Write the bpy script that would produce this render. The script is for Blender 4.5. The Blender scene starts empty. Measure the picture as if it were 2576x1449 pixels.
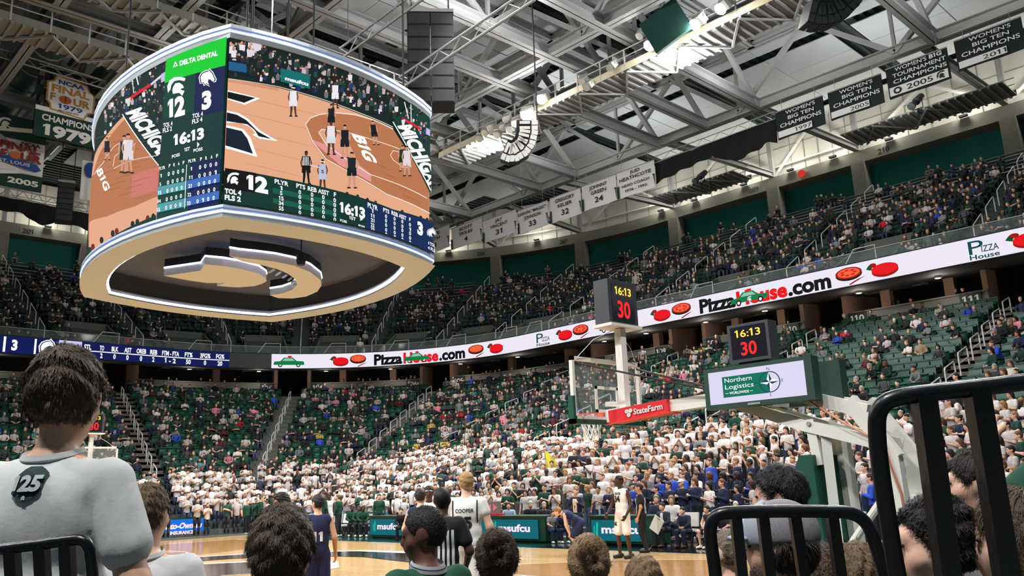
import bpy, math, random
import numpy as np
from mathutils import Vector, Matrix

random.seed(7)
RNG = np.random.default_rng(11)
SC = bpy.context.scene
COL = SC.collection
W_, H_ = 2576.0, 1449.0

# ---------------------------------------------------------------- camera
CAM = np.array([22.6388, -11.3887, 1.8784])
YAW, PITCH, ROLL, FPX = -0.80282, 0.22978, -0.03718, 2126.94
_f = np.array([math.sin(YAW) * math.cos(PITCH), math.cos(YAW) * math.cos(PITCH), math.sin(PITCH)])
_r0 = np.array([math.cos(YAW), -math.sin(YAW), 0.0]); _u0 = np.cross(_r0, _f)
_r = _r0 * math.cos(ROLL) + _u0 * math.sin(ROLL)
_u = -_r0 * math.sin(ROLL) + _u0 * math.cos(ROLL)
cam_data = bpy.data.cameras.new("camera")
cam_data.sensor_width = 36.0
cam_data.lens = FPX / W_ * 36.0
cam_data.clip_start = 0.05
cam_data.clip_end = 400.0
cam = bpy.data.objects.new("camera", cam_data)
COL.objects.link(cam)
mw = Matrix.Identity(4)
for i in range(3):
    mw[i][0], mw[i][1], mw[i][2], mw[i][3] = _r[i], _u[i], -_f[i], CAM[i]
cam.matrix_world = mw
SC.camera = cam

# ---------------------------------------------------------------- world, exposure
SC.view_settings.view_transform = 'Standard'
SC.view_settings.look = 'None'
SC.view_settings.exposure = 0.0
SC.view_settings.gamma = 1.0
SC.view_settings.use_curve_mapping = False
world = bpy.data.worlds.new("hall_air")
SC.world = world
world.use_nodes = True
world.node_tree.nodes["Background"].inputs[0].default_value = (0.55, 0.86, 0.92, 1)
world.node_tree.nodes["Background"].inputs[1].default_value = 0.09
SC.cycles.max_bounces = 4
SC.cycles.diffuse_bounces = 2
SC.cycles.glossy_bounces = 2
SC.cycles.transmission_bounces = 2
SC.cycles.transparent_max_bounces = 8
SC.cycles.sample_clamp_indirect = 3.0
SC.cycles.use_denoising = True
SC.cycles.use_adaptive_sampling = True
SC.cycles.adaptive_threshold = 0.2
SC.cycles.caustics_reflective = False
SC.cycles.caustics_refractive = False

def flood(loc, target, energy, size=1.2, spread=150, color=(1, 0.985, 0.965), name="flood_light"):
    l = bpy.data.lights.new(name, 'AREA')
    l.shape = 'DISK'; l.size = size; l.energy = energy; l.color = color
    l.spread = math.radians(spread)
    o = bpy.data.objects.new(name, l); COL.objects.link(o)
    o.location = loc
    o.rotation_euler = (Vector(target) - Vector(loc)).to_track_quat('-Z', 'Y').to_euler()
    return o

def glow(loc, energy, radius=0.4, color=(1, 0.98, 0.95), name="lamp_light"):
    l = bpy.data.lights.new(name, 'POINT')
    l.energy = energy; l.shadow_soft_size = radius; l.color = color
    o = bpy.data.objects.new(name, l); COL.objects.link(o); o.location = loc
    return o

# court floods hung along the catwalks on both sides and both ends of the floor
for x in (-15, -8, -1, 6, 13):
    flood((x, 19.5, 20.6), (x * 0.5, 2.5, 0), 1150, spread=105)
    flood((x, -19.5, 20.6), (x * 0.5, -2.0, 0), 1150, spread=105)
flood((-19, 8, 20.6), (-4, 1, 0), 900, spread=105)
flood((-19, -8, 20.6), (-4, -1, 0), 900, spread=105)
flood((24, 0, 20.6), (6, 3, 0), 1100, spread=120)
# floods turned onto the lower seating
for x in (-14, -4, 6):
    flood((x, 2.0, 21.0), (x, 19, 3), 520, spread=75)
flood((-4, 3.0, 21.0), (-25, 12, 3), 620, spread=75)
flood((24, -16, 20.0), (21, -8, 1.5), 800, spread=90)
# fill lights without fixtures, added to brighten roof, trusses and banners
for x, y, e in ((-12, 20.9, 950), (2, 20.9, 1200), (12, 20.9, 1100), (-2, 10, 900), (8, 4, 900), (-16, 4, 300), (-20, 17, 500)):
    glow((x, y, 21.2), e, 0.6, (1.0, 0.99, 0.98), "roof_fill_light")
for x, y, e in ((-12, 27, 300), (2, 27, 340), (13, 27, 300), (-2, 12.5, 260), (4, 12.5, 260), (-12, 12.5, 220), (-22, 12, 160), (5, 37, 260), (-12, 37, 260), (-24, 27, 160)):
    flood((x, y, 22.4), (x, y, 28), e, 1.2, 175, (1.0, 0.99, 0.98), "roof_up_fill")  # upward fill added in the open bays to lift the ceiling, no fixtures

# ---------------------------------------------------------------- pixel -> world helpers used to measure the photograph
def ray(x, y):
    d = _f * FPX + _r * (x - W_ / 2) - _u * (y - H_ / 2)
    return d / np.linalg.norm(d)
def at_z(x, y, z):
    d = ray(x, y); return CAM + d * (z - CAM[2]) / d[2]
def at_y(x, y, Y):
    d = ray(x, y); return CAM + d * (Y - CAM[1]) / d[1]
def at_x(x, y, X):
    d = ray(x, y); return CAM + d * (X - CAM[0]) / d[0]
def at_d(x, y, depth):
    d = _f * FPX + _r * (x - W_ / 2) - _u * (y - H_ / 2)
    return CAM + d * depth / FPX
def project(P):
    d = np.asarray(P, float) - CAM
    z = d @ _f
    return W_ / 2 + FPX * (d @ _r) / z, H_ / 2 - FPX * (d @ _u) / z, z

# ---------------------------------------------------------------- materials
def lin(c):
    c = [v / 255.0 for v in c]
    return tuple((v / 12.92 if v <= 0.04045 else ((v + 0.055) / 1.055) ** 2.4) for v in c) + (1.0,)
_mats = {}
def M(name, rgb, rough=0.6, metal=0.0, emit=0.0, noise=None, bump=None, alpha=1.0, coat=0.0, spec=0.5):
    """principled material with an optional procedural colour variation (scale, amount) and bump (scale, strength)"""
    if name in _mats:
        return _mats[name]
    m = bpy.data.materials.new(name); m.use_nodes = True
    nt = m.node_tree; b = nt.nodes["Principled BSDF"]
    c = lin(rgb)
    b.inputs["Base Color"].default_value = c
    b.inputs["Roughness"].default_value = rough
    b.inputs["Metallic"].default_value = metal
    b.inputs["Specular IOR Level"].default_value = spec
    if coat: b.inputs["Coat Weight"].default_value = coat; b.inputs["Coat Roughness"].default_value = 0.08
    if emit:
        b.inputs["Emission Color"].default_value = c
        b.inputs["Emission Strength"].default_value = emit
        b.inputs["Base Color"].default_value = (0.01, 0.01, 0.01, 1)
        b.inputs["Specular IOR Level"].default_value = 0.0
    if alpha < 1: b.inputs["Alpha"].default_value = alpha
    tc = None
    if noise or bump:
        tc = nt.nodes.new("ShaderNodeTexCoord")
    if noise:
        n = nt.nodes.new("ShaderNodeTexNoise"); n.inputs["Scale"].default_value = noise[0]; n.inputs["Detail"].default_value = 5
        nt.links.new(tc.outputs["Object"], n.inputs["Vector"])
        mx = nt.nodes.new("ShaderNodeMix"); mx.data_type = 'RGBA'
        k = noise[1]
        mx.inputs[6].default_value = tuple(v * (1 - k) for v in c[:3]) + (1,)
        mx.inputs[7].default_value = tuple(min(1, v * (1 + k)) for v in c[:3]) + (1,)
        nt.links.new(n.outputs["Fac"], mx.inputs[0])
        nt.links.new(mx.outputs[2], b.inputs["Emission Color" if emit else "Base Color"])
    if bump:
        n = nt.nodes.new("ShaderNodeTexNoise"); n.inputs["Scale"].default_value = bump[0]; n.inputs["Detail"].default_value = 4
        nt.links.new(tc.outputs["Object"], n.inputs["Vector"])
        bp = nt.nodes.new("ShaderNodeBump"); bp.inputs["Strength"].default_value = bump[1]; bp.inputs["Distance"].default_value = 0.02
        nt.links.new(n.outputs["Fac"], bp.inputs["Height"]); nt.links.new(bp.outputs["Normal"], b.inputs["Normal"])
    _mats[name] = m
    return m

def tint_mat(name, rough, bump=None, spec=0.4, sub=0.0, var=0.12, scale=9.0):
    """material whose colour is the object's own colour property, with procedural variation"""
    if name in _mats: return _mats[name]
    m = bpy.data.materials.new(name); m.use_nodes = True
    nt = m.node_tree; b = nt.nodes["Principled BSDF"]
    oi = nt.nodes.new("ShaderNodeObjectInfo")
    tc = nt.nodes.new("ShaderNodeTexCoord")
    n = nt.nodes.new("ShaderNodeTexNoise"); n.inputs["Scale"].default_value = scale; n.inputs["Detail"].default_value = 4
    nt.links.new(tc.outputs["Object"], n.inputs["Vector"])
    mr = nt.nodes.new("ShaderNodeMapRange"); mr.inputs[3].default_value = 1 - var; mr.inputs[4].default_value = 1 + var
    nt.links.new(n.outputs["Fac"], mr.inputs[0])
    vm = nt.nodes.new("ShaderNodeVectorMath"); vm.operation = 'SCALE'
    nt.links.new(oi.outputs["Color"], vm.inputs[0]); nt.links.new(mr.outputs[0], vm.inputs[3])
    nt.links.new(vm.outputs[0], b.inputs["Base Color"])
    b.inputs["Roughness"].default_value = rough
    b.inputs["Specular IOR Level"].default_value = spec
    if sub:
        b.inputs["Subsurface Weight"].default_value = sub
        b.inputs["Subsurface Radius"].default_value = (0.02, 0.008, 0.004)
    if bump:
        n2 = nt.nodes.new("ShaderNodeTexNoise"); n2.inputs["Scale"].default_value = bump[0]; n2.inputs["Detail"].default_value = 5
        nt.links.new(tc.outputs["Object"], n2.inputs["Vector"])
        bp = nt.nodes.new("ShaderNodeBump"); bp.inputs["Strength"].default_value = bump[1]; bp.inputs["Distance"].default_value = 0.01
        nt.links.new(n2.outputs["Fac"], bp.inputs["Height"]); nt.links.new(bp.outputs["Normal"], b.inputs["Normal"])
    _mats[name] = m
    return m

def attr_mat(name, rough=0.75):
    m = bpy.data.materials.new(name); m.use_nodes = True
    nt = m.node_tree; b = nt.nodes["Principled BSDF"]
    a = nt.nodes.new("ShaderNodeAttribute"); a.attribute_name = "tint"
    tc = nt.nodes.new("ShaderNodeTexCoord")
    n = nt.nodes.new("ShaderNodeTexNoise"); n.inputs["Scale"].default_value = 14; n.inputs["Detail"].default_value = 3
    nt.links.new(tc.outputs["Object"], n.inputs["Vector"])
    mr = nt.nodes.new("ShaderNodeMapRange"); mr.inputs[3].default_value = 0.8; mr.inputs[4].default_value = 1.2
    nt.links.new(n.outputs["Fac"], mr.inputs[0])
    vm = nt.nodes.new("ShaderNodeVectorMath"); vm.operation = 'SCALE'
    nt.links.new(a.outputs["Color"], vm.inputs[0]); nt.links.new(mr.outputs[0], vm.inputs[3])
    nt.links.new(vm.outputs[0], b.inputs["Base Color"])
    b.inputs["Roughness"].default_value = rough
    return m

# ---------------------------------------------------------------- object helpers
_ONES = "zeroth first second third fourth fifth sixth seventh eighth ninth tenth eleventh twelfth thirteenth fourteenth fifteenth sixteenth seventeenth eighteenth nineteenth twentieth".split()
_TENS = {2: "twenty", 3: "thirty", 4: "forty", 5: "fifty", 6: "sixty", 7: "seventy"}
def nth(n):
    if n <= 20: return _ONES[n]
    a, b = divmod(n, 10)
    return _TENS[a] + "-" + _ONES[b] if b else _TENS[a][:-1] + "ieth"
def tag(o, label=None, cat=None, group=None, kind=None):
    if label: o["label"] = label
    if cat: o["category"] = cat
    if group: o["group"] = group
    if kind: o["kind"] = kind
    return o
def thing(name, label, cat, loc=(0, 0, 0), rz=0.0, group=None):
    o = bpy.data.objects.new(name, None); COL.objects.link(o)
    o.empty_display_size = 0.2
    o.location = loc; o.rotation_euler = (0, 0, rz)
    return tag(o, label, cat, group)
def wloc(o):
    p = np.zeros(3)
    while o is not None:
        p += np.array(o.location); o = o.parent
    return p
def mesh_obj(name, me, parent=None, world_coords=False):
    o = bpy.data.objects.new(name, me); COL.objects.link(o)
    if parent is not None:
        o.parent = parent
    return o
def np_mesh(name, V, F, mats, mi=None, smooth=False):
    """F: (n,3) or (n,4) int array, or list of index lists"""
    me = bpy.data.meshes.new(name)
    V = np.asarray(V, np.float32)
    if isinstance(F, np.ndarray):
        n, k = F.shape
        me.vertices.add(len(V)); me.vertices.foreach_set("co", V.ravel())
        me.loops.add(n * k); me.loops.foreach_set("vertex_index", F.astype(np.int32).ravel())
        me.polygons.add(n); me.polygons.foreach_set("loop_start", np.arange(0, n * k, k, dtype=np.int32))
        try: me.polygons.foreach_set("loop_total", np.full(n, k, np.int32))
        except Exception: pass
    else:
        me.from_pydata(V.tolist(), [], F)
    for m in (mats if isinstance(mats, (list, tuple)) else [mats]): me.materials.append(m)
    if mi is not None: me.polygons.foreach_set("material_index", np.asarray(mi, np.int32))
    if smooth: me.polygons.foreach_set("use_smooth", np.ones(len(me.polygons), bool))
    me.update(calc_edges=True); me.validate()
    return me

class MB:
    """collects shapes in world (or thing-local) coordinates; build() makes ONE mesh object"""
    def __init__(self): self.v = []; self.f = []; self.m = []; self.cur = 0
    def add(self, V, F):
        o = len(self.v); self.v.extend([tuple(map(float, q)) for q in V])
        for f in F: self.f.append([i + o for i in f]); self.m.append(self.cur)
        return self
    def box(self, c, s, ax=None):
        """centre, full size, optional 3 axes (rows)"""
        c = np.array(c, float); s = np.array(s, float) / 2
        A = np.eye(3) if ax is None else np.array(ax, float)
        V = [c + A[0] * sx * s[0] + A[1] * sy * s[1] + A[2] * sz * s[2] for sz in (-1, 1) for sy in (-1, 1) for sx in (-1, 1)]
        return self.add(V, [[0, 2, 3, 1], [4, 5, 7, 6], [0, 1, 5, 4], [2, 6, 7, 3], [0, 4, 6, 2], [1, 3, 7, 5]])
    def lo(self, a, b):
        a = np.array(a, float); b = np.array(b, float); return self.box((a + b) / 2, np.abs(b - a))
    def beam(self, p, q, w, h, up=(0, 0, 1)):
        p = np.array(p, float); q = np.array(q, float); d = q - p; L = np.linalg.norm(d)
        if L < 1e-6: return self
        d /= L; up = np.array(up, float); s = np.cross(d, up)
        if np.linalg.norm(s) < 1e-4: s = np.cross(d, np.array([1.0, 0, 0]))
        s /= np.linalg.norm(s); u = np.cross(s, d)
        return self.box((p + q) / 2, (L, w, h), (d, s, u))
    def ibeam(self, p, q, w, h, t=0.03, up=(0, 0, 1)):
        p = np.array(p, float); q = np.array(q, float); d = q - p; L = np.linalg.norm(d); d /= L
        up = np.array(up, float); s = np.cross(d, up); s /= np.linalg.norm(s); u = np.cross(s, d)
        c = (p + q) / 2
        self.box(c, (L, t, h), (d, s, u)); self.box(c + u * (h - t) / 2, (L, w, t), (d, s, u))
        return self.box(c - u * (h - t) / 2, (L, w, t), (d, s, u))
    def tube(self, pts, r, n=8, cap=True):
        pts = [np.array(q, float) for q in pts]; k = len(pts)
        rs = r if isinstance(r, (list, tuple, np.ndarray)) else [r] * k
        t0 = pts[1] - pts[0]; a = np.array([0, 0, 1.0])
        if abs(t0[2]) > 0.9 * np.linalg.norm(t0): a = np.array([1.0, 0, 0])
        s = np.cross(t0, a); s /= np.linalg.norm(s)
        V = []
        for i, q in enumerate(pts):
            t = pts[min(i + 1, k - 1)] - pts[max(i - 1, 0)]; t /= (np.linalg.norm(t) + 1e-12)
            s = s - t * (s @ t); s /= (np.linalg.norm(s) + 1e-12); u = np.cross(t, s)
            for j in range(n):
                an = 2 * math.pi * j / n; V.append(q + (s * math.cos(an) + u * math.sin(an)) * rs[i])
        F = [[i * n + j, i * n + (j + 1) % n, (i + 1) * n + (j + 1) % n, (i + 1) * n + j] for i in range(k - 1) for j in range(n)]
        if cap: F += [list(range(n))[::-1], [(k - 1) * n + j for j in range(n)]]
        return self.add(V, F)
    def sweep(self, pts, prof, up=(0, 0, 1), closed=False, cap=True, outs=None):
        """sweep a 2-D profile (out, up) along a polyline; out = right-hand side of travel unless outs given"""
        pts = [np.array(q, float) for q in pts]; k = len(pts); n = len(prof); up = np.array(up, float); V = []
        for i, q in enumerate(pts):
            if closed: t = pts[(i + 1) % k] - pts[i - 1]
            else: t = pts[min(i + 1, k - 1)] - pts[max(i - 1, 0)]
            if outs is not None: s = np.array(outs[i], float)
            else:
                s = np.cross(t, up); s /= np.linalg.norm(s)
            for a, b in prof: V.append(q + s * a + up * b)
        F = []
        for i in range(k if closed else k - 1):
            i2 = (i + 1) % k
            for j in range(n):
                j2 = (j + 1) % n
                F.append([i * n + j, i2 * n + j, i2 * n + j2, i * n + j2])
        if cap and not closed: F += [list(range(n)), [(k - 1) * n + j for j in range(n)][::-1]]
        return self.add(V, F)
    def prism(self, poly, depth, fr):
        """2-D polygon extruded; fr = (origin, xaxis, yaxis); extruded along x cross y by depth"""
        o, x, y = [np.array(q, float) for q in fr]; z = np.cross(x, y); n = len(poly)
        V = [o + x * a + y * b for a, b in poly] + [o + x * a + y * b + z * depth for a, b in poly]
        F = [list(range(n))[::-1], [n + j for j in range(n)]] + [[j, (j + 1) % n, n + (j + 1) % n, n + j] for j in range(n)]
        return self.add(V, F)
    def lathe(self, prof, c=(0, 0, 0), n=16, axis=(0, 0, 1)):
        ax = np.array(axis, float); ax /= np.linalg.norm(ax)
        s = np.cross(ax, [1, 0, 0]) if abs(ax[0]) < 0.9 else np.cross(ax, [0, 1, 0]); s /= np.linalg.norm(s); u = np.cross(ax, s)
        c = np.array(c, float); V = []
        for r, h in prof:
            for j in range(n):
                an = 2 * math.pi * j / n; V.append(c + ax * h + (s * math.cos(an) + u * math.sin(an)) * r)
        F = [[i * n + j, i * n + (j + 1) % n, (i + 1) * n + (j + 1) % n, (i + 1) * n + j] for i in range(len(prof) - 1) for j in range(n)]
        F += [list(range(n))[::-1], [(len(prof) - 1) * n + j for j in range(n)]]
        return self.add(V, F)
    def mesh(self, name, mats, off=(0, 0, 0), smooth=False):
        V = np.array(self.v, np.float32) - np.array(off, np.float32)
        me = bpy.data.meshes.new(name); me.from_pydata(V.tolist(), [], self.f)
        for m in (mats if isinstance(mats, (list, tuple)) else [mats]): me.materials.append(m)
        if max(self.m) > 0: me.polygons.foreach_set("material_index", self.m)
        if smooth:
            me.polygons.foreach_set("use_smooth", np.ones(len(me.polygons), bool))
            try: me.set_sharp_from_angle(angle=math.radians(40))
            except Exception: pass
        me.update()
        return me
    def build(self, name, mats, parent=None, local=False, smooth=False):
        off = (0, 0, 0) if (parent is None or local) else wloc(parent)
        o = bpy.data.objects.new(name, self.mesh(name, mats, off, smooth)); COL.objects.link(o)
        if parent is not None: o.parent = parent
        return o

def copy_tree(o, parent=None):
    c = o.copy(); COL.objects.link(c); c.parent = parent
    for ch in o.children: copy_tree(ch, c)
    return c

# ---------------------------------------------------------------- flat text and pictures on surfaces
_tc = {}
def _raw(s, bold, spacing):
    cu = bpy.data.curves.new("t", 'FONT'); cu.body = s; cu.size = 1.0; cu.offset = bold; cu.space_character = spacing
    cu.resolution_u = 3
    ob = bpy.data.objects.new("t", cu)
    me = bpy.data.meshes.new_from_object(ob)
    V = np.zeros(len(me.vertices) * 3); me.vertices.foreach_get("co", V); V = V.reshape(-1, 3)[:, :2] / 0.729
    F = [list(q.vertices) for q in me.polygons]
    bpy.data.objects.remove(ob); bpy.data.curves.remove(cu); bpy.data.meshes.remove(me)
    return V, F
def text2d(s, bold=0.0, spacing=1.0):
    """unit-height (cap height 1) text outline triangulated: verts (n,2), faces; x starts at 0.  The figure one gets a flag and a stem."""
    key = (s, bold, spacing)
    if key in _tc: return _tc[key]
    if '1' not in s: V, F = _raw(s, bold, spacing)
    else:
        h0 = _raw("H", 0, spacing)[0][:, 0].max(); V = np.zeros((0, 2)); F = []; x = 0.0; i = 0
        st = .15 + 2 * bold
        while i < len(s):
            if s[i] == '1':
                G = [(.30 - st / 2, 0), (.30 + st / 2, 0), (.30 + st / 2, 1), (.30 - st * .35, 1), (.05, .84), (.05, .84 - st * .8), (.30 - st / 2, .84 - st * .2)]
                F += [[len(V) + q for q in t] for t in tri2d(G)]; V = np.concatenate([V, np.array(G) + (x, 0)]); x += .58 * spacing; i += 1
            else:
                j = i
                while j < len(s) and s[j] != '1': j += 1
                run = s[i:j]
                if run.strip():
                    v, f = _raw(run, bold, spacing); F += [[len(V) + q for q in t] for t in f]; V = np.concatenate([V, v + (x, 0)])
                x += _raw(run + "H", 0, spacing)[0][:, 0].max() - h0; i = j
    if len(V): V = V.copy(); V[:, 0] -= V[:, 0].min()
    _tc[key] = (V, F)
    return V, F

class Surf:
    """maps flat picture coordinates (u right, v up, metres) onto a surface; fn(u, v, lift) -> xyz"""
    def __init__(self, fn): self.fn = fn
    def put(self, name, V2, F, mat, parent, lift=0.01, maxlen=None):
        V2 = np.asarray(V2, float)
        if maxlen: V2, F = refine(V2, F, maxlen)
        P = np.array([self.fn(a, b, lift) for a, b in V2]) - wloc(parent)
        me = bpy.data.meshes.new(name); me.from_pydata(P.tolist(), [], F); me.materials.append(mat); me.update()
        o = bpy.data.objects.new(name, me); COL.objects.link(o); o.parent = parent
        return o
    def text(self, s, u, v, h, mat, parent, w=None, align='C', bold=0.02, lift=0.015, shear=0.0, name="lettering", maxlen=None):
        V, F = text2d(s, bold)
        V = V.copy() * h
        wd = V[:, 0].max()
        if w: V[:, 0] *= w / wd; wd = w
        V[:, 0] += V[:, 1] * shear
        V[:, 0] += u - (wd / 2 if align == 'C' else (wd if align == 'R' else 0)); V[:, 1] += v
        return self.put(name, V, F, mat, parent, lift, maxlen)
    def rect(self, u0, v0, u1, v1, mat, parent, lift=0.006, name="panel", step=None):
        nu = max(1, int(math.ceil(abs(u1 - u0) / step))) if step else 1
        V = []; F = []
        for i in range(nu + 1):
            u = u0 + (u1 - u0) * i / nu; V += [(u, v0), (u, v1)]
        for i in range(nu): F.append([2 * i, 2 * i + 2, 2 * i + 3, 2 * i + 1])
        return self.put(name, V, F, mat, parent, lift)
    def poly(self, pts, mat, parent, lift=0.008, name="shape", maxlen=None):
        return self.put(name, pts, tri2d(pts), mat, parent, lift, maxlen)

def tri2d(pts):
    from mathutils.geometry import tessellate_polygon
    t = tessellate_polygon([[Vector((a, b, 0)) for a, b in pts]])
    out = []
    for a, b, c in t:
        A, B, C = pts[a], pts[b], pts[c]
        if (B[0] - A[0]) * (C[1] - A[1]) - (B[1] - A[1]) * (C[0] - A[0]) < 0: a, c = c, a
        out.append([a, b, c])
    return out
def refine(V, F, L):
    V = [tuple(q) for q in V]; T = []
    for f in F:
        for i in range(1, len(f) - 1): T.append((f[0], f[i], f[i + 1]))
    for _ in range(8):
        cache = {}; out = []; ch = False
        def mid(a, b):
            k = (min(a, b), max(a, b))
            if k not in cache:
                V.append(((V[a][0] + V[b][0]) / 2, (V[a][1] + V[b][1]) / 2)); cache[k] = len(V) - 1
            return cache[k]
        def ln(a, b): return math.hypot(V[a][0] - V[b][0], V[a][1] - V[b][1])
        for a, b, c in T:
            s = [(ln(a, b) > L), (ln(b, c) > L), (ln(c, a) > L)]
            if not any(s): out.append((a, b, c)); continue
            ch = True
            if all(s):
                x, y, z = mid(a, b), mid(b, c), mid(c, a); out += [(a, x, z), (x, b, y), (z, y, c), (x, y, z)]
            else:
                e = [(a, b, c), (b, c, a), (c, a, b)]
                n = sum(s)
                if n == 1:
                    p, q, r_ = e[s.index(True)]; x = mid(p, q); out += [(p, x, r_), (x, q, r_)]
                else:
                    i = s.index(False); p, q, r_ = e[i]      # edge p-q short
                    x, y = mid(q, r_), mid(r_, p); out += [(p, q, x), (p, x, y), (y, x, r_)]
        T = out
        if not ch: break
    return np.array(V), [list(t) for t in T]
def ell(cx, cy, rx, ry, n=20, a0=0, a1=2 * math.pi):
    full = abs(a1 - a0 - 2 * math.pi) < 1e-6
    k = n if full else n + 1
    return [(cx + rx * math.cos(a0 + (a1 - a0) * i / n), cy + ry * math.sin(a0 + (a1 - a0) * i / n)) for i in range(k)]
def flat(o, x, y):
    """surface on a plane with origin o and unit axes x (right) and y (up); lift goes along x cross y"""
    o, x, y = [np.array(q, float) for q in (o, x, y)]
    n = np.cross(x, y); n /= np.linalg.norm(n)
    return Surf(lambda a, b, l: o + x * a + y * b + n * l)
# ================================================================ arena shell
CX, CY = 18.0, 11.4                       # straight runs of the bowl end here; corners are round beyond
def plan(d, pos):
    """point at distance d outside the court edge; pos = (segment, value) -> (x, y), outward (nx, ny)"""
    s, v = pos[0], pos[1]; R = d - 3.67
    if s == 'A': return (-(CX + R), v), (-1.0, 0.0)
    if s == 'C': return (v, CY + R), (0.0, 1.0)
    a = math.radians(v); c, n = math.cos(a), math.sin(a)
    return ((-CX if s == 'B' else CX) + R * c, CY + R * n), (c, n)
def poss(a0=-14.0, step=3.0, dend=25):
    L = [('A', v) for v in np.linspace(a0, CY, int((CY - a0) / 2.5) + 1)]
    L += [('B', v) for v in np.arange(180 - step, 90.1, -step)]
    L += [('C', v) for v in np.linspace(-CX, CX, 19)[1:]]
    L += [('D', v) for v in np.arange(90 - step, dend, -step)]
    return L
POS = poss()
def ring(d, z, P=None):
    out = []; nn = []
    for q in (P or POS):
        (x, y), n = plan(d, q); out.append((x, y, z)); nn.append((n[0], n[1], 0.0))
    return out, nn
def strip(mb, prof, P=None):
    """open profile of (d, z) swept round the bowl"""
    P = P or POS; n = len(prof); V = []
    for q in P:
        for d, z in prof:
            (x, y), _ = plan(d, q); V.append((x, y, z))
    F = [[i * n + j, (i + 1) * n + j, (i + 1) * n + j + 1, i * n + j + 1] for i in range(len(P) - 1) for j in range(n - 1)]
    mb.add(V, F); return mb
def solid(mb, prof, P=None):
    """closed profile of (d, z) swept round the bowl, capped"""
    P = P or POS; n = len(prof); V = []
    for q in P:
        for d, z in prof:
            (x, y), _ = plan(d, q); V.append((x, y, z))
    F = [[i * n + j, (i + 1) * n + j, (i + 1) * n + (j + 1) % n, i * n + (j + 1) % n] for i in range(len(P) - 1) for j in range(n)]
    F += [list(range(n)), [(len(P) - 1) * n + j for j in range(n)][::-1]]
    mb.add(V, F); return mb
def span(p0, p1, k=6):
    return [(p0[0], v) for v in np.linspace(p0[1], p1[1], k)]

_l0, _l1 = np.array((-37.07, 21.97)), np.array((-22.3, 11.36))
_lt = _l0 + (_l1 - _l0) * np.linspace(-.1, 1, 60)[:, None] - np.array((-CX, CY)); _lr = np.hypot(_lt[:, 0], _lt[:, 1]); _la = np.degrees(np.arctan2(_lt[:, 1], _lt[:, 0])) % 360
def apos(a, d):
    """an aisle's place at distance d: the two end aisles run straight but slightly askew"""
    if len(a) < 3: return a
    if a[0] == 'A': return ('A', a[1] + a[2] * (d - 25.0))
    return ('B', float(min(179, np.interp(d - 3.67, _lr[::-1], _la[::-1]))))
AISLE_LO = [('A', 9.8, .2), ('B', 151, -1.0), ('B', 121), ('C', -17.0), ('C', -7.8), ('C', 1.3), ('C', 10.9)]
AISLE_UP = [('A', 4.4), ('A', 10.8), ('B', 164), ('B', 149.5), ('B', 134), ('B', 119.3), ('B', 105), ('B', 91), ('C', -8.9), ('C', 0.2), ('C', 10.0)]
TREAD_L, ROWS_L, D0_L = 0.844, 26, 3.4
def zl(i): return max(0.06, 0.30 + 0.429 * (D0_L + TREAD_L * i - 4.2))
TREAD_U, ROWS_U, D0_U = 0.80, 20, 22.0
def zu(i): return 11.35 + 0.4725 * i

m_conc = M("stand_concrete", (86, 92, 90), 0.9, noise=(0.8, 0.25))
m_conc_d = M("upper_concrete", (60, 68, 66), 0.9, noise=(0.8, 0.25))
m_wall = M("fascia_concrete", (120, 118, 116), 0.85, noise=(0.5, 0.2))
m_beamc = M("ring_beam_concrete", (128, 128, 118), 0.9, noise=(0.4, 0.25), bump=(3, 0.15))
m_teal = M("teal_wall_paint", (20, 118, 114), 0.7, noise=(0.3, 0.12))
m_white_pan = M("white_wall_panel", (205, 205, 198), 0.7, noise=(0.2, 0.08))
m_ceil = M("acoustic_panel", (196, 202, 205), 0.85, noise=(0.3, 0.06))
m_deck = M("dark_roof_deck", (26, 36, 38), 0.8)
m_steel = M("pale_grey_steel_paint", (158, 160, 160), 0.55, noise=(0.6, 0.08))
m_steel_d = M("catwalk_steel", (150, 148, 140), 0.6, noise=(0.6, 0.1))
m_rail = M("white_rail_paint", (215, 215, 212), 0.4)
m_dark = M("dark_interior", (18, 24, 30), 0.8)
m_tan = M("tan_column_paint", (150, 120, 100), 0.8, noise=(1, 0.1))
m_black = M("black_cloth", (10, 14, 18), 0.95, bump=(4, 0.3))
m_glass = M("clear_glass", (200, 220, 220), 0.05, alpha=0.06, spec=0.5)

# floor slab under everything
b = MB(); b.lo((-60, -40, -0.3), (45, 60, -0.012))
tag(b.build("floor", M("hall_floor_concrete", (60, 62, 62), 0.6, noise=(0.3, 0.2))), kind="structure")

# lower stand: stepped concrete
prof = [(D0_L, 0.0)]
for i in range(ROWS_L):
    prof += [(D0_L + TREAD_L * i, zl(i)), (D0_L + TREAD_L * (i + 1), zl(i))]
prof += [(25.6, 9.32)]
b = MB(); strip(b, prof)
tag(b.build("stand_lower", m_conc), kind="structure")
# upper stand
prof = [(21.55, 11.2)]
for i in range(ROWS_U):
    prof += [(D0_U + TREAD_U * i, zu(i)), (D0_U + TREAD_U * (i + 1), zu(i))]
prof += [(39.8, zu(ROWS_U - 1))]
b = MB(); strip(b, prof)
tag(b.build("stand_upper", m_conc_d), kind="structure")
# underside of the balcony, loge deck and its back wall
b = MB(); solid(b, [(21.45, 10.9), (30.5, 11.9), (30.5, 12.2), (21.45, 11.2)])
tag(b.build("ceiling_loge", M("loge_soffit", (70, 66, 64), 0.8)), kind="structure")
b = MB(); strip(b, [(25.5, 9.45), (30.2, 9.45), (30.2, 12.2)])
tag(b.build("wall_loge_back", m_dark), kind="structure")
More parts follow.
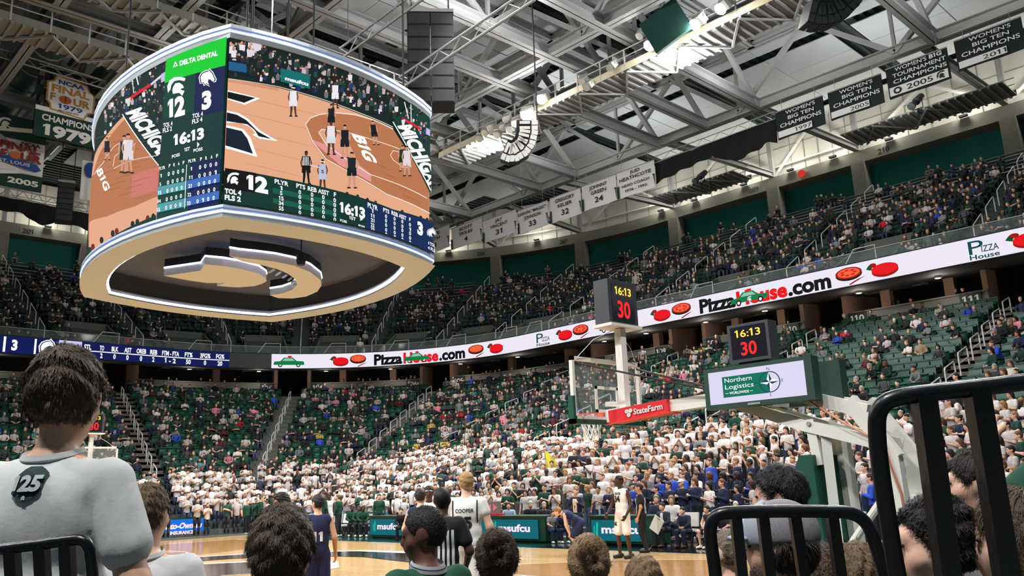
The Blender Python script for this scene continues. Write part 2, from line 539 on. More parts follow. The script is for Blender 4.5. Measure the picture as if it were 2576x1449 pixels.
# loge fascia wall in lengths between the stair doorways
def gap(pos, half):
    s, v = pos[0], pos[1]
    if s in 'AC': return (s, v - half), (s, v + half)
    h = math.degrees(half / 21.9)
    return (s, v + h), (s, v - h)
edges = []
cur = ('A', -14.0)
for a in AISLE_LO:
    g0, g1 = gap(a, 1.15); edges.append((cur, g0)); cur = g1
edges.append((cur, ('C', 18.0)))
def between(p, q, n=14):
    order = {'A': 0, 'B': 1, 'C': 2, 'D': 3}
    if p[0] == q[0]: return span(p, q, n)
    out = []
    lim = {'A': (-14, CY), 'B': (180, 90), 'C': (-CX, CX), 'D': (90, 25)}
    s = p
    for k in 'ABCD':
        if order[k] < order[p[0]] or order[k] > order[q[0]]: continue
        a = p[1] if k == p[0] else lim[k][0]; c = q[1] if k == q[0] else lim[k][1]
        out += [(k, v) for v in np.linspace(a, c, n)][(1 if out else 0):]
    return out
m_band = M("fascia_dark_band", (66, 66, 70), 0.85)
for i, (p, q) in enumerate(edges):
    P = between(p, q)
    b = MB(); solid(b, [(25.45, 9.2), (25.7, 9.2), (25.7, 10.28), (25.45, 10.28)], P)
    w = tag(b.build("wall_loge_front", m_wall), kind="structure")
    b = MB(); solid(b, [(25.40, 10.28), (25.76, 10.28), (25.76, 10.36), (25.40, 10.36)], P); b.build("coping", m_beamc, w)
    b = MB(); solid(b, [(25.43, 9.62), (25.45, 9.62), (25.45, 9.90), (25.43, 9.90)], P); b.build("dark_band", m_band, w)
# doorway cheeks and loge columns
for i, a in enumerate(AISLE_LO):
    for g in gap(a, 1.25):
        (x0, y0), n = plan(25.5, g); (x1, y1), _ = plan(29.8, g)
        b = MB(); b.beam((x0, y0, 10.55), (x1, y1, 10.55), 0.25, 2.7)
        tag(b.build("wall_stair_cheek", m_tan), kind="structure")
def mids(L, f=0.5):
    out = []
    for a, c in zip(L[:-1], L[1:]):
        if a[0] == c[0]: out.append((a[0], a[1] + (c[1] - a[1]) * f))
        elif a[0] == 'A': out.append(('B', (180 + c[1]) / 2))
        else: out.append(('B', (a[1] + 90) / 2))
    return out
for a in mids(AISLE_LO, 0.33) + mids(AISLE_LO, 0.67):
    (x, y), n = plan(26.6, a)
    b = MB(); b.box((x, y, 10.8), (0.5, 0.5, 2.8), ((n[0], n[1], 0), (-n[1], n[0], 0), (0, 0, 1)))
    tag(b.build("pillar_loge", m_tan), kind="structure")
# downlights in the soffit under the balcony: trim ring, lit lens and its light
m_dl = M("downlight_lens", (255, 236, 210), emit=8.0)
DLP = [('A', v) for v in (-4, 1.5, 7)] + [('B', v) for v in (172, 158, 144, 130, 114, 100)] + [('C', v) for v in (-13.5, -10, -5.5, -1.5, 4, 8, 14)]
for k, a in enumerate(DLP):
    (x, y), n = plan(24.2, a); zc = 11.10
    t = thing("soffit_downlight", f"small round downlight under the balcony soffit, {nth(k + 1)} from the end wall", "lamp", (x, y, zc))
    b = MB(); b.lathe([(.10, 0), (.16, -.03), (.16, .02), (.10, .05)], (x, y, zc), 12); b.build("trim_ring", m_rail, t)
    b = MB(); b.lathe([(.01, 0), (.10, 0), (.10, .02), (.01, .02)], (x, y, zc), 12); b.build("lens", m_dl, t)
    glow((x, y, zc - .35), 45, .12, (1, .9, .8), "downlight")
# upper back wall, ring beam, columns, bright wall above
b = MB(); strip(b, [(39.7, 20.2), (39.7, 23.6)])
tag(b.build("wall_upper_back", m_teal), kind="structure")
b = MB(); solid(b, [(38.3, 23.35), (39.7, 23.35), (39.7, 24.25), (38.3, 24.25)])
tag(b.build("beam_ring", m_beamc), kind="structure")
m_seam = M("panel_seam", (150, 150, 146), 0.8)
wa = MB(); strip(wa, [(39.6, 24.2), (39.6, 28.4)])
wallo = tag(wa.build("wall_clerestory", m_white_pan), kind="structure")
COLS = [('A', -8.5), ('A', -2.0), ('A', 4.4), ('A', 10.8), ('B', 164), ('B', 149.5), ('B', 134), ('B', 118.6), ('B', 104.3), ('C', -16.9), ('C', -7.6), ('C', -0.9), ('C', 8.8), ('C', 17)]
SEAMS = []
for p, q in zip(COLS[:-1], COLS[1:]):
    P = between(p, q, 7) if p[0] == q[0] else between(p, q, 5)
    SEAMS += P[1:-1]
for q in SEAMS:
    (x, y), n = plan(39.55, q)
    b = MB(); b.box((x, y, 26.3), (0.03, 0.05, 4.1), ((n[0], n[1], 0), (-n[1], n[0], 0), (0, 0, 1))); b.build("panel_joint", m_seam, wallo)
for z in (25.5, 26.9):
    b = MB(); solid(b, [(39.55, z), (39.6, z), (39.6, z + 0.04), (39.55, z + 0.04)]); b.build("panel_joint", m_seam, wallo)
for a in COLS:
    (x, y), n = plan(38.6, a); ax = ((n[0], n[1], 0), (-n[1], n[0], 0), (0, 0, 1))
    b = MB(); b.box((x, y, 21.9), (0.9, 0.95, 3.0), ax)
    tag(b.build("column_upper", m_beamc), kind="structure")
    b = MB(); b.box((x - n[0] * 0.1, y - n[1] * 0.1, 26.2), (0.35, 0.35, 4.0), ax)
    tag(b.build("column_steel", m_steel), kind="structure")
# wall-washing lamps along the ring beam: fixture, lit lens and its light
m_lampw = M("warm_lamp_lens", (255, 240, 205), emit=14.0)
lamp_pos = []
for p, q in zip(COLS[:-1], COLS[1:]):
    P = between(p, q, 5) if p[0] == q[0] else between(p, q, 3)
    lamp_pos += [P[len(P) // 2]] if p[0] != 'C' else [P[1], P[3]]
for k, a in enumerate(lamp_pos):
    (x, y), n = plan(38.1, a); ax = ((n[0], n[1], 0), (-n[1], n[0], 0), (0, 0, 1))
    t = thing("wall_lamp", f"small wedge lamp on the concrete ring beam washing the pale wall, {nth(k + 1)} round", "lamp", (x, y, 24.25), group="lamps along the ring beam")
    b = MB(); b.box((x, y, 24.32), (0.25, 0.5, 0.14), ax); b.build("housing", m_deck, t)
    b = MB(); b.box((x + n[0] * 0.02, y + n[1] * 0.02, 24.40), (0.18, 0.4, 0.02), ax); b.build("lens", m_lampw, t)
    glow((x - n[0] * 0.35, y - n[1] * 0.35, 25.0), 200, 0.25, (1, 0.93, 0.8), "wall_lamp_light")
# roof: dark deck and pale acoustic panels under it
ZR = 28.4
b = MB(); b.lo((-62, -40, ZR + 0.5), (40, 62, ZR + 0.7))
ceil = tag(b.build("ceiling", m_deck), kind="structure")
def in_view(P, pad=150):
    x, y, z = project(P)
    return z > 1 and -pad < x < W_ + pad and -pad < y < H_ + pad
pm = MB(); pm.box((0, 0, 0), (4.5, 2.9, 0.06))
pme = pm.mesh("ceiling_panel", m_ceil)
np_ = 0
xs = []; x = -58.0
while x < 20:
    xs += [x + 2.25, x + 6.8]; x += 10.3
ys = []; y = -22.0
while y < 52:
    ys += [y + 1.45, y + 4.38, y + 7.31]; y += 9.7
for x in xs:
    for y in ys:
        if not in_view((x, y, ZR), 120): continue
        if math.hypot(x - CAM[0], y - CAM[1]) > 76: continue
        o = bpy.data.objects.new("ceiling_panel", pme); COL.objects.link(o); o.parent = ceil
        o.location = (x, y, ZR + random.uniform(-0.02, 0.02)); np_ += 1
# corrugated ribs of the deck seen in the gaps
b = MB()
for x in np.arange(-58, 22, 0.6):
    b.lo((x, -22, ZR + 0.38), (x + 0.25, 52, ZR + 0.5))
b.build("deck_corrugation", M("deck_rib", (48, 60, 60), 0.7), ceil)["kind"] = "stuff"

# roof trusses
ZB, ZT = 23.6, 27.6
def truss(p, q, nbay, label, w=0.55, phase=0, h=0.6, round_=False):
    p = np.array(p, float); q = np.array(q, float)
    t = thing("roof_truss", label, "truss", ((p + q) / 2)[:3])
    b = MB(); b.ibeam(p, q, w, h, 0.05); b.build("bottom_chord", m_steel, t)
    up = np.array([0, 0, ZT - p[2]])
    b = MB(); b.ibeam(p + up, q + up, w * 0.8, h * 0.8, 0.04); b.build("top_chord", m_steel, t)
    for i in range(nbay):
        a = p + (q - p) * i / nbay; c = p + (q - p) * (i + 1) / nbay; m = (a + c) / 2 + up
        b = MB(); b.beam(a, m, 0.26, 0.26); b.build("diagonal", m_steel, t)
        b = MB(); b.beam(c, m, 0.26, 0.26); b.build("diagonal", m_steel, t)
        b = MB(); b.beam(a, a + up, 0.17, 0.17); b.build("vertical", m_steel, t)
    return t
YL = [(-31.0, "first"), (-27.0, "second"), (-19.0, "third"), (-15.4, "fourth"), (-8.1, "fifth"), (-4.4, "sixth"), (-0.7, "seventh"), (9.5, "eighth")]
for x, w in YL:
    truss((x, -14, ZB), (x, 32.3, ZB), 5, f"pale steel roof truss running across the hall, {w} from the far end wall")
XL = [(-2.2, "first"), (2.2, "second"), (7.0, "third"), (18.0, "fourth"), (22.3, "fifth"), (32.3, "sixth, over the name banners")]
for y, w in XL:
    truss((-40, y, ZB + 0.03), (17, y, ZB + 0.03), 6, f"pale steel roof truss running the length of the hall, {w}")
# outer struts from the last truss to the columns and edge bracing
for a in COLS:
    if a[0] == 'A': continue
    (x, y), n = plan(38.5, a)
    if a[0] == 'C': p = (x, 32.3, ZB)
    else: p = (x - n[0] * 13.0, min(32.3, y - n[1] * 13.0), ZB)
    b = MB(); b.ibeam(p, (x, y, 24.5), 0.4, 0.42, 0.05)
    o = b.build("roof_strut", m_steel)
    tag(o, f"steel strut joining the roof truss to the concrete column, {nth(COLS.index(a) + 1)} bay round the ring", "strut")
for p, q in zip(COLS[:-1], COLS[1:]):
    if p[0] == 'A': continue
    (x0, y0), n0 = plan(38.9, p); (x1, y1), n1 = plan(38.9, q)
    A = np.array((x0, y0, 24.5)); B_ = np.array((x1, y1, 24.5)); m = (A + B_) / 2 + np.array((0, 0, 3.3))
    t = thing("wall_brace", f"white steel V brace in front of the pale wall, {nth(COLS.index(p) + 1)} bay round the ring", "brace", m)
    for a in (A, B_):
        b = MB(); b.beam(a, m, 0.16, 0.16); b.build("brace_leg", m_rail, t)
    b = MB(); b.beam(A + (0, 0, 0.7), B_ + (0, 0, 0.7), 0.12, 0.12); b.build("tie_bar", m_rail, t)
# horizontal service catwalks near the wall (seen under the banners)
def catwalk(name, p, q, w, label, toe, deckm=None, rail=True, sides=(-1, 1), rib=True):
    p = np.array(p, float); q = np.array(q, float); d = (q - p); L = np.linalg.norm(d); d /= L; s = np.cross(d, (0, 0, 1))
    t = thing(name, label, "catwalk", (p + q) / 2)
    b = MB(); b.beam(p, q, w, 0.06); b.build("deck", deckm or m_steel_d, t)
    b = MB()
    for k in np.arange(0.3, L - 0.2, 0.45): b.beam(p + d * k - s * w / 2 - (0, 0, 0.08), p + d * k + s * w / 2 - (0, 0, 0.08), 0.12, 0.1)
    b.build("deck_ribs", m_steel, t)["kind"] = "stuff"
    for sg in sides:
        e = s * sg * w / 2
        b = MB(); b.beam(p + e + (0, 0, 0.16), q + e + (0, 0, 0.16), 0.05, 0.36); b.build("toe_plate", toe, t)
        if rail:
            b = MB(); b.tube([p + e + (0, 0, 1.1), q + e + (0, 0, 1.1)], 0.035, 6); b.tube([p + e + (0, 0, 0.7), q + e + (0, 0, 0.7)], 0.03, 6); b.build("rail", m_rail, t)
            for k in np.arange(0.5, L, 1.6):
                b = MB(); b.beam(p + d * k + e, p + d * k + e + (0, 0, 1.1), 0.07, 0.07); b.build("rail_post", m_rail, t)
    for k in np.arange(0.6, L - 3, 3.2):
        b = MB(); b.beam(p + d * k - s * w / 2 - (0, 0, 0.15), p + d * (k + 1.6) + s * w / 2 - (0, 0, 0.15), 0.1, 0.1); b.beam(p + d * (k + 3.2) - s * w / 2 - (0, 0, 0.15), p + d * (k + 1.6) + s * w / 2 - (0, 0, 0.15), 0.1, 0.1)
        b.build("under_brace", m_steel, t)
    return t
m_toe = M("cream_toe_plate", (236, 226, 196), 0.5)
catwalk("lighting_catwalk", (-16, 21.0, 22.0), (17, 21.0, 22.0), 2.0, "long lighting catwalk with cream kick plates and white rails under the roof", m_toe)
catwalk("lighting_catwalk", (-16.6, -14, 22.3), (-16.6, 19.8, 22.3), 1.7, "shadowed catwalk with ribbed deck crossing behind the video scoreboard", m_steel_d)
catwalk("lighting_catwalk", (-12.6, -14, 23.0), (-12.6, 16, 23.0), 1.2, "narrow upper catwalk with railings above the video scoreboard", m_steel_d)
m_lowrib = M("corrugated_ledge", (140, 138, 130), 0.6)
for k, (x0, x1) in enumerate(((-14.6, -7.2), (0.8, 10.4))):
    catwalk("service_platform", (x0, 41.0, 23.2), (x1, 41.0, 23.2), 2.6, f"ribbed steel service platform hung before the clerestory, {('first','second')[k]} of two", m_steel, m_lowrib, rail=True, sides=(-1,))
# ================================================================ soft bodies: distance fields -> one continuous skin
def _cap(P, a, b, ra, rb):
    a = np.array(a, float); b = np.array(b, float); ab = b - a
    t = np.clip(((P - a) @ ab) / (ab @ ab + 1e-12), 0, 1)
    return np.linalg.norm(P - a - t[..., None] * ab, axis=-1) - (ra + (rb - ra) * t)
def _ell(P, c, r, R=None):
    q = P - np.array(c, float)
    if R is not None: q = q @ np.array(R, float).T
    r = np.array(r, float)
    k0 = np.linalg.norm(q / r, axis=-1); k1 = np.linalg.norm(q / (r * r), axis=-1) + 1e-9
    return k0 * (k0 - 1) / k1
def surfnet(f, org, h):
    nx, ny, nz = f.shape; n = np.array([nx - 1, ny - 1, nz - 1])
    acc = np.zeros((*n, 3)); cnt = np.zeros(tuple(n)); sg = f < 0
    I = np.indices(f.shape).transpose(1, 2, 3, 0).astype(float); quads = []
    cross = []
    for ax in range(3):
        sl0 = [slice(None)] * 3; sl1 = [slice(None)] * 3; sl0[ax] = slice(0, -1); sl1[ax] = slice(1, None)
        a, b = f[tuple(sl0)], f[tuple(sl1)]; c = (sg[tuple(sl0)] != sg[tuple(sl1)])
        t = np.where(c, a / np.where(c, a - b, 1), 0)
        pos = I[tuple(sl0)].copy(); pos[..., ax] += t; pos *= c[..., None]
        o1, o2 = [k for k in range(3) if k != ax]
        for d1 in (0, 1):
            for d2 in (0, 1):
                s = [slice(None)] * 3; s[o1] = slice(d1, n[o1] + d1); s[o2] = slice(d2, n[o2] + d2)
                acc += pos[tuple(s)]; cnt += c[tuple(s)]
        cross.append((c, sg[tuple(sl0)]))
    act = cnt > 0; ids = np.full(tuple(n), -1); ids[act] = np.arange(act.sum())
    V = acc[act] / cnt[act][:, None] * h + org
    F = []
    for ax in range(3):
        c, s0 = cross[ax]; o1, o2 = [k for k in range(3) if k != ax]
        s = [slice(None)] * 3; s[o1] = slice(1, n[o1]); s[o2] = slice(1, n[o2])
        idx = np.argwhere(c[tuple(s)]); neg = s0[tuple(s)][c[tuple(s)]]
        if len(idx) == 0: continue
        idx = idx.copy(); idx[:, o1] += 1; idx[:, o2] += 1
        def cell(d1, d2):
            q = idx.copy(); q[:, o1] -= d1; q[:, o2] -= d2
            return ids[q[:, 0], q[:, 1], q[:, 2]]
        Q = np.stack([cell(1, 1), cell(0, 1), cell(0, 0), cell(1, 0)], -1)
        flip = neg if ax != 1 else ~neg
        Q[~flip] = Q[~flip][:, ::-1]
        F.append(Q)
    return V, np.concatenate(F)
def sdf_mesh(prims, h, k=0.03, cuts=(), warp=None, margin=0.05, holes=()):
    """prims: ('cap',a,b,ra,rb[,k]) / ('ell',c,r[,R][,k]); cuts: (normal, offset) keep n.p<=offset"""
    lo = []; hi = []
    for q in prims:
        if q[0] == 'cap':
            a, b = np.array(q[1]), np.array(q[2]); r = max(q[3], q[4]); lo.append(np.minimum(a, b) - r); hi.append(np.maximum(a, b) + r)
        else:
            r = max(q[2]) if (len(q) > 3 and q[3] is not None) else np.array(q[2]); lo.append(np.array(q[1]) - r); hi.append(np.array(q[1]) + r)
    L, H = np.min(lo, 0) - margin - 2 * h, np.max(hi, 0) + margin + 2 * h
    n = np.ceil((H - L) / h).astype(int) + 1
    f = np.full(tuple(n), 1.0)
    for q, l, u in zip(prims, lo, hi):
        i0 = np.clip(np.floor((l - 0.06 - L) / h).astype(int), 0, n - 1); i1 = np.clip(np.ceil((u + 0.06 - L) / h).astype(int) + 1, 1, n)
        sl = tuple(slice(a, b) for a, b in zip(i0, i1))
        G = np.stack(np.meshgrid(*[np.arange(a, b) * h + L[i] for i, (a, b) in enumerate(zip(i0, i1))], indexing='ij'), -1)
        if q[0] == 'cap': d = _cap(G, q[1], q[2], q[3], q[4])
        else: d = _ell(G, q[1], q[2], q[3] if len(q) > 3 else None)
        o = f[sl]; hh = np.maximum(k - np.abs(o - d), 0) / k
        f[sl] = np.minimum(o, d) - hh * hh * k / 4
    if cuts or holes or warp is not None:
        G = np.stack(np.meshgrid(*[np.arange(m) * h + L[i] for i, m in enumerate(n)], indexing='ij'), -1)
        if warp is not None: f = f + warp(G)
        for nn, off in cuts:
            nn = np.array(nn, float); f = np.maximum(f, G @ nn - off)
        for c, r, R in holes: f = np.maximum(f, -_ell(G, c, r, R))
    return surfnet(f, L, h)
def wob(P, s, seed=0):
    """cheap smooth noise in -1..1"""
    r = np.random.default_rng(seed); v = np.zeros(P.shape[:-1])
    for i in range(4):
        a = r.normal(size=3); a /= np.linalg.norm(a); v += np.sin(P @ a * s * (1 + 0.7 * i) + r.uniform(0, 6)) / (1 + i * 0.5)
    return v / 2.4

m_skin = tint_mat("skin", 0.5, var=0.08, scale=12, sub=0.0)
m_cloth = tint_mat("cloth", 0.85, bump=(60, 0.1), var=0.07, scale=4)
m_hair = tint_mat("hair_strands", 0.6, bump=(90, 0.5), var=0.35, scale=40)
m_shoe = tint_mat("shoe_leather", 0.5, var=0.1)

JS = dict(pelvis=(0, 0, .97), chest=(0, .0, 1.29), neck=(0, -.01, 1.49), head=(0, .025, 1.665),
          sh=(.175, -.005, 1.435), el=(.235, -.02, 1.16), wr=(.245, .07, .91), hip=(.09, 0, .93), kn=(.10, .02, .51), an=(.10, -.02, .09))
def joints(**kw):
    J = {}
    for k, v in JS.items():
        if k in ('pelvis', 'chest', 'neck', 'head'): J[k] = np.array(v, float)
        else:
            for s, t in ((-1, '_l'), (1, '_r')): J[k + t] = np.array((v[0] * s, v[1], v[2]), float)
    for k, v in kw.items():
        if k in J: J[k] = np.array(v, float)
        else:
            for s, t in ((-1, '_l'), (1, '_r')): J[k + t] = np.array((v[0] * s, v[1], v[2]), float)
    return J
def shift(J, keys, d):
    for k in keys: J[k] = J[k] + np.array(d, float)
    return J
def _dir(a, b):
    d = np.array(b, float) - np.array(a, float); return d / (np.linalg.norm(d) + 1e-9)
def hand_prims(wr, d, palm_n, s=1.0, curl=0.35, side=1):
    """palm and five fingers; d = pointing direction, palm_n = palm normal"""
    d = np.array(d, float); n = np.array(palm_n, float); n = n - d * (n @ d); n /= np.linalg.norm(n); x = np.cross(d, n) * side
    P = [('cap', wr, wr + d * .05 * s, .026 * s, .03 * s), ('ell', wr + d * .06 * s, (.04 * s, .018 * s, .045 * s), np.array([x, n, d]))]
    for i, (o, L) in enumerate(((-.030, .070), (-.010, .080), (.011, .075), (.030, .058))):
        b0 = wr + d * .095 * s + x * o * s; d1 = d * math.cos(curl) + n * math.sin(curl); d2 = d * math.cos(curl * 2.4) + n * math.sin(curl * 2.4)
        b1 = b0 + d1 * L * .5 * s; b2 = b1 + d2 * L * .5 * s
        P += [('cap', b0 - d * .02 * s, b1, .0095 * s, .009 * s), ('cap', b1, b2, .009 * s, .0075 * s)]
    t0 = wr + d * .035 * s - x * .03 * s; t1 = t0 - x * .022 * s + d * .03 * s + n * .012 * s; t2 = t1 + d * .03 * s + n * .012 * s
    P += [('cap', t0, t1, .012 * s, .0105 * s), ('cap', t1, t2, .0105 * s, .0085 * s)]
    return P
def head_prims(c, f=(0, 1, 0), u=(0, 0, 1), s=1.0):
    c = np.array(c, float); f = np.array(f, float); f /= np.linalg.norm(f); u = np.array(u, float); u = u - f * (u @ f); u /= np.linalg.norm(u); x = np.cross(f, u)
    R = np.array([x, f, u]); q = lambda a, b, e: c + (x * a + f * b + u * e) * s
    P = [('ell', q(0, -.012, .022), (.077 * s, .097 * s, .098 * s), R), ('ell', q(0, .028, -.045), (.060 * s, .066 * s, .078 * s), R), ('ell', q(0, .055, -.088), (.034 * s, .030 * s, .026 * s), R),
         ('cap', q(0, .088, .012), q(0, .106, -.028), .010 * s, .015 * s), ('ell', q(0, .086, -.060), (.026 * s, .013 * s, .011 * s), R), ('cap', q(-.034, .083, .026), q(.034, .083, .026), .011 * s, .011 * s)]
    for sg in (-1, 1):
        P += [('ell', q(.077 * sg, -.008, -.006), (.013 * s, .024 * s, .036 * s), R), ('ell', q(.043 * sg, .055, -.032), (.024 * s, .028 * s, .024 * s), R)]
    return P, q, R
def body_prims(J, b=1.0, hands=True, hand_dir=None, fem=False, curl=0.4):
    P = []
    sx = _dir(J['sh_l'], J['sh_r']); up = _dir(J['pelvis'], J['chest']); fw = np.cross(up, sx); R = np.array([sx, fw, up]); ph = _dir(J['hip_l'], J['hip_r'])
    w = 0.9 if fem else 1.0
    P += [('ell', J['chest'] + up * .03, (.158 * b * w, .108 * b, .19), R), ('ell', (J['chest'] * .45 + J['pelvis'] * .55), (.138 * b * w, .102 * b, .17), R),
          ('ell', J['pelvis'], (.152 * b, .112 * b, .125), np.array([ph, np.cross(up, ph), up])), ('cap', J['sh_l'] * .85 + J['chest'] * .15, J['sh_r'] * .85 + J['chest'] * .15, .062 * b, .062 * b),
          ('cap', J['neck'] - up * .05, J['head'] - up * .06, .062 * b, .052)]
    for t in ('_l', '_r'): P.append(('cap', J['neck'] - up * .02, J['sh' + t] * .8 + J['chest'] * .2 + up * .03, .05, .045))
    for t, sg in (('_l', -1), ('_r', 1)):
        P += [('cap', J['sh' + t], J['el' + t], .053 * b * w, .042 * b * w), ('cap', J['el' + t], J['wr' + t], .043 * b * w, .028),
              ('cap', J['hip' + t], J['kn' + t], .085 * b, .056 * b), ('cap', J['kn' + t] + (0, 0, 0), J['an' + t], .056 * b, .036)]
        sh = J['kn' + t] * .65 + J['an' + t] * .35
        P += [('ell', sh + fw * -.015, (.05 * b, .052 * b, .1), None)]
        ft = J.get('foot' + t); a = J['an' + t]
        fd = np.array((0, 1, 0.)) if ft is None else np.array(ft, float)
        P += [('cap', a - (0, 0, .035) - fd * .05, a - (0, 0, .05) + fd * .15, .042, .034)]
        if hands:
            d = _dir(J['el' + t], J['wr' + t]) if hand_dir is None or t not in hand_dir else np.array(hand_dir[t], float)
            n = np.array((-sg, 0.15, 0.)) if abs(d[0]) < .85 else np.array((0, 0, -1.))
            P += hand_prims(J['wr' + t], d, n, 1.0, curl, -sg)
    return P
def shirt_prims(J, b=1.0, sleeve=0.55, slack=.022, fem=False, length=0.0):
    sx = _dir(J['sh_l'], J['sh_r']); up = _dir(J['pelvis'], J['chest']); fw = np.cross(up, sx); R = np.array([sx, fw, up]); w = .92 if fem else 1.0; k = slack
    P = [('ell', J['chest'] + up * .03, (.158 * b * w + k, .108 * b + k, .19 + .01), R), ('ell', J['chest'] * .45 + J['pelvis'] * .55, (.142 * b * w + k, .104 * b + k, .19), R),
         ('ell', J['pelvis'] + up * (.02 - length), (.150 * b + k, .112 * b + k, .12), R), ('cap', J['sh_l'] * .85 + J['chest'] * .15, J['sh_r'] * .85 + J['chest'] * .15, .062 * b + .014, .062 * b + .014)]
    for t in ('_l', '_r'): P.append(('cap', J['neck'] - up * .045, J['sh' + t] * .82 + J['chest'] * .18 + up * .03, .056, .056))
    if sleeve > 0:
        for t in ('_l', '_r'):
            e = J['sh' + t] + (J['el' + t] - J['sh' + t]) * min(1, sleeve)
            P.append(('cap', J['sh' + t], e, .053 * b * w + .016, (.053 * b * w + .018 if sleeve <= 1 and sleeve < .9 else .042 * b + .014)))
            if sleeve > 1:
                P.append(('cap', J['el' + t], J['el' + t] + (J['wr' + t] - J['el' + t]) * (sleeve - 1), .042 * b + .015, .03 + .013))
    else:
        for t in ('_l', '_r'): P.append(('cap', J['sh' + t] * .8 + J['chest'] * .2, J['sh' + t] * .7 + J['neck'] * .3, .05, .045))
    return P
def trouser_prims(J, b=1.0, length=2.0, slack=.018):
    up = _dir(J['pelvis'], J['chest']); ph = _dir(J['hip_l'], J['hip_r']); R = np.array([ph, np.cross(up, ph), up])
    P = [('ell', J['pelvis'] + up * .0, (.155 * b + slack, .114 * b + slack, .13), R)]
    for t in ('_l', '_r'):
        e = J['hip' + t] + (J['kn' + t] - J['hip' + t]) * min(1, length)
        P.append(('cap', J['hip' + t], e, .088 * b + slack, (.062 * b + slack if length >= 1 else .085 * b + slack)))
        if length > 1:
            P.append(('cap', J['kn' + t], J['kn' + t] + (J['an' + t] - J['kn' + t]) * (length - 1), .06 * b + slack, .045 + slack * .8))
    return P
def shoe_prims(J):
    P = []
    for t in ('_l', '_r'):
        fd = J.get('foot' + t); fd = np.array((0, 1, 0.)) if fd is None else np.array(fd, float)
        a = J['an' + t]
        P += [('cap', a - (0, 0, .03) - fd * .05, a - (0, 0, .045) + fd * .17, .052, .043), ('cap', a - (0, 0, .01), a - (0, 0, .05), .05, .05)]
    return P
def hair_mesh(c, style, h=.016, f=(0, 1, 0), u=(0, 0, 1), s=1.0, thick=.016, seed=0):
    """cap of hair over the skull; style short / long / curly / buzz / bun / cap"""
    hp, q, R = head_prims(c, f, u, s); t = thick * s
    P = [('ell', q(0, -.014, .026), (.077 * s + t, .097 * s + t, .098 * s + t * 1.2), R)]
    f = R[1]; u = R[2]; cc = np.array(c, float)
    n1 = f * .82 - u * .57; n1 /= np.linalg.norm(n1)
    cuts = [(n1, n1 @ cc + .028 * s), (-u, -(u @ cc) + .065 * s)]
    if style == 'long':
        P += [('cap', q(sg * .066, -.03, .02), q(sg * .085, .02, -.22), .034 * s, .026 * s) for sg in (-1, 1)] + [('cap', q(0, -.075, 0), q(0, -.085, -.24), .07 * s, .06 * s)]
        cuts = [(n1, n1 @ cc + .045 * s)]
    if style == 'bun': P += [('ell', q(0, -.115, .085), (.05 * s, .05 * s, .05 * s), R)]
    amp = {'buzz': .0, 'short': .008, 'curly': .014, 'long': .006, 'bun': .004, 'cap': 0}[style] * s
    wf = (lambda G: amp * wob(G, 110 if style != 'curly' else 160, seed)) if amp else None
    holes = [] if style == 'long' else [(q(sg * .085, .004, -.020), (.035 * s, .030 * s, .046 * s), R) for sg in (-1, 1)]
    return sdf_mesh(P, h, .03 * s, cuts, wf, holes=holes)
def cap_mesh(c, h=.014, f=(0, 1, 0), u=(0, 0, 1), s=1.0):
    hp, q, R = head_prims(c, f, u, s)
    P = [('ell', q(0, -.012, .03), (.086 * s, .106 * s, .104 * s), R)]
    cuts = [(-R[2], -(R[2] @ np.array(c, float)) - .028 * s)]
    V, F = sdf_mesh(P, h, .01, cuts)
    V2, F2 = sdf_mesh([('ell', q(0, .115, .034), (.075 * s, .075 * s, .010 * s), R)], h * .7, .01)
    return np.concatenate([V, V2]), np.concatenate([F, F2 + len(V)])
def _obj(name, VF, mat, parent, color, smooth=True):
    V, F = VF
    me = np_mesh(name, V, F, mat, smooth=smooth)
    o = bpy.data.objects.new(name, me); COL.objects.link(o)
    if parent is not None: o.parent = parent
    o.color = lin(color)
    return o
SKIN = dict(light=(214, 166, 140), fair=(226, 180, 158), tan=(190, 140, 110), brown=(112, 74, 54), dark=(72, 46, 36))
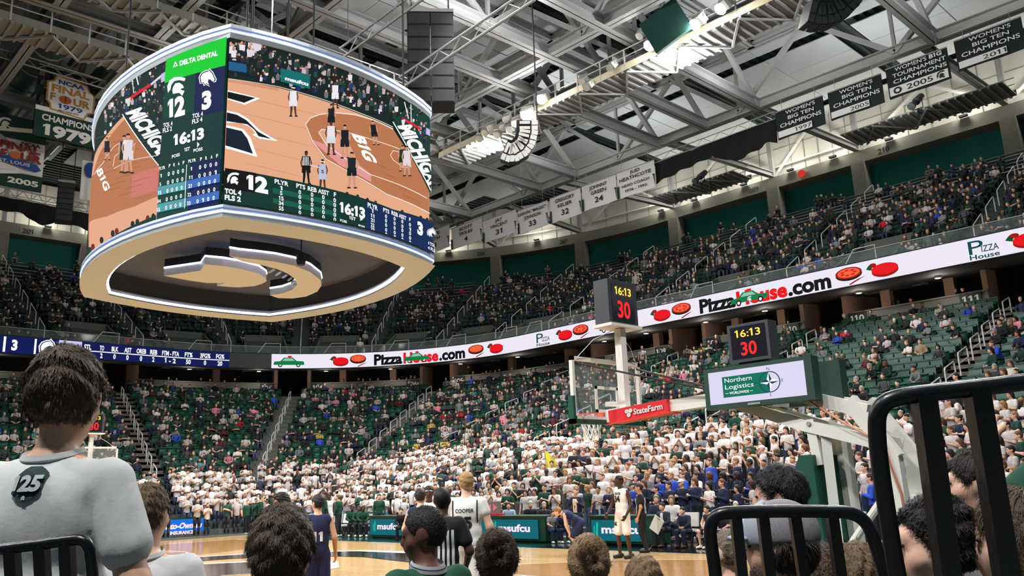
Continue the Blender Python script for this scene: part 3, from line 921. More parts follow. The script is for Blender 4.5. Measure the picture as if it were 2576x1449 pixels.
def person(label, J, loc, rz, scale=1.0, skin='light', shirt=(225, 225, 225), legs=(40, 44, 56), hair=('short', (50, 36, 28)), h=.02, b=1.0, sleeve=.55, leglen=2.0,
           shoes=(230, 230, 230), fem=False, face=(0, 1, 0), up=(0, 0, 1), hands=True, curl=.4, cat="person", group=None, slack=.022, hand_dir=None, hk=.016, eyes=False, name="person", shirt_len=0.0, hs=1.0, wrinkle=0.0):
    """a figure: continuous body mesh with clothing and hair as its children"""
    hp, q, R = head_prims(J['head'], face, up, hs)
    V, F = sdf_mesh(hp + body_prims(J, b, False, hand_dir, fem, curl), h, .028)
    if hands:
        V2 = []; 
        for t, sg in (('_l', -1), ('_r', 1)):
            d = _dir(J['el' + t], J['wr' + t]) if hand_dir is None or t not in hand_dir else np.array(hand_dir[t], float)
            n = np.array((-sg, 0.15, 0.)) if abs(d[0]) < .85 else np.array((0, 0, -1.))
            a, f = sdf_mesh(hand_prims(J['wr' + t], d, n, 1.0, curl, -sg), .009, .012)
            F = np.concatenate([F, f + len(V)]); V = np.concatenate([V, a])
    o = _obj(name, (V, F), m_skin, None, SKIN[skin] if isinstance(skin, str) else skin)
    o.location = loc; o.rotation_euler = (0, 0, rz); o.scale = (scale,) * 3
    tag(o, label, cat, group)
    if shirt is not None: _obj("shirt", sdf_mesh(shirt_prims(J, b, sleeve, slack, fem, shirt_len), h, .03 if not wrinkle else .014, warp=(lambda G: wrinkle * (wob(G * (1, 1, .45), 26, 3) + .5 * wob(G * (1, 1, .6), 70, 5))) if wrinkle else None), m_cloth, o, shirt)
    if legs is not None: _obj("trousers" if leglen > 1.3 else "shorts", sdf_mesh(trouser_prims(J, b, leglen), h * 1.5 if h < .017 else h * 1.1, .03), m_cloth, o, legs)
    if shoes is not None: _obj("shoes", sdf_mesh(shoe_prims(J), max(h, .02), .02), m_shoe, o, shoes)
    if hair is not None:
        if hair[0] == 'cap':
            _obj("cap", cap_mesh(J['head'], hk, face, up, hs), m_cloth, o, hair[1])
            _obj("hair", hair_mesh(J['head'], 'buzz', hk, face, up, hs, .006), m_hair, o, (46, 34, 28))
        else:
            _obj("hair", hair_mesh(J['head'], hair[0], hk, face, up, hs, hair[2] if len(hair) > 2 else .016), m_hair, o, hair[1])
    if eyes:
        E = [sdf_mesh([('ell', q(sg * .034 * 1, .0935, .004), (.011 * hs, .006 * hs, .005 * hs), R)], .003, .004, margin=.01) for sg in (-1, 1)]
        V = np.concatenate([e[0] for e in E]); F = np.concatenate([E[0][1], E[1][1] + len(E[0][0])])
        _obj("eyes", (V, F), m_shoe, o, (18, 14, 12))
    return o
# poses -----------------------------------------------------------------------------------
def pose_stand(): return joints()
def pose_clap(): return joints(el=(.235, .03, 1.17), wr=(.05, .27, 1.26))
def pose_pray(): return joints(el=(.21, .09, 1.17), wr=(.035, .2, 1.40))
def pose_cross(): return joints(el=(.25, .07, 1.18), wr=(-.07, .19, 1.20))
def pose_sit(lean=0.0):
    return joints(pelvis=(0, 0, .55), chest=(0, .02 + lean * .6, .86 - lean * .1), neck=(0, .03 + lean, 1.06 - lean * .25), head=(0, .07 + lean * 1.2, 1.225 - lean * .35), sh=(.175, .02 + lean * .95, 1.0 - lean * .2),
                  el=(.235, .1 + lean, .76 - lean * .1), wr=(.09, .33, .66), hip=(.09, .03, .52), kn=(.13, .47, .52), an=(.13, .44, .09))
def pose_sit_cross(): return joints(**{**dict(pelvis=(0, 0, .55), chest=(0, .02, .86), neck=(0, .03, 1.06), head=(0, .07, 1.225), sh=(.175, .02, 1.0), hip=(.09, .03, .52), kn=(.13, .47, .52), an=(.13, .44, .09)), 'el': (.25, .1, .76), 'wr': (-.06, .22, .80)})
# ================================================================ ribbon board round the balcony
DR = 21.42
_rp = []; 
for q in poss(-14, 1.0):
    _rp.append(plan(DR, q))
RX = np.array([p[0] for p in _rp]); RN = np.array([p[1] for p in _rp])
RS = np.concatenate([[0], np.cumsum(np.linalg.norm(np.diff(RX, axis=0), axis=1))])
def rib(s, z, lift):
    x = np.interp(s, RS, RX[:, 0]); y = np.interp(s, RS, RX[:, 1]); n = np.array([np.interp(s, RS, RN[:, 0]), np.interp(s, RS, RN[:, 1])])
    return np.array((x - n[0] * lift, y - n[1] * lift, 10.94 + z))
_sx = np.linspace(RS[0], RS[-1], 900); _px = np.array([project(rib(s, .53, 0)) for s in _sx])
_ok = (_px[:, 2] > 5); _sx, _px = _sx[_ok], _px[_ok]
_k = np.argsort(_px[:, 0]); 
def s_of(px): return float(np.interp(px, _px[_k, 0], _sx[_k]))
RIB = Surf(rib)
RH = 1.06
m_led_w = M("led_white", (238, 232, 246), emit=1.0)
m_led_navy = M("led_navy", (12, 26, 84), emit=1.0)
m_led_black = M("led_black", (14, 16, 24), 0.5)
m_led_pure = M("led_pure_white", (255, 255, 255), emit=1.15)
m_led_blk = M("led_print_black", (14, 16, 18), emit=0.6)
m_led_red = M("led_red", (232, 16, 28), emit=1.0)
m_led_redd = M("led_dark_red", (168, 20, 18), emit=0.9)
m_led_green = M("led_car_green", (16, 128, 72), emit=0.9)
m_led_greend = M("led_car_dark", (10, 78, 48), emit=0.9)
m_led_or = M("led_pizza_orange", (236, 104, 62), emit=1.0)
m_led_lil = M("led_lilac", (206, 196, 240), emit=1.0)
m_led_glass = M("led_car_window", (150, 206, 190), emit=0.9)
m_led_teal = M("led_logo_teal", (14, 74, 84), emit=0.9)
s0, s1, s2, s3 = RS[0], s_of(577), s_of(683), RS[-1]
rb = thing("ribbon_display", "long curved electronic ribbon board wrapping the front of the upper balcony", "display board", tuple(rib(s_of(1000), 0, 0)))
b = MB(); solid(b, [(21.44, 10.9), (21.6, 10.9), (21.6, 12.06), (21.44, 12.06)], poss(-14, 2.0)); b.build("housing", m_dark, rb)
RIB.rect(s0, 0, s1, RH, m_led_navy, rb, .004, "stats_screen", .6)
RIB.rect(s1, 0, s2, RH, m_led_black, rb, .004, "dark_screen", .6)
RIB.rect(s2, 0, s3, RH, m_led_w, rb, .004, "advert_screen", .6)
def rt(t, x0, x1, v, h, mat, bold=.03):
    a, c = s_of(x0), s_of(x1); RIB.text(t, a, v, h, mat, rb, w=abs(c - a), align='L', bold=bold, lift=.02)
L_ = m_led_pure
for t, x0, x1, v in (("STL", 211, 229, '1'), ("TO", 250, 261, '2'), ("BLK", 280, 297, '0'), ("AST", 312, 330, '0'), ("OREB", 343, 367, '0'), ("REB", 377, 395, '2'), ("FTM - FTA", 407, 450, '1 - 2'), ("FT%", 464, 484, '50'), ("3FG%", 503, 529, '0'), ("FG%", 543, 564, '20')):
    rt(t, x0, x1, .60, .32, L_); c = (x0 + x1) / 2; w = {1: 3, 2: 6, 5: 14}[len(v)]
    rt(v, c - w, c + w, .10, .32, L_)
RIB.rect(s_of(205), .47, s_of(577), .53, L_, rb, .02, "rule_line", .6)
RIB.rect(s_of(147), 0, s_of(205), RH, m_led_lil, rb, .012, "fouls_panel", .6)
rt("FOULS", 152, 181, .62, .30, m_led_navy); rt("4", 192, 198, .62, .30, m_led_navy); rt("TOL", 152, 166, .1, .30, m_led_navy)
rt("3", 29, 44, .22, .62, L_, .05)
RIB.rect(s_of(8), .05, s_of(14), 1.0, L_, rb, .02, "divider", .6); RIB.rect(s_of(86), .05, s_of(91), 1.0, L_, rb, .02, "divider", .6)
HORSE = [(-.42, -.30), (-.48, .05), (-.36, .30), (-.10, .44), (.06, .46), (.12, .56), (.20, .44), (.30, .36), (.42, .10), (.50, -.06), (.46, -.20), (.34, -.24), (.22, -.10), (.06, -.06), (.02, -.22), (.12, -.46), (-.08, -.36), (-.2, -.42), (-.26, -.28)]
HELM_C = [(-.50, -.34), (-.54, .02), (-.42, .34), (-.14, .52), (.2, .54), (.46, .46), (.40, .30), (.10, .36), (-.16, .30), (-.32, .08), (-.36, -.16)]
HELM_F = [(-.22, -.02), (-.10, .18), (.12, .22), (.30, .10), (.38, -.06), (.24, -.10), (.20, -.18), (.40, -.22), (.36, -.34), (.28, -.50), (.12, -.34), (-.06, -.36), (-.22, -.40), (-.26, -.22)]
def xf(P, cx, cy, s, sx=1.0): return [(cx + a * s * sx, cy + b * s) for a, b in P]
def helmet(S, cx, cy, s, mat, parent, lift=.02, sx=1.0, maxlen=None):
    S.poly(xf(HELM_C, cx, cy, s, sx), mat, parent, lift, "helmet_crest", maxlen); S.poly(xf(HELM_F, cx, cy, s, sx), mat, parent, lift, "helmet_face", maxlen)
def horse(S, cx, cy, s, mat, dark, parent, lift=.02, maxlen=None):
    S.poly(xf(HORSE, cx, cy, s * 1.12), mat, parent, lift, "horse_outline", maxlen)
    S.poly(xf(HORSE, cx, cy, s * .98), dark, parent, lift + .006, "horse_inline", maxlen); S.poly(xf(HORSE, cx, cy, s * .86), mat, parent, lift + .012, "horse_head", maxlen)
horse(RIB, (s_of(95) + s_of(145)) / 2, .5, 1.0, L_, m_led_navy, rb)
def car(x0, x1):
    a, c = s_of(x0), s_of(x1); w = c - a
    B = [(.0, .34), (.03, .52), (.22, .56), (.34, .84), (.62, .84), (.74, .58), (.97, .54), (1., .36), (.98, .26), (.02, .26)]
    RIB.poly([(a + u * w, v * .95) for u, v in B], m_led_green, rb, .03, "car_body")
    RIB.poly([(a + u * w, v * .95) for u, v in [(.28, .58), (.37, .78), (.60, .78), (.69, .58)]], m_led_glass, rb, .036, "car_window")
    for u in (.22, .80):
        RIB.poly(ell(a + u * w, .24, .16, .16, 14), m_led_blk, rb, .04, "car_wheel"); RIB.poly(ell(a + u * w, .24, .09, .09, 12), m_led_w, rb, .046, "car_hubcap")
    RIB.rect(a + .46 * w, .80, a + .58 * w, .93, m_led_red, rb, .034, "roof_sign")
    helmet(RIB, a + .52 * w, .36, .26, m_led_w, rb, .05)
def tomato(x0, x1):
    a, c = s_of(x0), s_of(x1); w = c - a
    RIB.poly(ell(a + .58 * w, .40, .42 * w, .30, 24), m_led_redd, rb, .026, "dish_side"); RIB.poly(ell(a + .58 * w, .50, .42 * w, .28, 24), m_led_red, rb, .032, "dish_top")
    RIB.poly(ell(a + .22 * w, .76, .12 * w, .11, 14), m_led_redd, rb, .036, "tomato"); RIB.poly([(a, .62), (a + .1 * w, .8), (a + .2 * w, .66), (a + .16 * w, .52)], m_led_greend, rb, .04, "tomato_leaf")
def pizza(x0, x1):
    a, c = s_of(x0), s_of(x1); w = c - a
    RIB.poly(ell(a + .45 * w, .56, .44 * w, .30, 24), m_led_blk, rb, .024, "pizza_pan"); RIB.poly(ell(a + .45 * w, .64, .44 * w, .29, 24), m_led_redd, rb, .03, "pizza_crust"); RIB.poly(ell(a + .45 * w, .65, .37 * w, .23, 24), m_led_or, rb, .036, "pizza_cheese")
    for i in range(7):
        an = i * .9; RIB.poly(ell(a + (.45 + .22 * math.cos(an)) * w, .65 + .13 * math.sin(an), .07 * w, .05, 8), m_led_red, rb, .04, "topping")
    RIB.poly([(a + .42 * w, .06), (a + .50 * w, .12), (a + .74 * w, .26), (a + .98 * w, .34), (a + .72 * w, .18), (a + .46 * w, .02)], m_led_redd, rb, .04, "pizza_slice_server")
def word(x0, x1, x2, x3):
    rt("Pizza", x0, x1, .12, .78, m_led_blk, .045); rt("House", x1 + 3, x2, .12, .78, m_led_red, .045); rt(".com", x2 + 2, x3, .12, .78, m_led_blk, .045)
def ph_logo(x0, x1):
    m = m_led_teal; w = x1 - x0
    rt("P", x0, x0 + w * .5, .30, .66, m, .0); rt("IZZA", x0 + w * .42, x1, .34, .30, m, .01); rt("House", x0, x1, .06, .22, m, .02)
car(688, 766); tomato(830, 877); pizza(880, 926); word(941, 1012, 1103, 1170); car(1016, 1080); pizza(1178, 1222); tomato(1226, 1266)
ph_logo(1350, 1383); tomato(1399, 1440); pizza(1441, 1486); car(1508, 1560); tomato(1637, 1687); pizza(1690, 1745); word(1760, 1850, 1980, 2090); car(1838, 1932)
pizza(2102, 2178); tomato(2180, 2260); ph_logo(2437, 2512); tomato(2530, 2640)
# glass parapet above the ribbon
for k, (p, q) in enumerate(zip([('A', -14)] + AISLE_UP, AISLE_UP + [('C', 18)])):
    P = between(p, q, 10)
    t = thing("balcony_glass", f"clear glass balcony guard above the ribbon board, {nth(k + 1)} length from the end wall", "guard", (*plan(21.6, P[5])[0], 12.06))
    b = MB(); solid(b, [(21.55, 12.06), (21.57, 12.06), (21.57, 12.55), (21.55, 12.55)], P); b.build("glass_pane", m_glass, t)
    b = MB(); solid(b, [(21.53, 12.55), (21.59, 12.55), (21.59, 12.59), (21.53, 12.59)], P); b.build("cap_rail", m_steel_d, t)

# ================================================================ section numbers
m_signd = M("sign_dark_plate", (30, 36, 42), 0.6); m_signt = M("sign_white_print", (215, 220, 220), 0.6)
m_numd = M("stencil_dark_paint", (40, 42, 40), 0.8)
def dsurf(d, z, pos):
    (x, y), n = plan(d, pos)
    return flat((x, y, z), (n[1], -n[0], 0), (0, 0, 1))
for txt, a in (("201", ('A', 6.2)), ("206", ('B', 121)), ("207", ('B', 107)), ("208", ('C', -18.2)), ("209", ('C', -9.2)), ("210", ('C', 1.0)), ("211", ('C', 10.6))):
    t = thing("section_number", f"dark stencilled number on the ring beam, {nth(int(txt) - 200)} bay", "number sign", (*plan(38.25, a)[0], 23.4))
    S = dsurf(38.3, 23.55, a)
    S.rect(-.6, -.08, .6, .5, m_beamc, t, .01, "number_patch"); S.text(txt, 0, 0, .38, m_numd, t, w=.8, lift=.03)
for txt, a, k in (("102", 0, -1), ("102", 0, 1), ("104", 1, -1), ("104", 1, 1), ("106", 2, -1), ("106", 2, 1), ("108", 3, 1), ("109", 4, -1), ("109", 4, 1), ("110", 5, -1), ("110", 5, 1), ("111", 6, -1)):
    A = AISLE_LO[a]; g = gap(A, 1.95)[0 if k < 0 else 1]
    t = thing("section_sign", f"small dark plate numbered {txt} on the loge wall {'before' if k < 0 else 'past'} the {nth(a + 1)} stair doorway", "number sign", (*plan(25.3, g)[0], 9.6))
    S = dsurf(25.40, 9.72, g)
    b = MB(); (x, y), n = plan(25.38, g); b.box((x, y, 9.96), (.06, 1.0, .72), ((n[0], n[1], 0), (-n[1], n[0], 0), (0, 0, 1))); b.build("plate", m_signd, t)
    S.text(txt, 0, 0.08, .36, m_signt, t, w=.75, lift=.07)

# ================================================================ aisle rails
RAIL = MB()
def hoop(d, i0, i1, zf, pos, side, hgt=.95, mid=True, w=0):
    """inverted U rail following the stair slope"""
    (x0, y0), n = plan(d(i0), apos(pos, d(i0))); (x1, y1), _ = plan(d(i1), apos(pos, d(i1)))
    tx, ty = -n[1] * side, n[0] * side
    a = np.array((x0 + tx, y0 + ty, zf(i0))); c = np.array((x1 + tx, y1 + ty, zf(i1)))
    b = MB(); H = np.array((0, 0, hgt))
    b.tube([a, a + H * .93, a + H + (c - a) * .06, c + H - (c - a) * .06, c + H * .93, c], .032, 6)
    if mid: b.tube([a + H * .55, c + H * .55], .026, 6)
    return b
ordn = ["first", "second", "third", "fourth", "fifth", "sixth", "seventh", "eighth", "ninth", "tenth", "eleventh", "twelfth", "thirteenth"]
dl = lambda i: D0_L + TREAD_L * (i + .5); du = lambda i: D0_U + TREAD_U * (i + .5)
lo_names = ["102", "104", "106", "108", "109", "110", "111"]
for k, a in enumerate(AISLE_LO):
    for j, i in enumerate(range(7, 25, 2)):
        P0 = plan(dl(i), apos(a, dl(i)))[0]
        if not in_view((*P0, zl(i)), 30): continue
        o = hoop(dl, i, i + 1.35, lambda q: zl(int(q)), a, 0.0).build("stair_handrail", m_rail)
        tag(o, f"white hoop handrail in the lower aisle {nth(k + 1)} from the far end, {ordn[j]} from the floor", "handrail")
for k, a in enumerate(AISLE_UP):
    for j, i in enumerate(range(2, 19, 3)):
        P0 = plan(du(i), a)[0]
        if not in_view((*P0, zu(i)), 30): continue
        o = hoop(du, i, i + 2.0, lambda q: zu(int(q)), a, 0.0, mid=False).build("stair_handrail", m_rail)
        tag(o, f"thin white handrail, {nth(k + 1)} upper aisle from end wall, {ordn[j]} above the ribbon board", "handrail")
# concrete aisle stairs
for k, a in enumerate(AISLE_LO):
    b = MB()
    for i in range(5, 26):
        for hf in (0, 1):
            dd = D0_L + TREAD_L * (i + .5 * hf); z = zl(i) + (0.18 if hf else 0) ; 
            (x, y), n = plan(dd + .21, apos(a, dd + .21))
            b.box((x, y, z - .09 + .005), (.42, 1.25, .2), ((n[0], n[1], 0), (-n[1], n[0], 0), (0, 0, 1)))
    tag(b.build("aisle_stairs_lower", M("stair_concrete", (108, 100, 94), .9, noise=(2, .2))), kind="structure")
# upper entrances: cheek walls and dark doorway
VOM = mids(AISLE_UP)
m_vom = M("entrance_concrete", (92, 96, 88), .9, noise=(1, .2))
for k, a in enumerate(VOM):
    (x, y), n = plan(25.5, a); t = thing("stand_entrance", f"walled concrete entrance cut into the upper stand, {ordn[k]} from the end wall", "entrance", (x, y, 11.4))
    for sg in (-1, 1):
        p0, p1 = [np.array(plan(dd, a)[0]) + sg * 1.45 * np.array((-n[1], n[0])) for dd in (22.3, 26.6)]
        b = MB(); V = [(p0[0], p0[1], 11.35), (p1[0], p1[1], 11.35), (p1[0], p1[1], 14.3), (p0[0], p0[1], 12.2)]
        off = np.array((-n[1], n[0], 0)) * .12 * sg
        V2 = [tuple(np.array(q) + off) for q in V]
        b.add(V + V2, [[0, 1, 2, 3], [7, 6, 5, 4], [0, 4, 5, 1], [1, 5, 6, 2], [2, 6, 7, 3], [3, 7, 4, 0]]); b.build("cheek_wall", m_vom, t)
    ax = ((n[0], n[1], 0), (-n[1], n[0], 0), (0, 0, 1)); (bx, by), _ = plan(26.6, a)
    b = MB(); b.box((bx, by, 12.85), (.15, 2.9, 2.9), ax); b.build("end_wall", m_vom, t)
    b = MB(); b.box((bx - n[0] * .1, by - n[1] * .1, 12.2), (.04, 1.6, 1.6), ax); b.build("doorway", m_dark, t)
    # front rail
    (fx, fy), _ = plan(22.1, a); q = np.array((-n[1], n[0], 0)) * .9; c = np.array((fx, fy, 11.9))
    b = MB(); b.tube([c - q, c - q + (0, 0, 1.0), c + q * .2 + (0, 0, 1.0), c + q, c + q - (0, 0, .2)], .03, 6); b.build("rail", m_rail, t)
# pale bench edges on the highest rows
m_bench = M("aluminium_bench", (150, 158, 156), .45, .3)
for i in range(ROWS_U):
    for k, (p, q) in enumerate(zip([('A', -14)] + AISLE_UP, AISLE_UP + [('C', 18)])):
        if i < 14 : continue
        P = between(p, q, 8)
        b = MB(); solid(b, [(D0_U + TREAD_U * i + .25, zu(i) + .42), (D0_U + TREAD_U * i + .55, zu(i) + .42), (D0_U + TREAD_U * i + .55, zu(i) + .46), (D0_U + TREAD_U * i + .25, zu(i) + .46)], P[1:-1] if p[0] == q[0] == 'B' else P)
        o = b.build("bench_row", m_bench)
        tag(o, f"pale metal bench, {nth(k + 1)} upper block from end wall, {ordn[i - 14]} of top rows", "bench")

# ================================================================ seats and crowd
def seats_in(d, aisles, pitch, half, P0=-14.0):
    """seat positions along one row, outside the aisles: (pos, block, index)"""
    out = []
    R = d - 3.67
    bounds = [('A', P0)] + [apos(q, d) for q in aisles] + [('C', 18.0)]
    for blk, (p, q) in enumerate(zip(bounds[:-1], bounds[1:])):
        segs = []
        order = 'ABC'
        for s in order:
            if order.index(s) < order.index(p[0]) or order.index(s) > order.index(q[0]): continue
            lim = {'A': (P0, CY), 'B': (180, 90), 'C': (-CX, CX)}[s]
            a = p[1] if s == p[0] else lim[0]; c = q[1] if s == q[0] else lim[1]
            L = abs(c - a) * (math.radians(1) * R if s == 'B' else 1.0)
            if L > 1e-3: segs.append((s, a, c, L))
        tot = sum(x[3] for x in segs); n = int((tot - 2 * half) / pitch)
        if n <= 0: continue
        st = (tot - n * pitch) / 2 + pitch / 2
        for k in range(n):
            u = st + k * pitch; 
            for s, a, c, L in segs:
                if u <= L: out.append(((s, a + (c - a) * u / L), blk, k)); break
                u -= L
    return out
PAL = dict(white=(208, 200, 198), green=(18, 58, 44), black=(20, 22, 26), navy=(22, 30, 58), grey=(120, 122, 124), dkgrey=(60, 62, 66), red=(176, 30, 44), pink=(214, 130, 150), blue=(40, 72, 170), teal=(70, 120, 120), yellow=(196, 176, 60), maroon=(90, 26, 40), tan=(150, 128, 104), lilac=(150, 130, 170))
HAIRC = [((38, 26, 20), "dark"), ((20, 16, 15), "black"), ((92, 62, 40), "brown"), ((150, 112, 70), "blond"), ((150, 150, 148), "grey"), ((110, 60, 36), "auburn")]
people = []
def add_person(d, i, pos, blk, k, z, kind, up):
    (x, y), n = plan(d, pos)
    c = np.array((x, y, z))
    px, py, pz = project(c + (0, 0, .9))
    if pz < 3 or px < -60 or px > W_ + 60 or py < -60 or py > H_ + 120: return
    # look towards the middle of the floor, a little scatter
    yaw = math.atan2(-y * .6, 4 - x) - math.pi / 2 + random.gauss(0, .25)
    r = random.random()
    if kind == 'student':
        col = 'white' if r < .80 else random.choice(['green', 'green', 'black', 'grey', 'green', 'navy'])
        pose = random.choice(['clap', 'clap', 'pray', 'stand', 'cross', 'clap'])
    elif kind == 'visitor':
        col = random.choice(['navy', 'navy', 'navy', 'blue', 'grey', 'white']); pose = random.choice(['clap', 'stand', 'cross', 'clap'])
    else:
        if up: col = random.choices(['black', 'navy', 'green', 'dkgrey', 'grey', 'white', 'red', 'blue'], [30, 20, 22, 16, 8, 9, 1, 2])[0]
        else: col = random.choices(['green', 'black', 'navy', 'dkgrey', 'grey', 'white', 'red', 'pink', 'blue', 'teal', 'maroon', 'tan', 'yellow'], [24, 24, 12, 10, 11, 17, 2, 2, 2, 1.5, 2, 1.5, .6])[0]
        pose = random.choice(['sit', 'sit', 'sit2', 'sitx', 'sit2'])
        if random.random() < .02: pose = 'stand'
    fem = random.random() < (.5 if kind == 'student' else .4)
    hs = random.choices(['long', 'bun'] if fem else ['short', 'cap', 'curly', 'buzz'], [8, 1] if fem else [8, 2.2, 2, 1.4])[0]
    hc = random.choices(HAIRC, [4, 2.4, 3, 2, (2.2 if kind == 'fan' else .05), .8])[0]
    sk = random.choices(['light', 'fair', 'tan', 'brown', 'dark'], [40, 34, 12, 7, 5])[0]
    people.append(dict(c=c, yaw=yaw, pose=pose, shirt=col, fem=fem, hs=hs, hc=hc, sk=sk, sc=random.gauss(.955 if fem else 1.0, .035), row=i, blk=blk, k=k, up=up, kind=kind, px=px, py=py, pz=pz))
seats = []
PIT = .515
STUD = 7
def stud_rows(blk): return {0: 5, 1: 6, 2: 7, 3: 7, 4: 8, 5: 8, 6: 8, 7: 8}.get(blk, 7)
for i in range(ROWS_L):
    d = D0_L + TREAD_L * (i + .45)
    ns = None
    for pos, blk, k in seats_in(d, AISLE_LO, PIT if i >= 7 else .50, .62 if i >= 7 else .12):
        (x, y), n = plan(d, pos)
        q = project((x, y, zl(i) + .5))
        if q[2] < 3 or not (-80 < q[0] < W_ + 80) or q[1] > H_ + 60: continue
        if i < stud_rows(blk):
            if pos[0] == 'A' and pos[1] < -6: continue
            vis = (pos[0] == 'C' and 3.2 < pos[1] < 14 and i < 3)
            if random.random() < .93: add_person(d, i, pos, blk, k, zl(i), 'visitor' if vis else 'student', False)
        else:
            seats.append((d, i, pos, blk, k, zl(i)))
            occ = .62
            if pos[0] == 'C' and pos[1] > 1.3: occ = .40 if i < 13 else .34
            if pos[0] == 'C' and -7.8 < pos[1] < 1.3: occ = .50
            if pos[0] == 'B' and i > 10: occ = .55
            if i > 22: occ *= .8
            # people come in small parties
            g = math.sin(k * .9 + i * 2.1 + blk * 1.7) * .25
            if random.random() < occ + g: add_person(d + .05, i, pos, blk, k, zl(i) - .08, 'fan', False)
for i in range(ROWS_U):
    d = D0_U + TREAD_U * (i + .45)
    for pos, blk, k in seats_in(d, AISLE_UP, .52, .6):
        if i < 6:
            bad = False
            for v in VOM:
                (vx, vy), _ = plan(d, v); (x, y), _ = plan(d, pos)
                if math.hypot(vx - x, vy - y) < 1.75: bad = True
            if bad: continue
        occ = .66 if i < 13 else (.42 if i < 16 else .10)
        g = math.sin(k * .7 + i * 1.3 + blk * 2.3) * .25
        if i >= 14 or True:
            if random.random() < occ + g: add_person(d, i, pos, blk, k, zu(i) - .05, 'fan', True)
        if i < 14: seats.append((d, i, pos, blk, k, zu(i), True))
for j, P in enumerate(edges):
    for pos in between(P[0], P[1], 30)[3:-3]:
        if random.random() < .35: add_person(26.5, 26, pos, j, 0, 9.45, 'fan', True)
# choose the ones that show largest
OCC = [(0, 1110, 345, 1449), (70, 885, 265, 1120), (340, 1215, 430, 1449), (625, 1295, 790, 1449), (2195, 950, 2330, 1449), (2270, 1240, 2576, 1449), (1785, 1280, 2200, 1449), (1000, 1290, 1190, 1449), (1900, 1180, 2130, 1449)]
def hidden(px, py):
    if px < 4 or px > W_ - 4 or py > H_ - 190: return True
    return any(a < px < c and b_ < py < d_ for a, b_, c, d_ in OCC)
cand = sorted([p for p in people if not hidden(*project(p['c'] + (0, 0, 1.35 if p['pose'] in ('stand', 'clap', 'pray', 'cross') else 1.0))[:2])], key=lambda p: p['pz'])
chosen = cand[:285]; cid = set(id(p) for p in chosen)
POSEF = dict(stand=pose_stand, clap=pose_clap, pray=pose_pray, cross=pose_cross, sit=lambda: pose_sit(0), sit2=lambda: pose_sit(.16), sitx=pose_sit_cross)
_tmpl = {}
def template(pose, fem):
    key = (pose, fem)
    if key not in _tmpl:
        J = POSEF[pose](); hp, q, R = head_prims(J['head'])
        b_ = .9 if fem else 1.0
        hx = sdf_mesh(hp, .0165, .02); bd = sdf_mesh(body_prims(J, b_, False, None, fem) + [('ell', J['wr_l'] + _dir(J['el_l'], J['wr_l']) * .07, (.035, .035, .05), None), ('ell', J['wr_r'] + _dir(J['el_r'], J['wr_r']) * .07, (.035, .035, .05), None)] + hp[:2], .026, .03)
        ey = [sdf_mesh([('ell', q(sg * .034, .0935, .004), (.013, .006, .007), None), ('cap', q(sg * .018, .094, .026), q(sg * .05, .085, .027), .005, .004)], .005, .004, margin=.01) for sg in (-1, 1)]
        _tmpl[key] = dict(eyes=np_mesh("eyes", np.concatenate([ey[0][0], ey[1][0]]), np.concatenate([ey[0][1], ey[1][1] + len(ey[0][0])]), m_shoe), body=np_mesh("person", np.concatenate([bd[0], hx[0]]), np.concatenate([bd[1], hx[1] + len(bd[0])]), m_skin, smooth=True),
                          shirt=np_mesh("shirt", *sdf_mesh(shirt_prims(J, b_, .6, .022, fem), .026, .03), m_cloth, smooth=True),
                          jacket=np_mesh("jacket", *sdf_mesh(shirt_prims(J, b_, 1.92, .026, fem), .026, .03), m_cloth, smooth=True),
                          trousers=np_mesh("trousers", *sdf_mesh(trouser_prims(J, b_), .028, .03), m_cloth, smooth=True), head=J['head'], hair={})
    return _tmpl[key]
def hair_t(T, style):
    if style not in T['hair']:
        VF = cap_mesh(T['head'], .017) if style == 'cap' else hair_mesh(T['head'], style, .017, thick=.008 if style == 'buzz' else .016)
        T['hair'][style] = np_mesh("hair", *VF, m_cloth if style == 'cap' else m_hair, smooth=True)
    return T['hair'][style]
blk_lo = ["end block", "first corner", "second corner", "third corner", "home bench block", "scorers table block", "visitors bench block", "goal side block"]
posew = dict(stand="standing", clap="clapping", pray="cheering", cross="standing", sit="seated", sit2="leaning", sitx="folded-arm seated")
hairw = dict(long="long {} hair", bun="{} bun", short="short {} hair", curly="curly {} hair", buzz="cropped {} hair", cap="a cap")
colw = dict(white="white", green="dark green", black="black", navy="navy", grey="grey", dkgrey="charcoal", red="red", pink="pink", blue="blue", teal="teal", yellow="yellow", maroon="maroon", tan="tan", lilac="lilac")
CAPC = [(225, 225, 225), (24, 60, 46), (20, 22, 26), (60, 62, 66)]
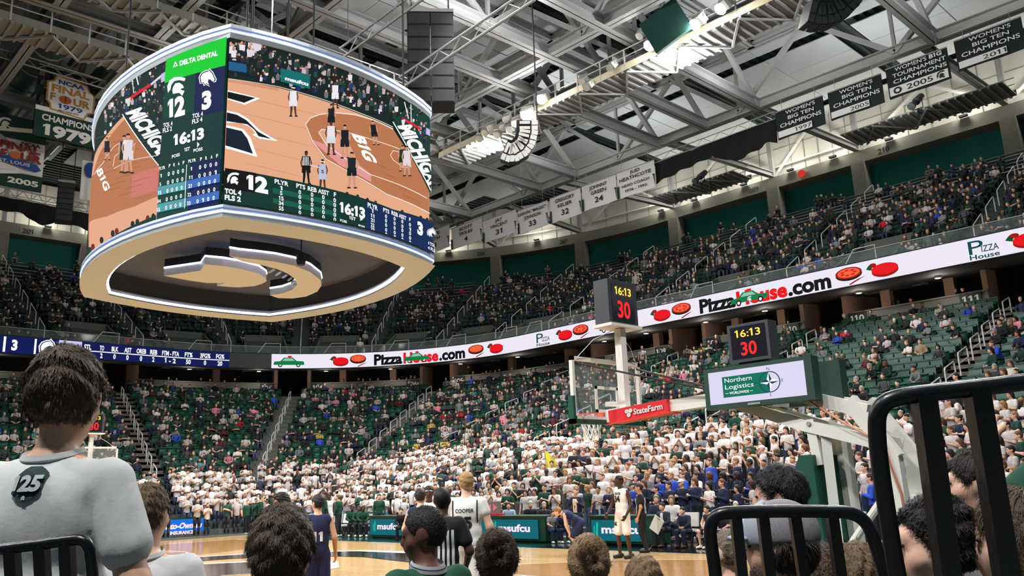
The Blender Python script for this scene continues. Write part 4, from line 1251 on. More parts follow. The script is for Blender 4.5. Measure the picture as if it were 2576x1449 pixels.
for p in chosen:
    T = template(p['pose'], p['fem'])
    o = bpy.data.objects.new("person", T['body']); COL.objects.link(o)
    o.location = p['c']; o.rotation_euler = (0, 0, p['yaw']); o.scale = (p['sc'],) * 3; o.color = lin(SKIN[p['sk']])
    jk = p['shirt'] != 'white' and (p['kind'] != 'student')
    v = random.uniform(.85, 1.12)
    hw = hairw[p['hs']].format(p['hc'][1])
    lab = f"{posew[p['pose']]} fan, {colw[p['shirt']]} top, {hw}, {nth(p['row'] + 1)} row, {nth(p['k'] + 1)} place: {blk_lo[min(p['blk'], 7)]}"
    tag(o, lab, "person", "spectators in the lower stand")
    for nm, me, cc in (("jacket" if jk else "shirt", T['jacket' if jk else 'shirt'], [c * v for c in PAL[p['shirt']]]), ("trousers", T['trousers'], random.choice([(26, 30, 40), (40, 52, 82), (20, 20, 22), (90, 84, 72), (60, 74, 100)])),
                       ("cap" if p['hs'] == 'cap' else "hair", hair_t(T, p['hs']), random.choice(CAPC) if p['hs'] == 'cap' else p['hc'][0]), ("eyes", T['eyes'], (30, 22, 20))):
        ch = bpy.data.objects.new(nm, me); COL.objects.link(ch); ch.parent = o; ch.color = lin([min(255, c) for c in cc])
# everyone else as one mass of small figures
def lowpoly(pose, long_):
    J = POSEF[pose](); V = []; F = []; ch = []
    def ring_tube(pts, rs, n, c, flatten=1.0):
        b = MB(); b.tube(pts, rs, n); o = len(V); V.extend(b.v)
        for f in b.f:
            for i in range(1, len(f) - 1): F.append((f[0] + o, f[i] + o, f[i + 1] + o)); 
        ch.extend([c] * len(b.v))
    def ball(c, r, n, m, chn, zcut=-1.0):
        o = len(V); prof = []
        for i in range(m + 1):
            a = math.pi * i / m
            for j in range(n):
                t = 2 * math.pi * j / n; V.append((c[0] + r[0] * math.sin(a) * math.cos(t), c[1] + r[1] * math.sin(a) * math.sin(t), c[2] + r[2] * max(zcut, math.cos(a)))); ch.append(chn)
        for i in range(m):
            for j in range(n):
                q = (o + i * n + j, o + i * n + (j + 1) % n, o + (i + 1) * n + (j + 1) % n, o + (i + 1) * n + j)
                F.append((q[0], q[2], q[1])); F.append((q[0], q[3], q[2]))
    hd = J['head']
    ball(hd, (.078, .095, .115), 6, 4, 0)
    ball(hd + (0, -.014, .042), (.087, .104, .100), 6, 3, 3, -.25)
    if long_: ball(hd + (0, -.065, -.07), (.085, .05, .17), 5, 3, 3)
    up = _dir(J['pelvis'], J['chest'])
    o = len(V)
    sx = _dir(J['sh_l'], J['sh_r']); fw = np.cross(up, sx)
    for c, a, d_ in ((J['pelvis'] - up * .08, .16, .12), (J['pelvis'] * .5 + J['chest'] * .5, .155, .12), (J['chest'] + up * .06, .19, .125), (J['neck'] - up * .05, .15, .075), (J['neck'] + up * .01, .055, .05)):
        for j in range(6):
            t = 2 * math.pi * j / 6; V.append(tuple(c + sx * a * math.cos(t) + fw * d_ * math.sin(t))); ch.append(1)
    for i in range(4):
        for j in range(6):
            q = (o + i * 6 + j, o + i * 6 + (j + 1) % 6, o + (i + 1) * 6 + (j + 1) % 6, o + (i + 1) * 6 + j); F.append((q[0], q[1], q[2])); F.append((q[0], q[2], q[3]))
    for t in ('_l', '_r'):
        ring_tube([J['sh' + t], J['el' + t]], [.07, .058], 4, 1)
        ring_tube([J['el' + t], J['wr' + t] + _dir(J['el' + t], J['wr' + t]) * .08], [.048, .04], 4, 4)
        ring_tube([J['hip' + t], J['kn' + t]], [.1, .075], 4, 2); ring_tube([J['kn' + t], J['an' + t]], [.07, .05], 4, 2)
    return np.array(V, np.float32), np.array(F, np.int32), np.array(ch)
def crowd_mass(lst, name, label):
    LP = {}; VV = []; FF = []; CC = []; off = 0
    for p in lst:
        lg = p['hs'] == 'long'; key = (p['pose'], lg)
        if key not in LP: LP[key] = lowpoly(*key)
        V, F, ch = LP[key]; c, s = math.cos(p['yaw']), math.sin(p['yaw']); k = p['sc']
        W = np.empty_like(V); W[:, 0] = (V[:, 0] * c - V[:, 1] * s) * k + p['c'][0]; W[:, 1] = (V[:, 0] * s + V[:, 1] * c) * k + p['c'][1]; W[:, 2] = V[:, 2] * k + p['c'][2]
        v = random.uniform(.8, 1.15)
        sh = lin([min(255, q * v) for q in PAL[p['shirt']]]); sk = lin(SKIN[p['sk']]); hr = lin(random.choice(CAPC) if p['hs'] == 'cap' else p['hc'][0])
        lg_ = lin(random.choice([(26, 30, 40), (40, 52, 82), (20, 20, 22), (90, 84, 72), (60, 74, 100)])); arm = sk if (p['shirt'] == 'white' or random.random() < .3) else sh
        tab = np.array([sk, sh, lg_, hr, arm], np.float32)
        VV.append(W); FF.append(F + off); CC.append(tab[ch]); off += len(V)
    me = np_mesh(name, np.concatenate(VV), np.concatenate(FF), attr_mat(name + "_colours"))
    at = me.color_attributes.new("tint", 'FLOAT_COLOR', 'POINT'); at.data.foreach_set("color", np.concatenate(CC).ravel())
    o = bpy.data.objects.new(name, me); COL.objects.link(o)
    tag(o, label, "crowd", kind="stuff")
rest = [p for p in people if id(p) not in cid]
crowd_mass([p for p in rest if not p['up']], "crowd_lower", "dense crowd of spectators filling the lower stands")
crowd_mass([p for p in rest if p['up']], "crowd_upper", "dim crowd of spectators filling the upper stand")
print("people", len(people), "chosen", len(chosen), "seats", len(seats))
# seats ----------------------------------------------------------------------
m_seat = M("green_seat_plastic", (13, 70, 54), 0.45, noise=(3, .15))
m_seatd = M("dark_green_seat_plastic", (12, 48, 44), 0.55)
sb = MB(); sb.box((0, -.22, .62), (.46, .05, .42), ((1, 0, 0), (0, .97, .2), (0, -.2, .97))); sb.box((0, -.245, .84), (.47, .07, .05))
sp = MB(); sp.box((0, -.10, .47), (.44, .14, .36), ((1, 0, 0), (0, .45, -.89), (0, .89, .45)))
sp.box((.235, -.16, .35), (.03, .2, .3)); sp.box((-.235, -.16, .35), (.03, .2, .3))
me_b = sb.mesh("seat_back", m_seat); me_p = sp.mesh("seat_pan", m_seat)
taken = set((p['row'], p['blk'], p['k']) for p in people if not p['up'])
cand = []
for s in seats:
    if len(s) == 7: continue
    d, i, pos, blk, k, z = s
    (x, y), n = plan(d, pos); q = project((x, y, z + .6))
    if (i, blk, k) not in taken and not hidden(q[0], q[1]): cand.append((q[2], s))
cand.sort(key=lambda a: a[0])
sel = set(id(s) for _, s in cand[:280])
for _, s in cand[:280]:
    d, i, pos, blk, k, z = s
    (x, y), n = plan(d + .1, pos)
    t = thing("stadium_seat", f"empty green folding seat, {nth(i + 1)} row, {nth(k + 1)} place, {blk_lo[min(blk, 7)]}", "seat", (x, y, z), math.atan2(n[1], n[0]) + math.pi / 2, group="empty green seats of the lower stand")
    for nm, me in (("seat_back", me_b), ("seat_pan", me_p)):
        o = bpy.data.objects.new(nm, me); COL.objects.link(o); o.parent = t
def seat_mass(lst, name, label, mat):
    V0 = np.array(sb.v + sp.v, np.float32); F0 = [f for f in sb.f] + [[a + len(sb.v) for a in f] for f in sp.f]; F0 = np.array(F0, np.int32)
    VV = []; FF = []; off = 0
    for s in lst:
        (x, y), n = plan(s[0] + .1, s[2]); a = math.atan2(n[1], n[0]) + math.pi / 2; c, q = math.cos(a), math.sin(a)
        W = np.empty_like(V0); W[:, 0] = V0[:, 0] * c - V0[:, 1] * q + x; W[:, 1] = V0[:, 0] * q + V0[:, 1] * c + y; W[:, 2] = V0[:, 2] + s[5]
        VV.append(W); FF.append(F0 + off); off += len(V0)
    o = bpy.data.objects.new(name, np_mesh(name, np.concatenate(VV), np.concatenate(FF), mat)); COL.objects.link(o)
    tag(o, label, "seating", kind="stuff")
seat_mass([s for s in seats if len(s) == 6 and id(s) not in sel], "seating_lower", "rows of green folding seats in the lower stands", m_seat)
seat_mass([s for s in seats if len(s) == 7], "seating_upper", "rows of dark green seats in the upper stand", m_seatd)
# ================================================================ hanging video scoreboard
JA, JB, JC, JD = np.array((4.93, -3.38)), np.array((4.36, 3.05)), np.array((-5.1, 3.22)), np.array((-4.6, -3.2))
JCEN = np.array((-.22, -.1))
SAG = {'+X': .62, '-Y': 1.05, '+Y': 1.2, '-X': .55}
FACES = {'+X': (JA, JB), '+Y': (JB, JC), '-X': (JC, JD), '-Y': (JD, JA)}
def arcpt(k, t, sc=1.0, lift=0.0):
    P, Q = FACES[k]; d = Q - P; n = np.array((d[1], -d[0])) / np.hypot(*d)
    p = P + d * t + n * SAG[k] * 4 * t * (1 - t)
    tn = d + n * SAG[k] * 4 * (1 - 2 * t); nn = np.array((tn[1], -tn[0])) / np.hypot(*tn)
    return JCEN + (p - JCEN) * sc + nn * lift
def outline(sc=1.0, lift=0.0, n=14):
    return [arcpt(k, i / n, sc, lift) for k in ('+X', '+Y', '-X', '-Y') for i in range(n)]
Z0, Z1, Z2, Z3 = 8.04, 8.34, 12.55, 12.88
jb = thing("video_scoreboard", "huge curved four sided video scoreboard hanging over centre court", "scoreboard", (JCEN[0], JCEN[1], Z3))
m_fascia = M("silver_fascia", (176, 182, 188), .35, .4)
m_ledstrip = M("led_strip_blue_white", (214, 226, 255), emit=4.0)
m_ledthin = M("led_strip_thin", (222, 232, 255), emit=1.25)
m_ledblue = M("led_strip_blue", (120, 150, 220), emit=.8)
m_soffit = M("cream_soffit", (206, 208, 206), .7, noise=(.6, .05))
m_under = M("dark_underside_cloth", (80, 78, 80), .95, noise=(1.2, .25), bump=(2, .5))
m_bezel = M("scoreboard_black_bezel", (16, 18, 22), .6)
def jring(prof, name, mat, parent=jb, n=14):
    """closed ring following the outline; profile of (lift, z)"""
    k = len(prof); V = []; O = [outline(1.0, l, n) for l, z in prof]; m = len(O[0])
    for i in range(m):
        for j in range(k): V.append((*O[j][i], prof[j][1]))
    F = [[i * k + j, ((i + 1) % m) * k + j, ((i + 1) % m) * k + (j + 1) % k, i * k + (j + 1) % k] for i in range(m) for j in range(k)]
    b = MB(); b.add(V, F); return b.build(name, mat, parent)
for nm, a, c, zl_ in (("top_fascia", Z2, Z3, .13), ("bottom_fascia", Z0, Z1, .17)):
    f = jring([(-.15, a), (.06, a), (.10, a + .10), (.10, a + .13), (.13, a + .17), (.13, c), (-.15, c)], nm, m_fascia)
    jring([(.115, a + .115), (.135, a + .115), (.135, a + .165), (.115, a + .165)], "light_strip", m_ledthin, f)
    jring([(.12, a + .20), (.14, a + .20), (.14, a + .235), (.12, a + .235)], "blue_strip", m_ledblue, f)
# body core
def plate(sc, z, name, mat, parent, up=True):
    O = outline(sc); b = MB(); b.add([(x, y, z) for x, y in O], [list(range(len(O)))]); return b.build(name, mat, parent)
plate(.97, Z3 - .02, "roof_plate", m_bezel, jb)
SI = .87
def annulus(s0, s1, z0, z1, name, mat, parent):
    A, B_ = outline(s0), outline(s1); n = len(A); b = MB()
    b.add([(x, y, z0) for x, y in A] + [(x, y, z1) for x, y in B_], [[i, (i + 1) % n, n + (i + 1) % n, n + i] for i in range(n)]); return b.build(name, mat, parent)
annulus(1.03, SI, Z0 - .02, Z0 - .02, "soffit", m_soffit, jb)
annulus(SI, SI, Z0 - .02, Z0 + .75, "recess_wall", M("recess_dark_wall", (58, 60, 64), .8), jb)
def ringbar(sc, z0, z1, t, name, mat, parent, dl=0.0):
    A, B_ = outline(sc, dl), outline(sc, dl - t); n = len(A); b = MB()
    V = [(x, y, z0) for x, y in A] + [(x, y, z0) for x, y in B_] + [(x, y, z1) for x, y in A] + [(x, y, z1) for x, y in B_]
    F = []
    for i in range(n):
        j = (i + 1) % n; F += [[i, j, n + j, n + i], [2 * n + i, 2 * n + j, 3 * n + j, 3 * n + i], [n + i, n + j, 3 * n + j, 3 * n + i]]
    b.add(V, F); return b.build(name, mat, parent)
ringbar(SI, Z0 + .02, Z0 + .09, .06, "recess_light_strip", m_ledstrip, jb)
ringbar(SI, Z0 + .13, Z0 + .18, .05, "recess_light_trim", m_fascia, jb)
plate(SI, Z0 + .74, "underside_cloth", m_under, jb)
# helmet emblem hung in the recess
def z_px(pts, z): return [tuple(at_z(x, y, z)[:2]) for x, y in pts]
ZE = Z0 + .03
E_FACE = z_px([(412, 694), (504, 681), (515, 665), (560, 669), (603, 676), (650, 688), (668, 700), (670, 708), (660, 714), (639, 720), (600, 723), (581, 722), (546, 719), (566, 712), (520, 712), (478, 706)], ZE)
E_CREST = z_px([(577, 644), (600, 648), (640, 652), (690, 658), (740, 668), (780, 684), (806, 704), (809, 718), (798, 734), (770, 746), (735, 751), (700, 750), (679, 743), (710, 738), (735, 729), (748, 716), (742, 702), (725, 689), (698, 677), (654, 666), (610, 658)], ZE)
m_emb = M("emblem_cream_panel", (222, 218, 208), .7); m_emb_side = M("emblem_lit_edge", (226, 232, 250), .4, emit=.0)
for P, nm in ((E_FACE, "emblem_face"), (E_CREST, "emblem_crest")):
    b = MB(); b.add([(x, y, ZE) for x, y in P], tri2d(P)); e = b.build(nm, m_emb, jb)
    n = len(P); b = MB(); b.add([(x, y, ZE) for x, y in P] + [(x, y, ZE + .22) for x, y in P], [[i, (i + 1) % n, n + (i + 1) % n, n + i] for i in range(n)]); b.build("edge_band", m_emb_side, e)
    b = MB(); b.tube([(x, y, ZE + .24) for x, y in P + P[:1]], .028, 5); b.build("edge_light", m_ledstrip, e)
    c = np.mean(P, 0)
    b = MB(); b.add([(x, y, ZE + .27) for x, y in P] + [(x, y, ZE + .5) for x, y in P], [[i, (i + 1) % n, n + (i + 1) % n, n + i] for i in range(n)]); b.build("upper_band", m_bezel, e)
for i in range(9):
    t = i / 8; a = np.array(at_z(676 + 62 * math.sin(t * 2.4), 690 + 52 * t, ZE)[:2]); c = np.array(at_z(702 + 46 * math.sin(t * 2.6), 676 + 60 * t, ZE)[:2])
    b = MB(); b.beam((*a, ZE + .05), (*(a * .45 + c * .55), ZE + .05), .05, .04); b.build("crest_fin", m_fascia, jb)
cp = at_z(757, 662, Z0 - .05)
b = MB(); b.tube([(cp[0], cp[1], Z0 + .74), (cp[0], cp[1], Z0 + .2)], .02, 6); b.lathe([(.02, .2), (.12, .18), (.13, .0), (.1, -.1), (.02, -.12)], (cp[0], cp[1], Z0), 12); b.build("camera_pod", m_bezel, jb)
# screens
def jsurf(k):
    P, Q = FACES[k]; L = float(np.hypot(*(Q - P)))
    S = Surf(lambda u, v, l: np.array((*arcpt(k, u / L, 1.0, l + .02), v))); S.L = L
    ts = np.linspace(-.02, 1.02, 400); A = np.array([arcpt(k, t, 1.0, .02) for t in ts]) - CAM[:2]
    def inv(x, y):
        d = ray(x, y)
        cr = A[:, 0] * d[1] - A[:, 1] * d[0]; idx = np.where(np.sign(cr[:-1]) != np.sign(cr[1:]))[0]
        if len(idx) == 0: i = int(np.argmin(np.abs(cr))); t = ts[i]
        else:
            best = min(idx, key=lambda i: np.hypot(*A[i])); t = ts[best] + (ts[1] - ts[0]) * cr[best] / (cr[best] - cr[best + 1])
        t = min(1, max(0, t)); p = arcpt(k, t, 1.0, .02) - CAM[:2]
        return t * L, min(Z2, max(Z1, CAM[2] + d[2] * np.hypot(*p) / np.hypot(d[0], d[1])))
    S.inv = inv
    return S
SX, SY = jsurf('+X'), jsurf('-Y')
_em = {}
def led(rgb, e=1.0):
    k = (tuple(rgb), e)
    if k not in _em: _em[k] = M("led_pixel_%d" % len(_em), rgb, emit=e)
    return _em[k]
class Pic:
    """paints flat LED picture elements, measured in photograph pixels, onto a screen"""
    def __init__(s, S, parent): s.S, s.p, s.l = S, parent, .004
    def poly(s, pts, c, name="picture_patch", lift=None, ml=.16):
        s.l += .0008
        return s.S.poly([s.S.inv(x, y) for x, y in pts], led(c) if not hasattr(c, 'node_tree') else c, s.p, lift or s.l, name, ml)
    def polys(s, L, c, name):
        s.l += .0008; V = []; F = []
        for pts in L:
            q = [s.S.inv(x, y) for x, y in pts]; o = len(V); V += q; F += [[i + o for i in t] for t in tri2d(q)]
        o = s.S.put(name, V, F, led(c), s.p, s.l, .25); o["kind"] = "stuff"; return o
    def line(s, pts, w, c, name="picture_line"):
        L = []
        for (a, b_), (c_, d) in zip(pts[:-1], pts[1:]):
            n = np.array((d - b_, a - c_), float); n /= (np.linalg.norm(n) + 1e-9); n *= w / 2
            L.append([(a + n[0], b_ + n[1]), (c_ + n[0], d + n[1]), (c_ - n[0], d - n[1]), (a - n[0], b_ - n[1])])
        return s.polys(L, c, name)
    def text(s, t, x0, y0, x1, y1, h, c=(255, 255, 255), bold=.03, up=None):
        """baseline from (x0,y0) to (x1,y1), cap height h pixels"""
        V, F = text2d(t, bold); w = V[:, 0].max(); s.l += .0008
        up = up or (0.0, -1.0)
        Q = [s.S.inv(x0 + (x1 - x0) * a / w + up[0] * b_ * h, y0 + (y1 - y0) * a / w + up[1] * b_ * h) for a, b_ in V]
        return s.S.put("lettering", Q, F, led(c), s.p, s.l)
    def player(s, x, y0, y1, jersey, shorts, skin, hairc=(20, 16, 14), bend=0.0, stripes=False, legs=None):
        """standing silhouette: head top y0, feet y1"""
        H = y1 - y0; w = H * .115
        X = lambda a, f: (x + a * H + bend * H * (1 - f) * .6, y0 + f * H)
        leg = legs or skin
        s.polys([[X(-.09, .56), X(-.01, .56), X(-.02, .76), X(-.05, .97), X(-.10, .97), X(-.09, .76)], [X(.01, .56), X(.09, .56), X(.09, .76), X(.11, .97), X(.06, .97), X(.03, .76)]], leg, "player_legs")
        s.polys([[X(-.12, .18), X(-.09, .18), X(-.13, .36), X(-.11, .50), X(-.14, .50), X(-.17, .36)], [X(.12, .18), X(.09, .18), X(.13, .36), X(.11, .50), X(.14, .50), X(.17, .36)]], skin, "player_arms")
        s.polys([[X(-.12, .44), X(.12, .44), X(.13, .66), X(.01, .66), X(0, .56), X(-.01, .66), X(-.13, .66)]], shorts, "player_shorts")
        s.polys([[X(-.11, .17), X(.11, .17), X(.10, .46), X(-.10, .46)]], jersey, "player_jersey")
        if stripes: s.polys([[X(a, .19), X(a + .022, .19), X(a + .022, .44), X(a, .44)] for a in (-.09, -.045, 0, .045)], (240, 240, 240), "jersey_stripes")
        s.polys([[X(-.12, .96), X(-.03, .96), X(-.03, 1.0), X(-.13, 1.0)], [X(.05, .96), X(.13, .96), X(.15, 1.0), X(.05, 1.0)]], (20, 20, 24), "player_shoes")
        cx, cy = X(0, .085); s.polys([ell(cx, cy, H * .05, H * .075, 10)], skin, "player_head"); s.polys([ell(cx, cy - H * .025, H * .052, H * .05, 10, math.pi, 2 * math.pi)], hairc, "player_hair")
    def crowd(s, n, inside, sz, seed, cols):
        r = random.Random(seed); by = {}
        for i in range(n):
            x, y, k = inside(r); c = r.choice(cols); w = sz * r.uniform(.8, 1.3)
            by.setdefault(c, []).append([(x - w * .5, y), (x + w * .5, y), (x + w * .4, y + w * 1.3), (x - w * .4, y + w * 1.3)])
            by.setdefault(r.choice([(208, 160, 140), (190, 140, 118), (120, 84, 66)]), []).append(ell(x, y - w * .28, w * .27, w * .34, 7))
        for c, L in by.items(): s.polys(L, c, "crowd_picture")
WHT = (255, 255, 255)
# ---- broad screen facing the end stand
sx = SX.rect(0, Z1, SX.L, Z2, led((14, 34, 32)), jb, .002, "video_screen", .3); P = Pic(SX, sx)
COLS_C = [(232, 226, 232), (40, 70, 66), (24, 26, 32), (44, 46, 52), (200, 180, 186), (30, 56, 110), (110, 112, 118), (24, 34, 60), (24, 60, 50), (18, 40, 40), (30, 30, 34)]
def in_x(r):
    t = r.random(); x = 580 + 480 * t; top = 98 + 150 * (t ** 1.35) ; bot = np.interp(x, [572, 701, 815, 902, 985, 1060], [196, 216, 245, 275, 305, 385])
    return x, r.uniform(top + 6, bot - 12), 0
P.crowd(230, in_x, 9, 3, COLS_C)
P.crowd(16, lambda r: (r.uniform(578, 650), r.uniform(104, 130), 0), 12, 9, [(236, 226, 236), (226, 212, 226)])
P.poly([(573, 150), (620, 158), (622, 190), (573, 181)], (10, 26, 42)); P.poly([(574, 155), (619, 163), (620, 184), (574, 177)], (30, 92, 140))
WOOD, WOOD_D = (230, 170, 136), (186, 118, 80)
P.poly([(571, 199), (701, 222), (815, 255), (902, 287), (985, 322), (1030, 395), (1078, 485), (1078, 562), (978, 531), (886, 499), (684, 451), (560, 430)], WOOD, "court_picture")
P.poly([(571, 199), (640, 211), (700, 222), (700, 230), (640, 219), (571, 207)], (216, 150, 118))
P.poly([(766, 315), (778, 300), (800, 291), (838, 286), (890, 291), (940, 305), (988, 328), (1040, 408), (1077, 480), (1077, 537), (969, 490), (873, 434), (817, 402), (784, 358)], WOOD_D, "arc_area_picture")
P.poly([(800, 332), (812, 326), (830, 328), (872, 352), (905, 420), (860, 400), (815, 362)], (226, 164, 132))
for k in range(26):
    y = 240 + k * 9; x = 590 + (k * 37) % 170
    P.line([(x, y), (x + 60, y + 14)], .8, (204, 140, 106))
for k in range(14):
    x = 850 + (k * 53) % 180; y = 320 + (x - 850) * .75 + (k * 17) % 60
    P.line([(x, y), (x + 34, y + 14)], .8, (156, 92, 60))
P.poly([(780, 352), (800, 372), (850, 416), (930, 460), (930, 440), (850, 380)], (230, 150, 150))
P.line([(560, 199), (701, 221), (815, 254), (902, 286), (985, 321)], 1.6, (240, 226, 214))
P.line([(985, 326), (938, 304), (890, 290), (838, 285), (800, 290), (778, 299), (766, 315), (784, 358), (817, 402), (873, 434), (969, 490), (1077, 538)], 2.0, (250, 240, 230))
P.line([(872, 334), (806, 327), (799, 336), (820, 368), (870, 404), (926, 440), (1000, 466), (1070, 500)], 1.8, (250, 240, 230)); P.line([(868, 334), (930, 352), (1010, 380)], 1.6, (250, 240, 230)); P.line([(978, 392), (984, 380), (1000, 384), (1030, 420), (1012, 424), (985, 404), (978, 392)], 1.4, (250, 240, 230))
P.poly([(983, 308), (1078, 480), (1079, 300), (1076, 262), (1030, 240)], (18, 58, 52))
P.crowd(40, lambda r: (lambda x: (x, r.uniform(250 + (x - 1000) * .5, 290 + (x - 1000) * 1.0), 0))(r.uniform(1015, 1070)), 5, 5, COLS_C)
P.text("MICHIGAN", 996, 318, 1084, 486, 34, WHT, .05, up=(.98, -.12))
P.line([(983, 308), (1030, 392), (1078, 480)], 2.5, WHT)
P.line([(1012, 258), (1022, 300)], 2.5, (230, 230, 232)); P.line([(1028, 264), (1029, 318)], 2.2, (236, 236, 238)); P.line([(1006, 300), (1052, 326)], 6, (206, 40, 52)); P.poly([(1004, 304), (1014, 302), (1011, 318), (1006, 318)], (230, 226, 226)); P.poly([(1066, 322), (1076, 328), (1076, 344), (1066, 338)], (196, 190, 240))
P.poly([(703, 175), (776, 192), (776, 227), (703, 208)], (14, 110, 108)); P.text("msufcu", 714, 204, 772, 219, 9, WHT, .05)
# helmet picture on the floor
P.poly([(569, 230), (652, 251), (614, 267), (568, 253)], WHT); P.poly([(569, 234), (640, 250), (612, 262), (568, 250)], (10, 16, 22))
P.poly([(567, 281), (598, 288), (622, 302), (650, 330), (696, 358), (650, 352), (633, 342), (640, 338), (626, 322), (600, 312), (566, 312)], WHT); P.poly([(567, 286), (594, 292), (618, 306), (646, 334), (680, 353), (648, 346), (638, 330), (620, 316), (566, 308)], (10, 20, 30))
P.poly([(565, 318), (610, 328), (628, 350), (645, 398), (563, 376)], WHT); P.poly([(565, 324), (606, 333), (620, 352), (634, 390), (563, 369)], (14, 30, 48))
P.text("B1G", 880, 338, 914, 404, 34, WHT, .05, up=(.92, .30))
SKD, SKL = (84, 56, 46), (206, 152, 126)
P.player(734, 219, 297, (236, 232, 238), (236, 232, 238), SKD); P.line([(729, 224), (739, 225)], 2.5, WHT)
P.player(838, 206, 276, (238, 234, 240), (238, 234, 240), SKD)
P.player(828, 264, 336, (24, 26, 34), (20, 22, 28), SKL)
P.player(827, 306, 393, (232, 226, 234), (222, 220, 228), SKD)
P.player(861, 316, 402, (22, 26, 36), (20, 24, 32), SKL)
P.player(938, 306, 368, (22, 24, 32), (20, 22, 30), SKL, bend=-.25)
P.player(1003, 367, 434, (20, 50, 44), (20, 44, 40), SKL); P.player(1014, 368, 446, (226, 214, 216), (226, 214, 216), SKL)
P.player(764, 383, 468, (14, 16, 18), (12, 14, 16), SKD, stripes=True, legs=(12, 14, 16))
P.player(804, 404, 482, (184, 190, 214), (190, 196, 218), SKD); P.line([(799, 410), (810, 412)], 2.2, WHT); P.text("5", 801, 439, 807, 440.5, 8, (30, 50, 60)); P.line([(772, 420), (796, 426)], 2.6, (214, 220, 236))
P.player(876, 385, 478, (18, 34, 34), (16, 30, 30), SKL)
for i, x in enumerate((864, 890, 914, 934, 1000, 1046, 1062, 1074)):
    yb = np.interp(x, [561, 684, 886, 978, 1077], [430, 451, 499, 531, 562]); P.polys([ell(x, yb, 4.5, 8, 8)], [(60, 36, 30), (22, 40, 38), (40, 30, 30), (90, 50, 44)][i % 4], "spectator_head_picture")
# statistics strip
P.poly([(558, 428), (684, 450), (886, 497), (978, 530), (1078, 561), (1079, 660), (980, 626), (860, 580), (700, 538), (555, 514)], (10, 52, 46), "stats_strip")
P.poly([(558, 428), (640, 441), (640, 490), (557, 480)], (6, 10, 14)); P.poly([(910, 510), (978, 532), (1078, 563), (1079, 658), (985, 624), (910, 594)], (14, 42, 88))
for r_ in (0, 2, 4):
    pass
for r_ in (1, 3):
    P.poly([(681, 465 + 12.7 * r_), (838, 500 + 12.4 * r_), (838, 512.5 + 12.4 * r_), (681, 478 + 12.7 * r_)], (16, 92, 72))
def hel_px(Pc, cx, cy, s, c=WHT):
    Pc.poly([(cx + a * s, cy - b_ * s) for a, b_ in HELM_C], c, "helmet_crest"); Pc.poly([(cx + a * s, cy - b_ * s) for a, b_ in HELM_F], c, "helmet_face")
def horse_px(Pc, cx, cy, s, dark):
    for k, c in ((1.1, WHT), (.98, dark), (.86, WHT)): Pc.poly([(cx + a * s * k, cy - b_ * s * k) for a, b_ in HORSE], c, "horse_logo")
hel_px(P, 584, 456, 30); P.text("12", 616, 481, 669, 491, 37, bold=.06); P.text("TOL 4", 562, 491, 603, 497, 12, bold=.05); P.text("FLS 2", 562, 507, 602, 513, 12, bold=.05)
P.text("PLYR", 685, 466, 719, 474, 11)
for t, y in zip(("1", "5", "15", "34", "55"), (483, 495.5, 508.5, 521, 534)):
    w = 3 if len(t) == 1 else 6; P.text(t, 701 - w, y - 1, 701 + w, y + 1.5, 10)
def colx(x, ys, vals, w=3.2, h=10):
    for y, v in zip(ys, vals): P.text(v, x - w, y + 3.5, x + w, y + 5, h)
P.text("PTS", 738, 477, 760, 482, 11); colx(746.6, (489, 501, 514, 527, 540), "00000")
P.text("REB", 766, 484, 788, 489, 11); colx(776.4, (495, 508, 520, 533, 545.6), "00000")
P.text("ASST", 791, 490, 818, 497, 11); colx(804, (501.6, 514, 527, 539, 551.5), "00000")
P.text("F", 829.5, 499, 835, 500.5, 11); colx(831.6, (509, 521, 533.5, 545.6, 557.8), "00000")
P.text("16:13", 844, 538, 906, 554, 26, bold=.05); P.text("1ST", 867, 555, 883, 560, 8); P.poly([(894, 549), (901, 556), (894, 560)], WHT); P.text("POSS", 844.5, 561, 861, 566, 6); P.text("POSS", 889.6, 574, 905, 579, 6)
P.text("PLYR", 912, 525, 937, 534, 12)
for t, y in zip(("1", "11", "21", "22", "33"), (536, 548, 559, 571, 582)): w = 2 if len(t) == 1 else 4.5; P.text(t, 924 - w, y + 2, 924 + w, y + 5, 9)
P.text("PTS", 950, 536, 965, 542, 10); colx(957, (548, 559, 570, 582, 593), "00000", 2.4, 9); P.text("REB", 970, 543, 986, 550, 10); colx(977.7, (554, 565.5, 577, 588.6, 600), "00001", 2.4, 9)
P.text("ASST", 988, 550, 1006, 558, 10); colx(996.5, (561, 573, 583, 595, 606), "00000", 2.4, 9); P.text("F", 1013, 559, 1017, 561, 9); colx(1015, (569, 580.6, 590.7, 602, 613), "01000", 2.4, 9)
P.text("3", 1033, 589, 1047, 596, 30, bold=.06); horse_px(P, 1068, 588, 22, (14, 42, 88)); P.text("4 TOL", 1059, 617, 1076.5, 625, 8); P.text("4 FLS", 1059, 629, 1076.5, 637, 8)
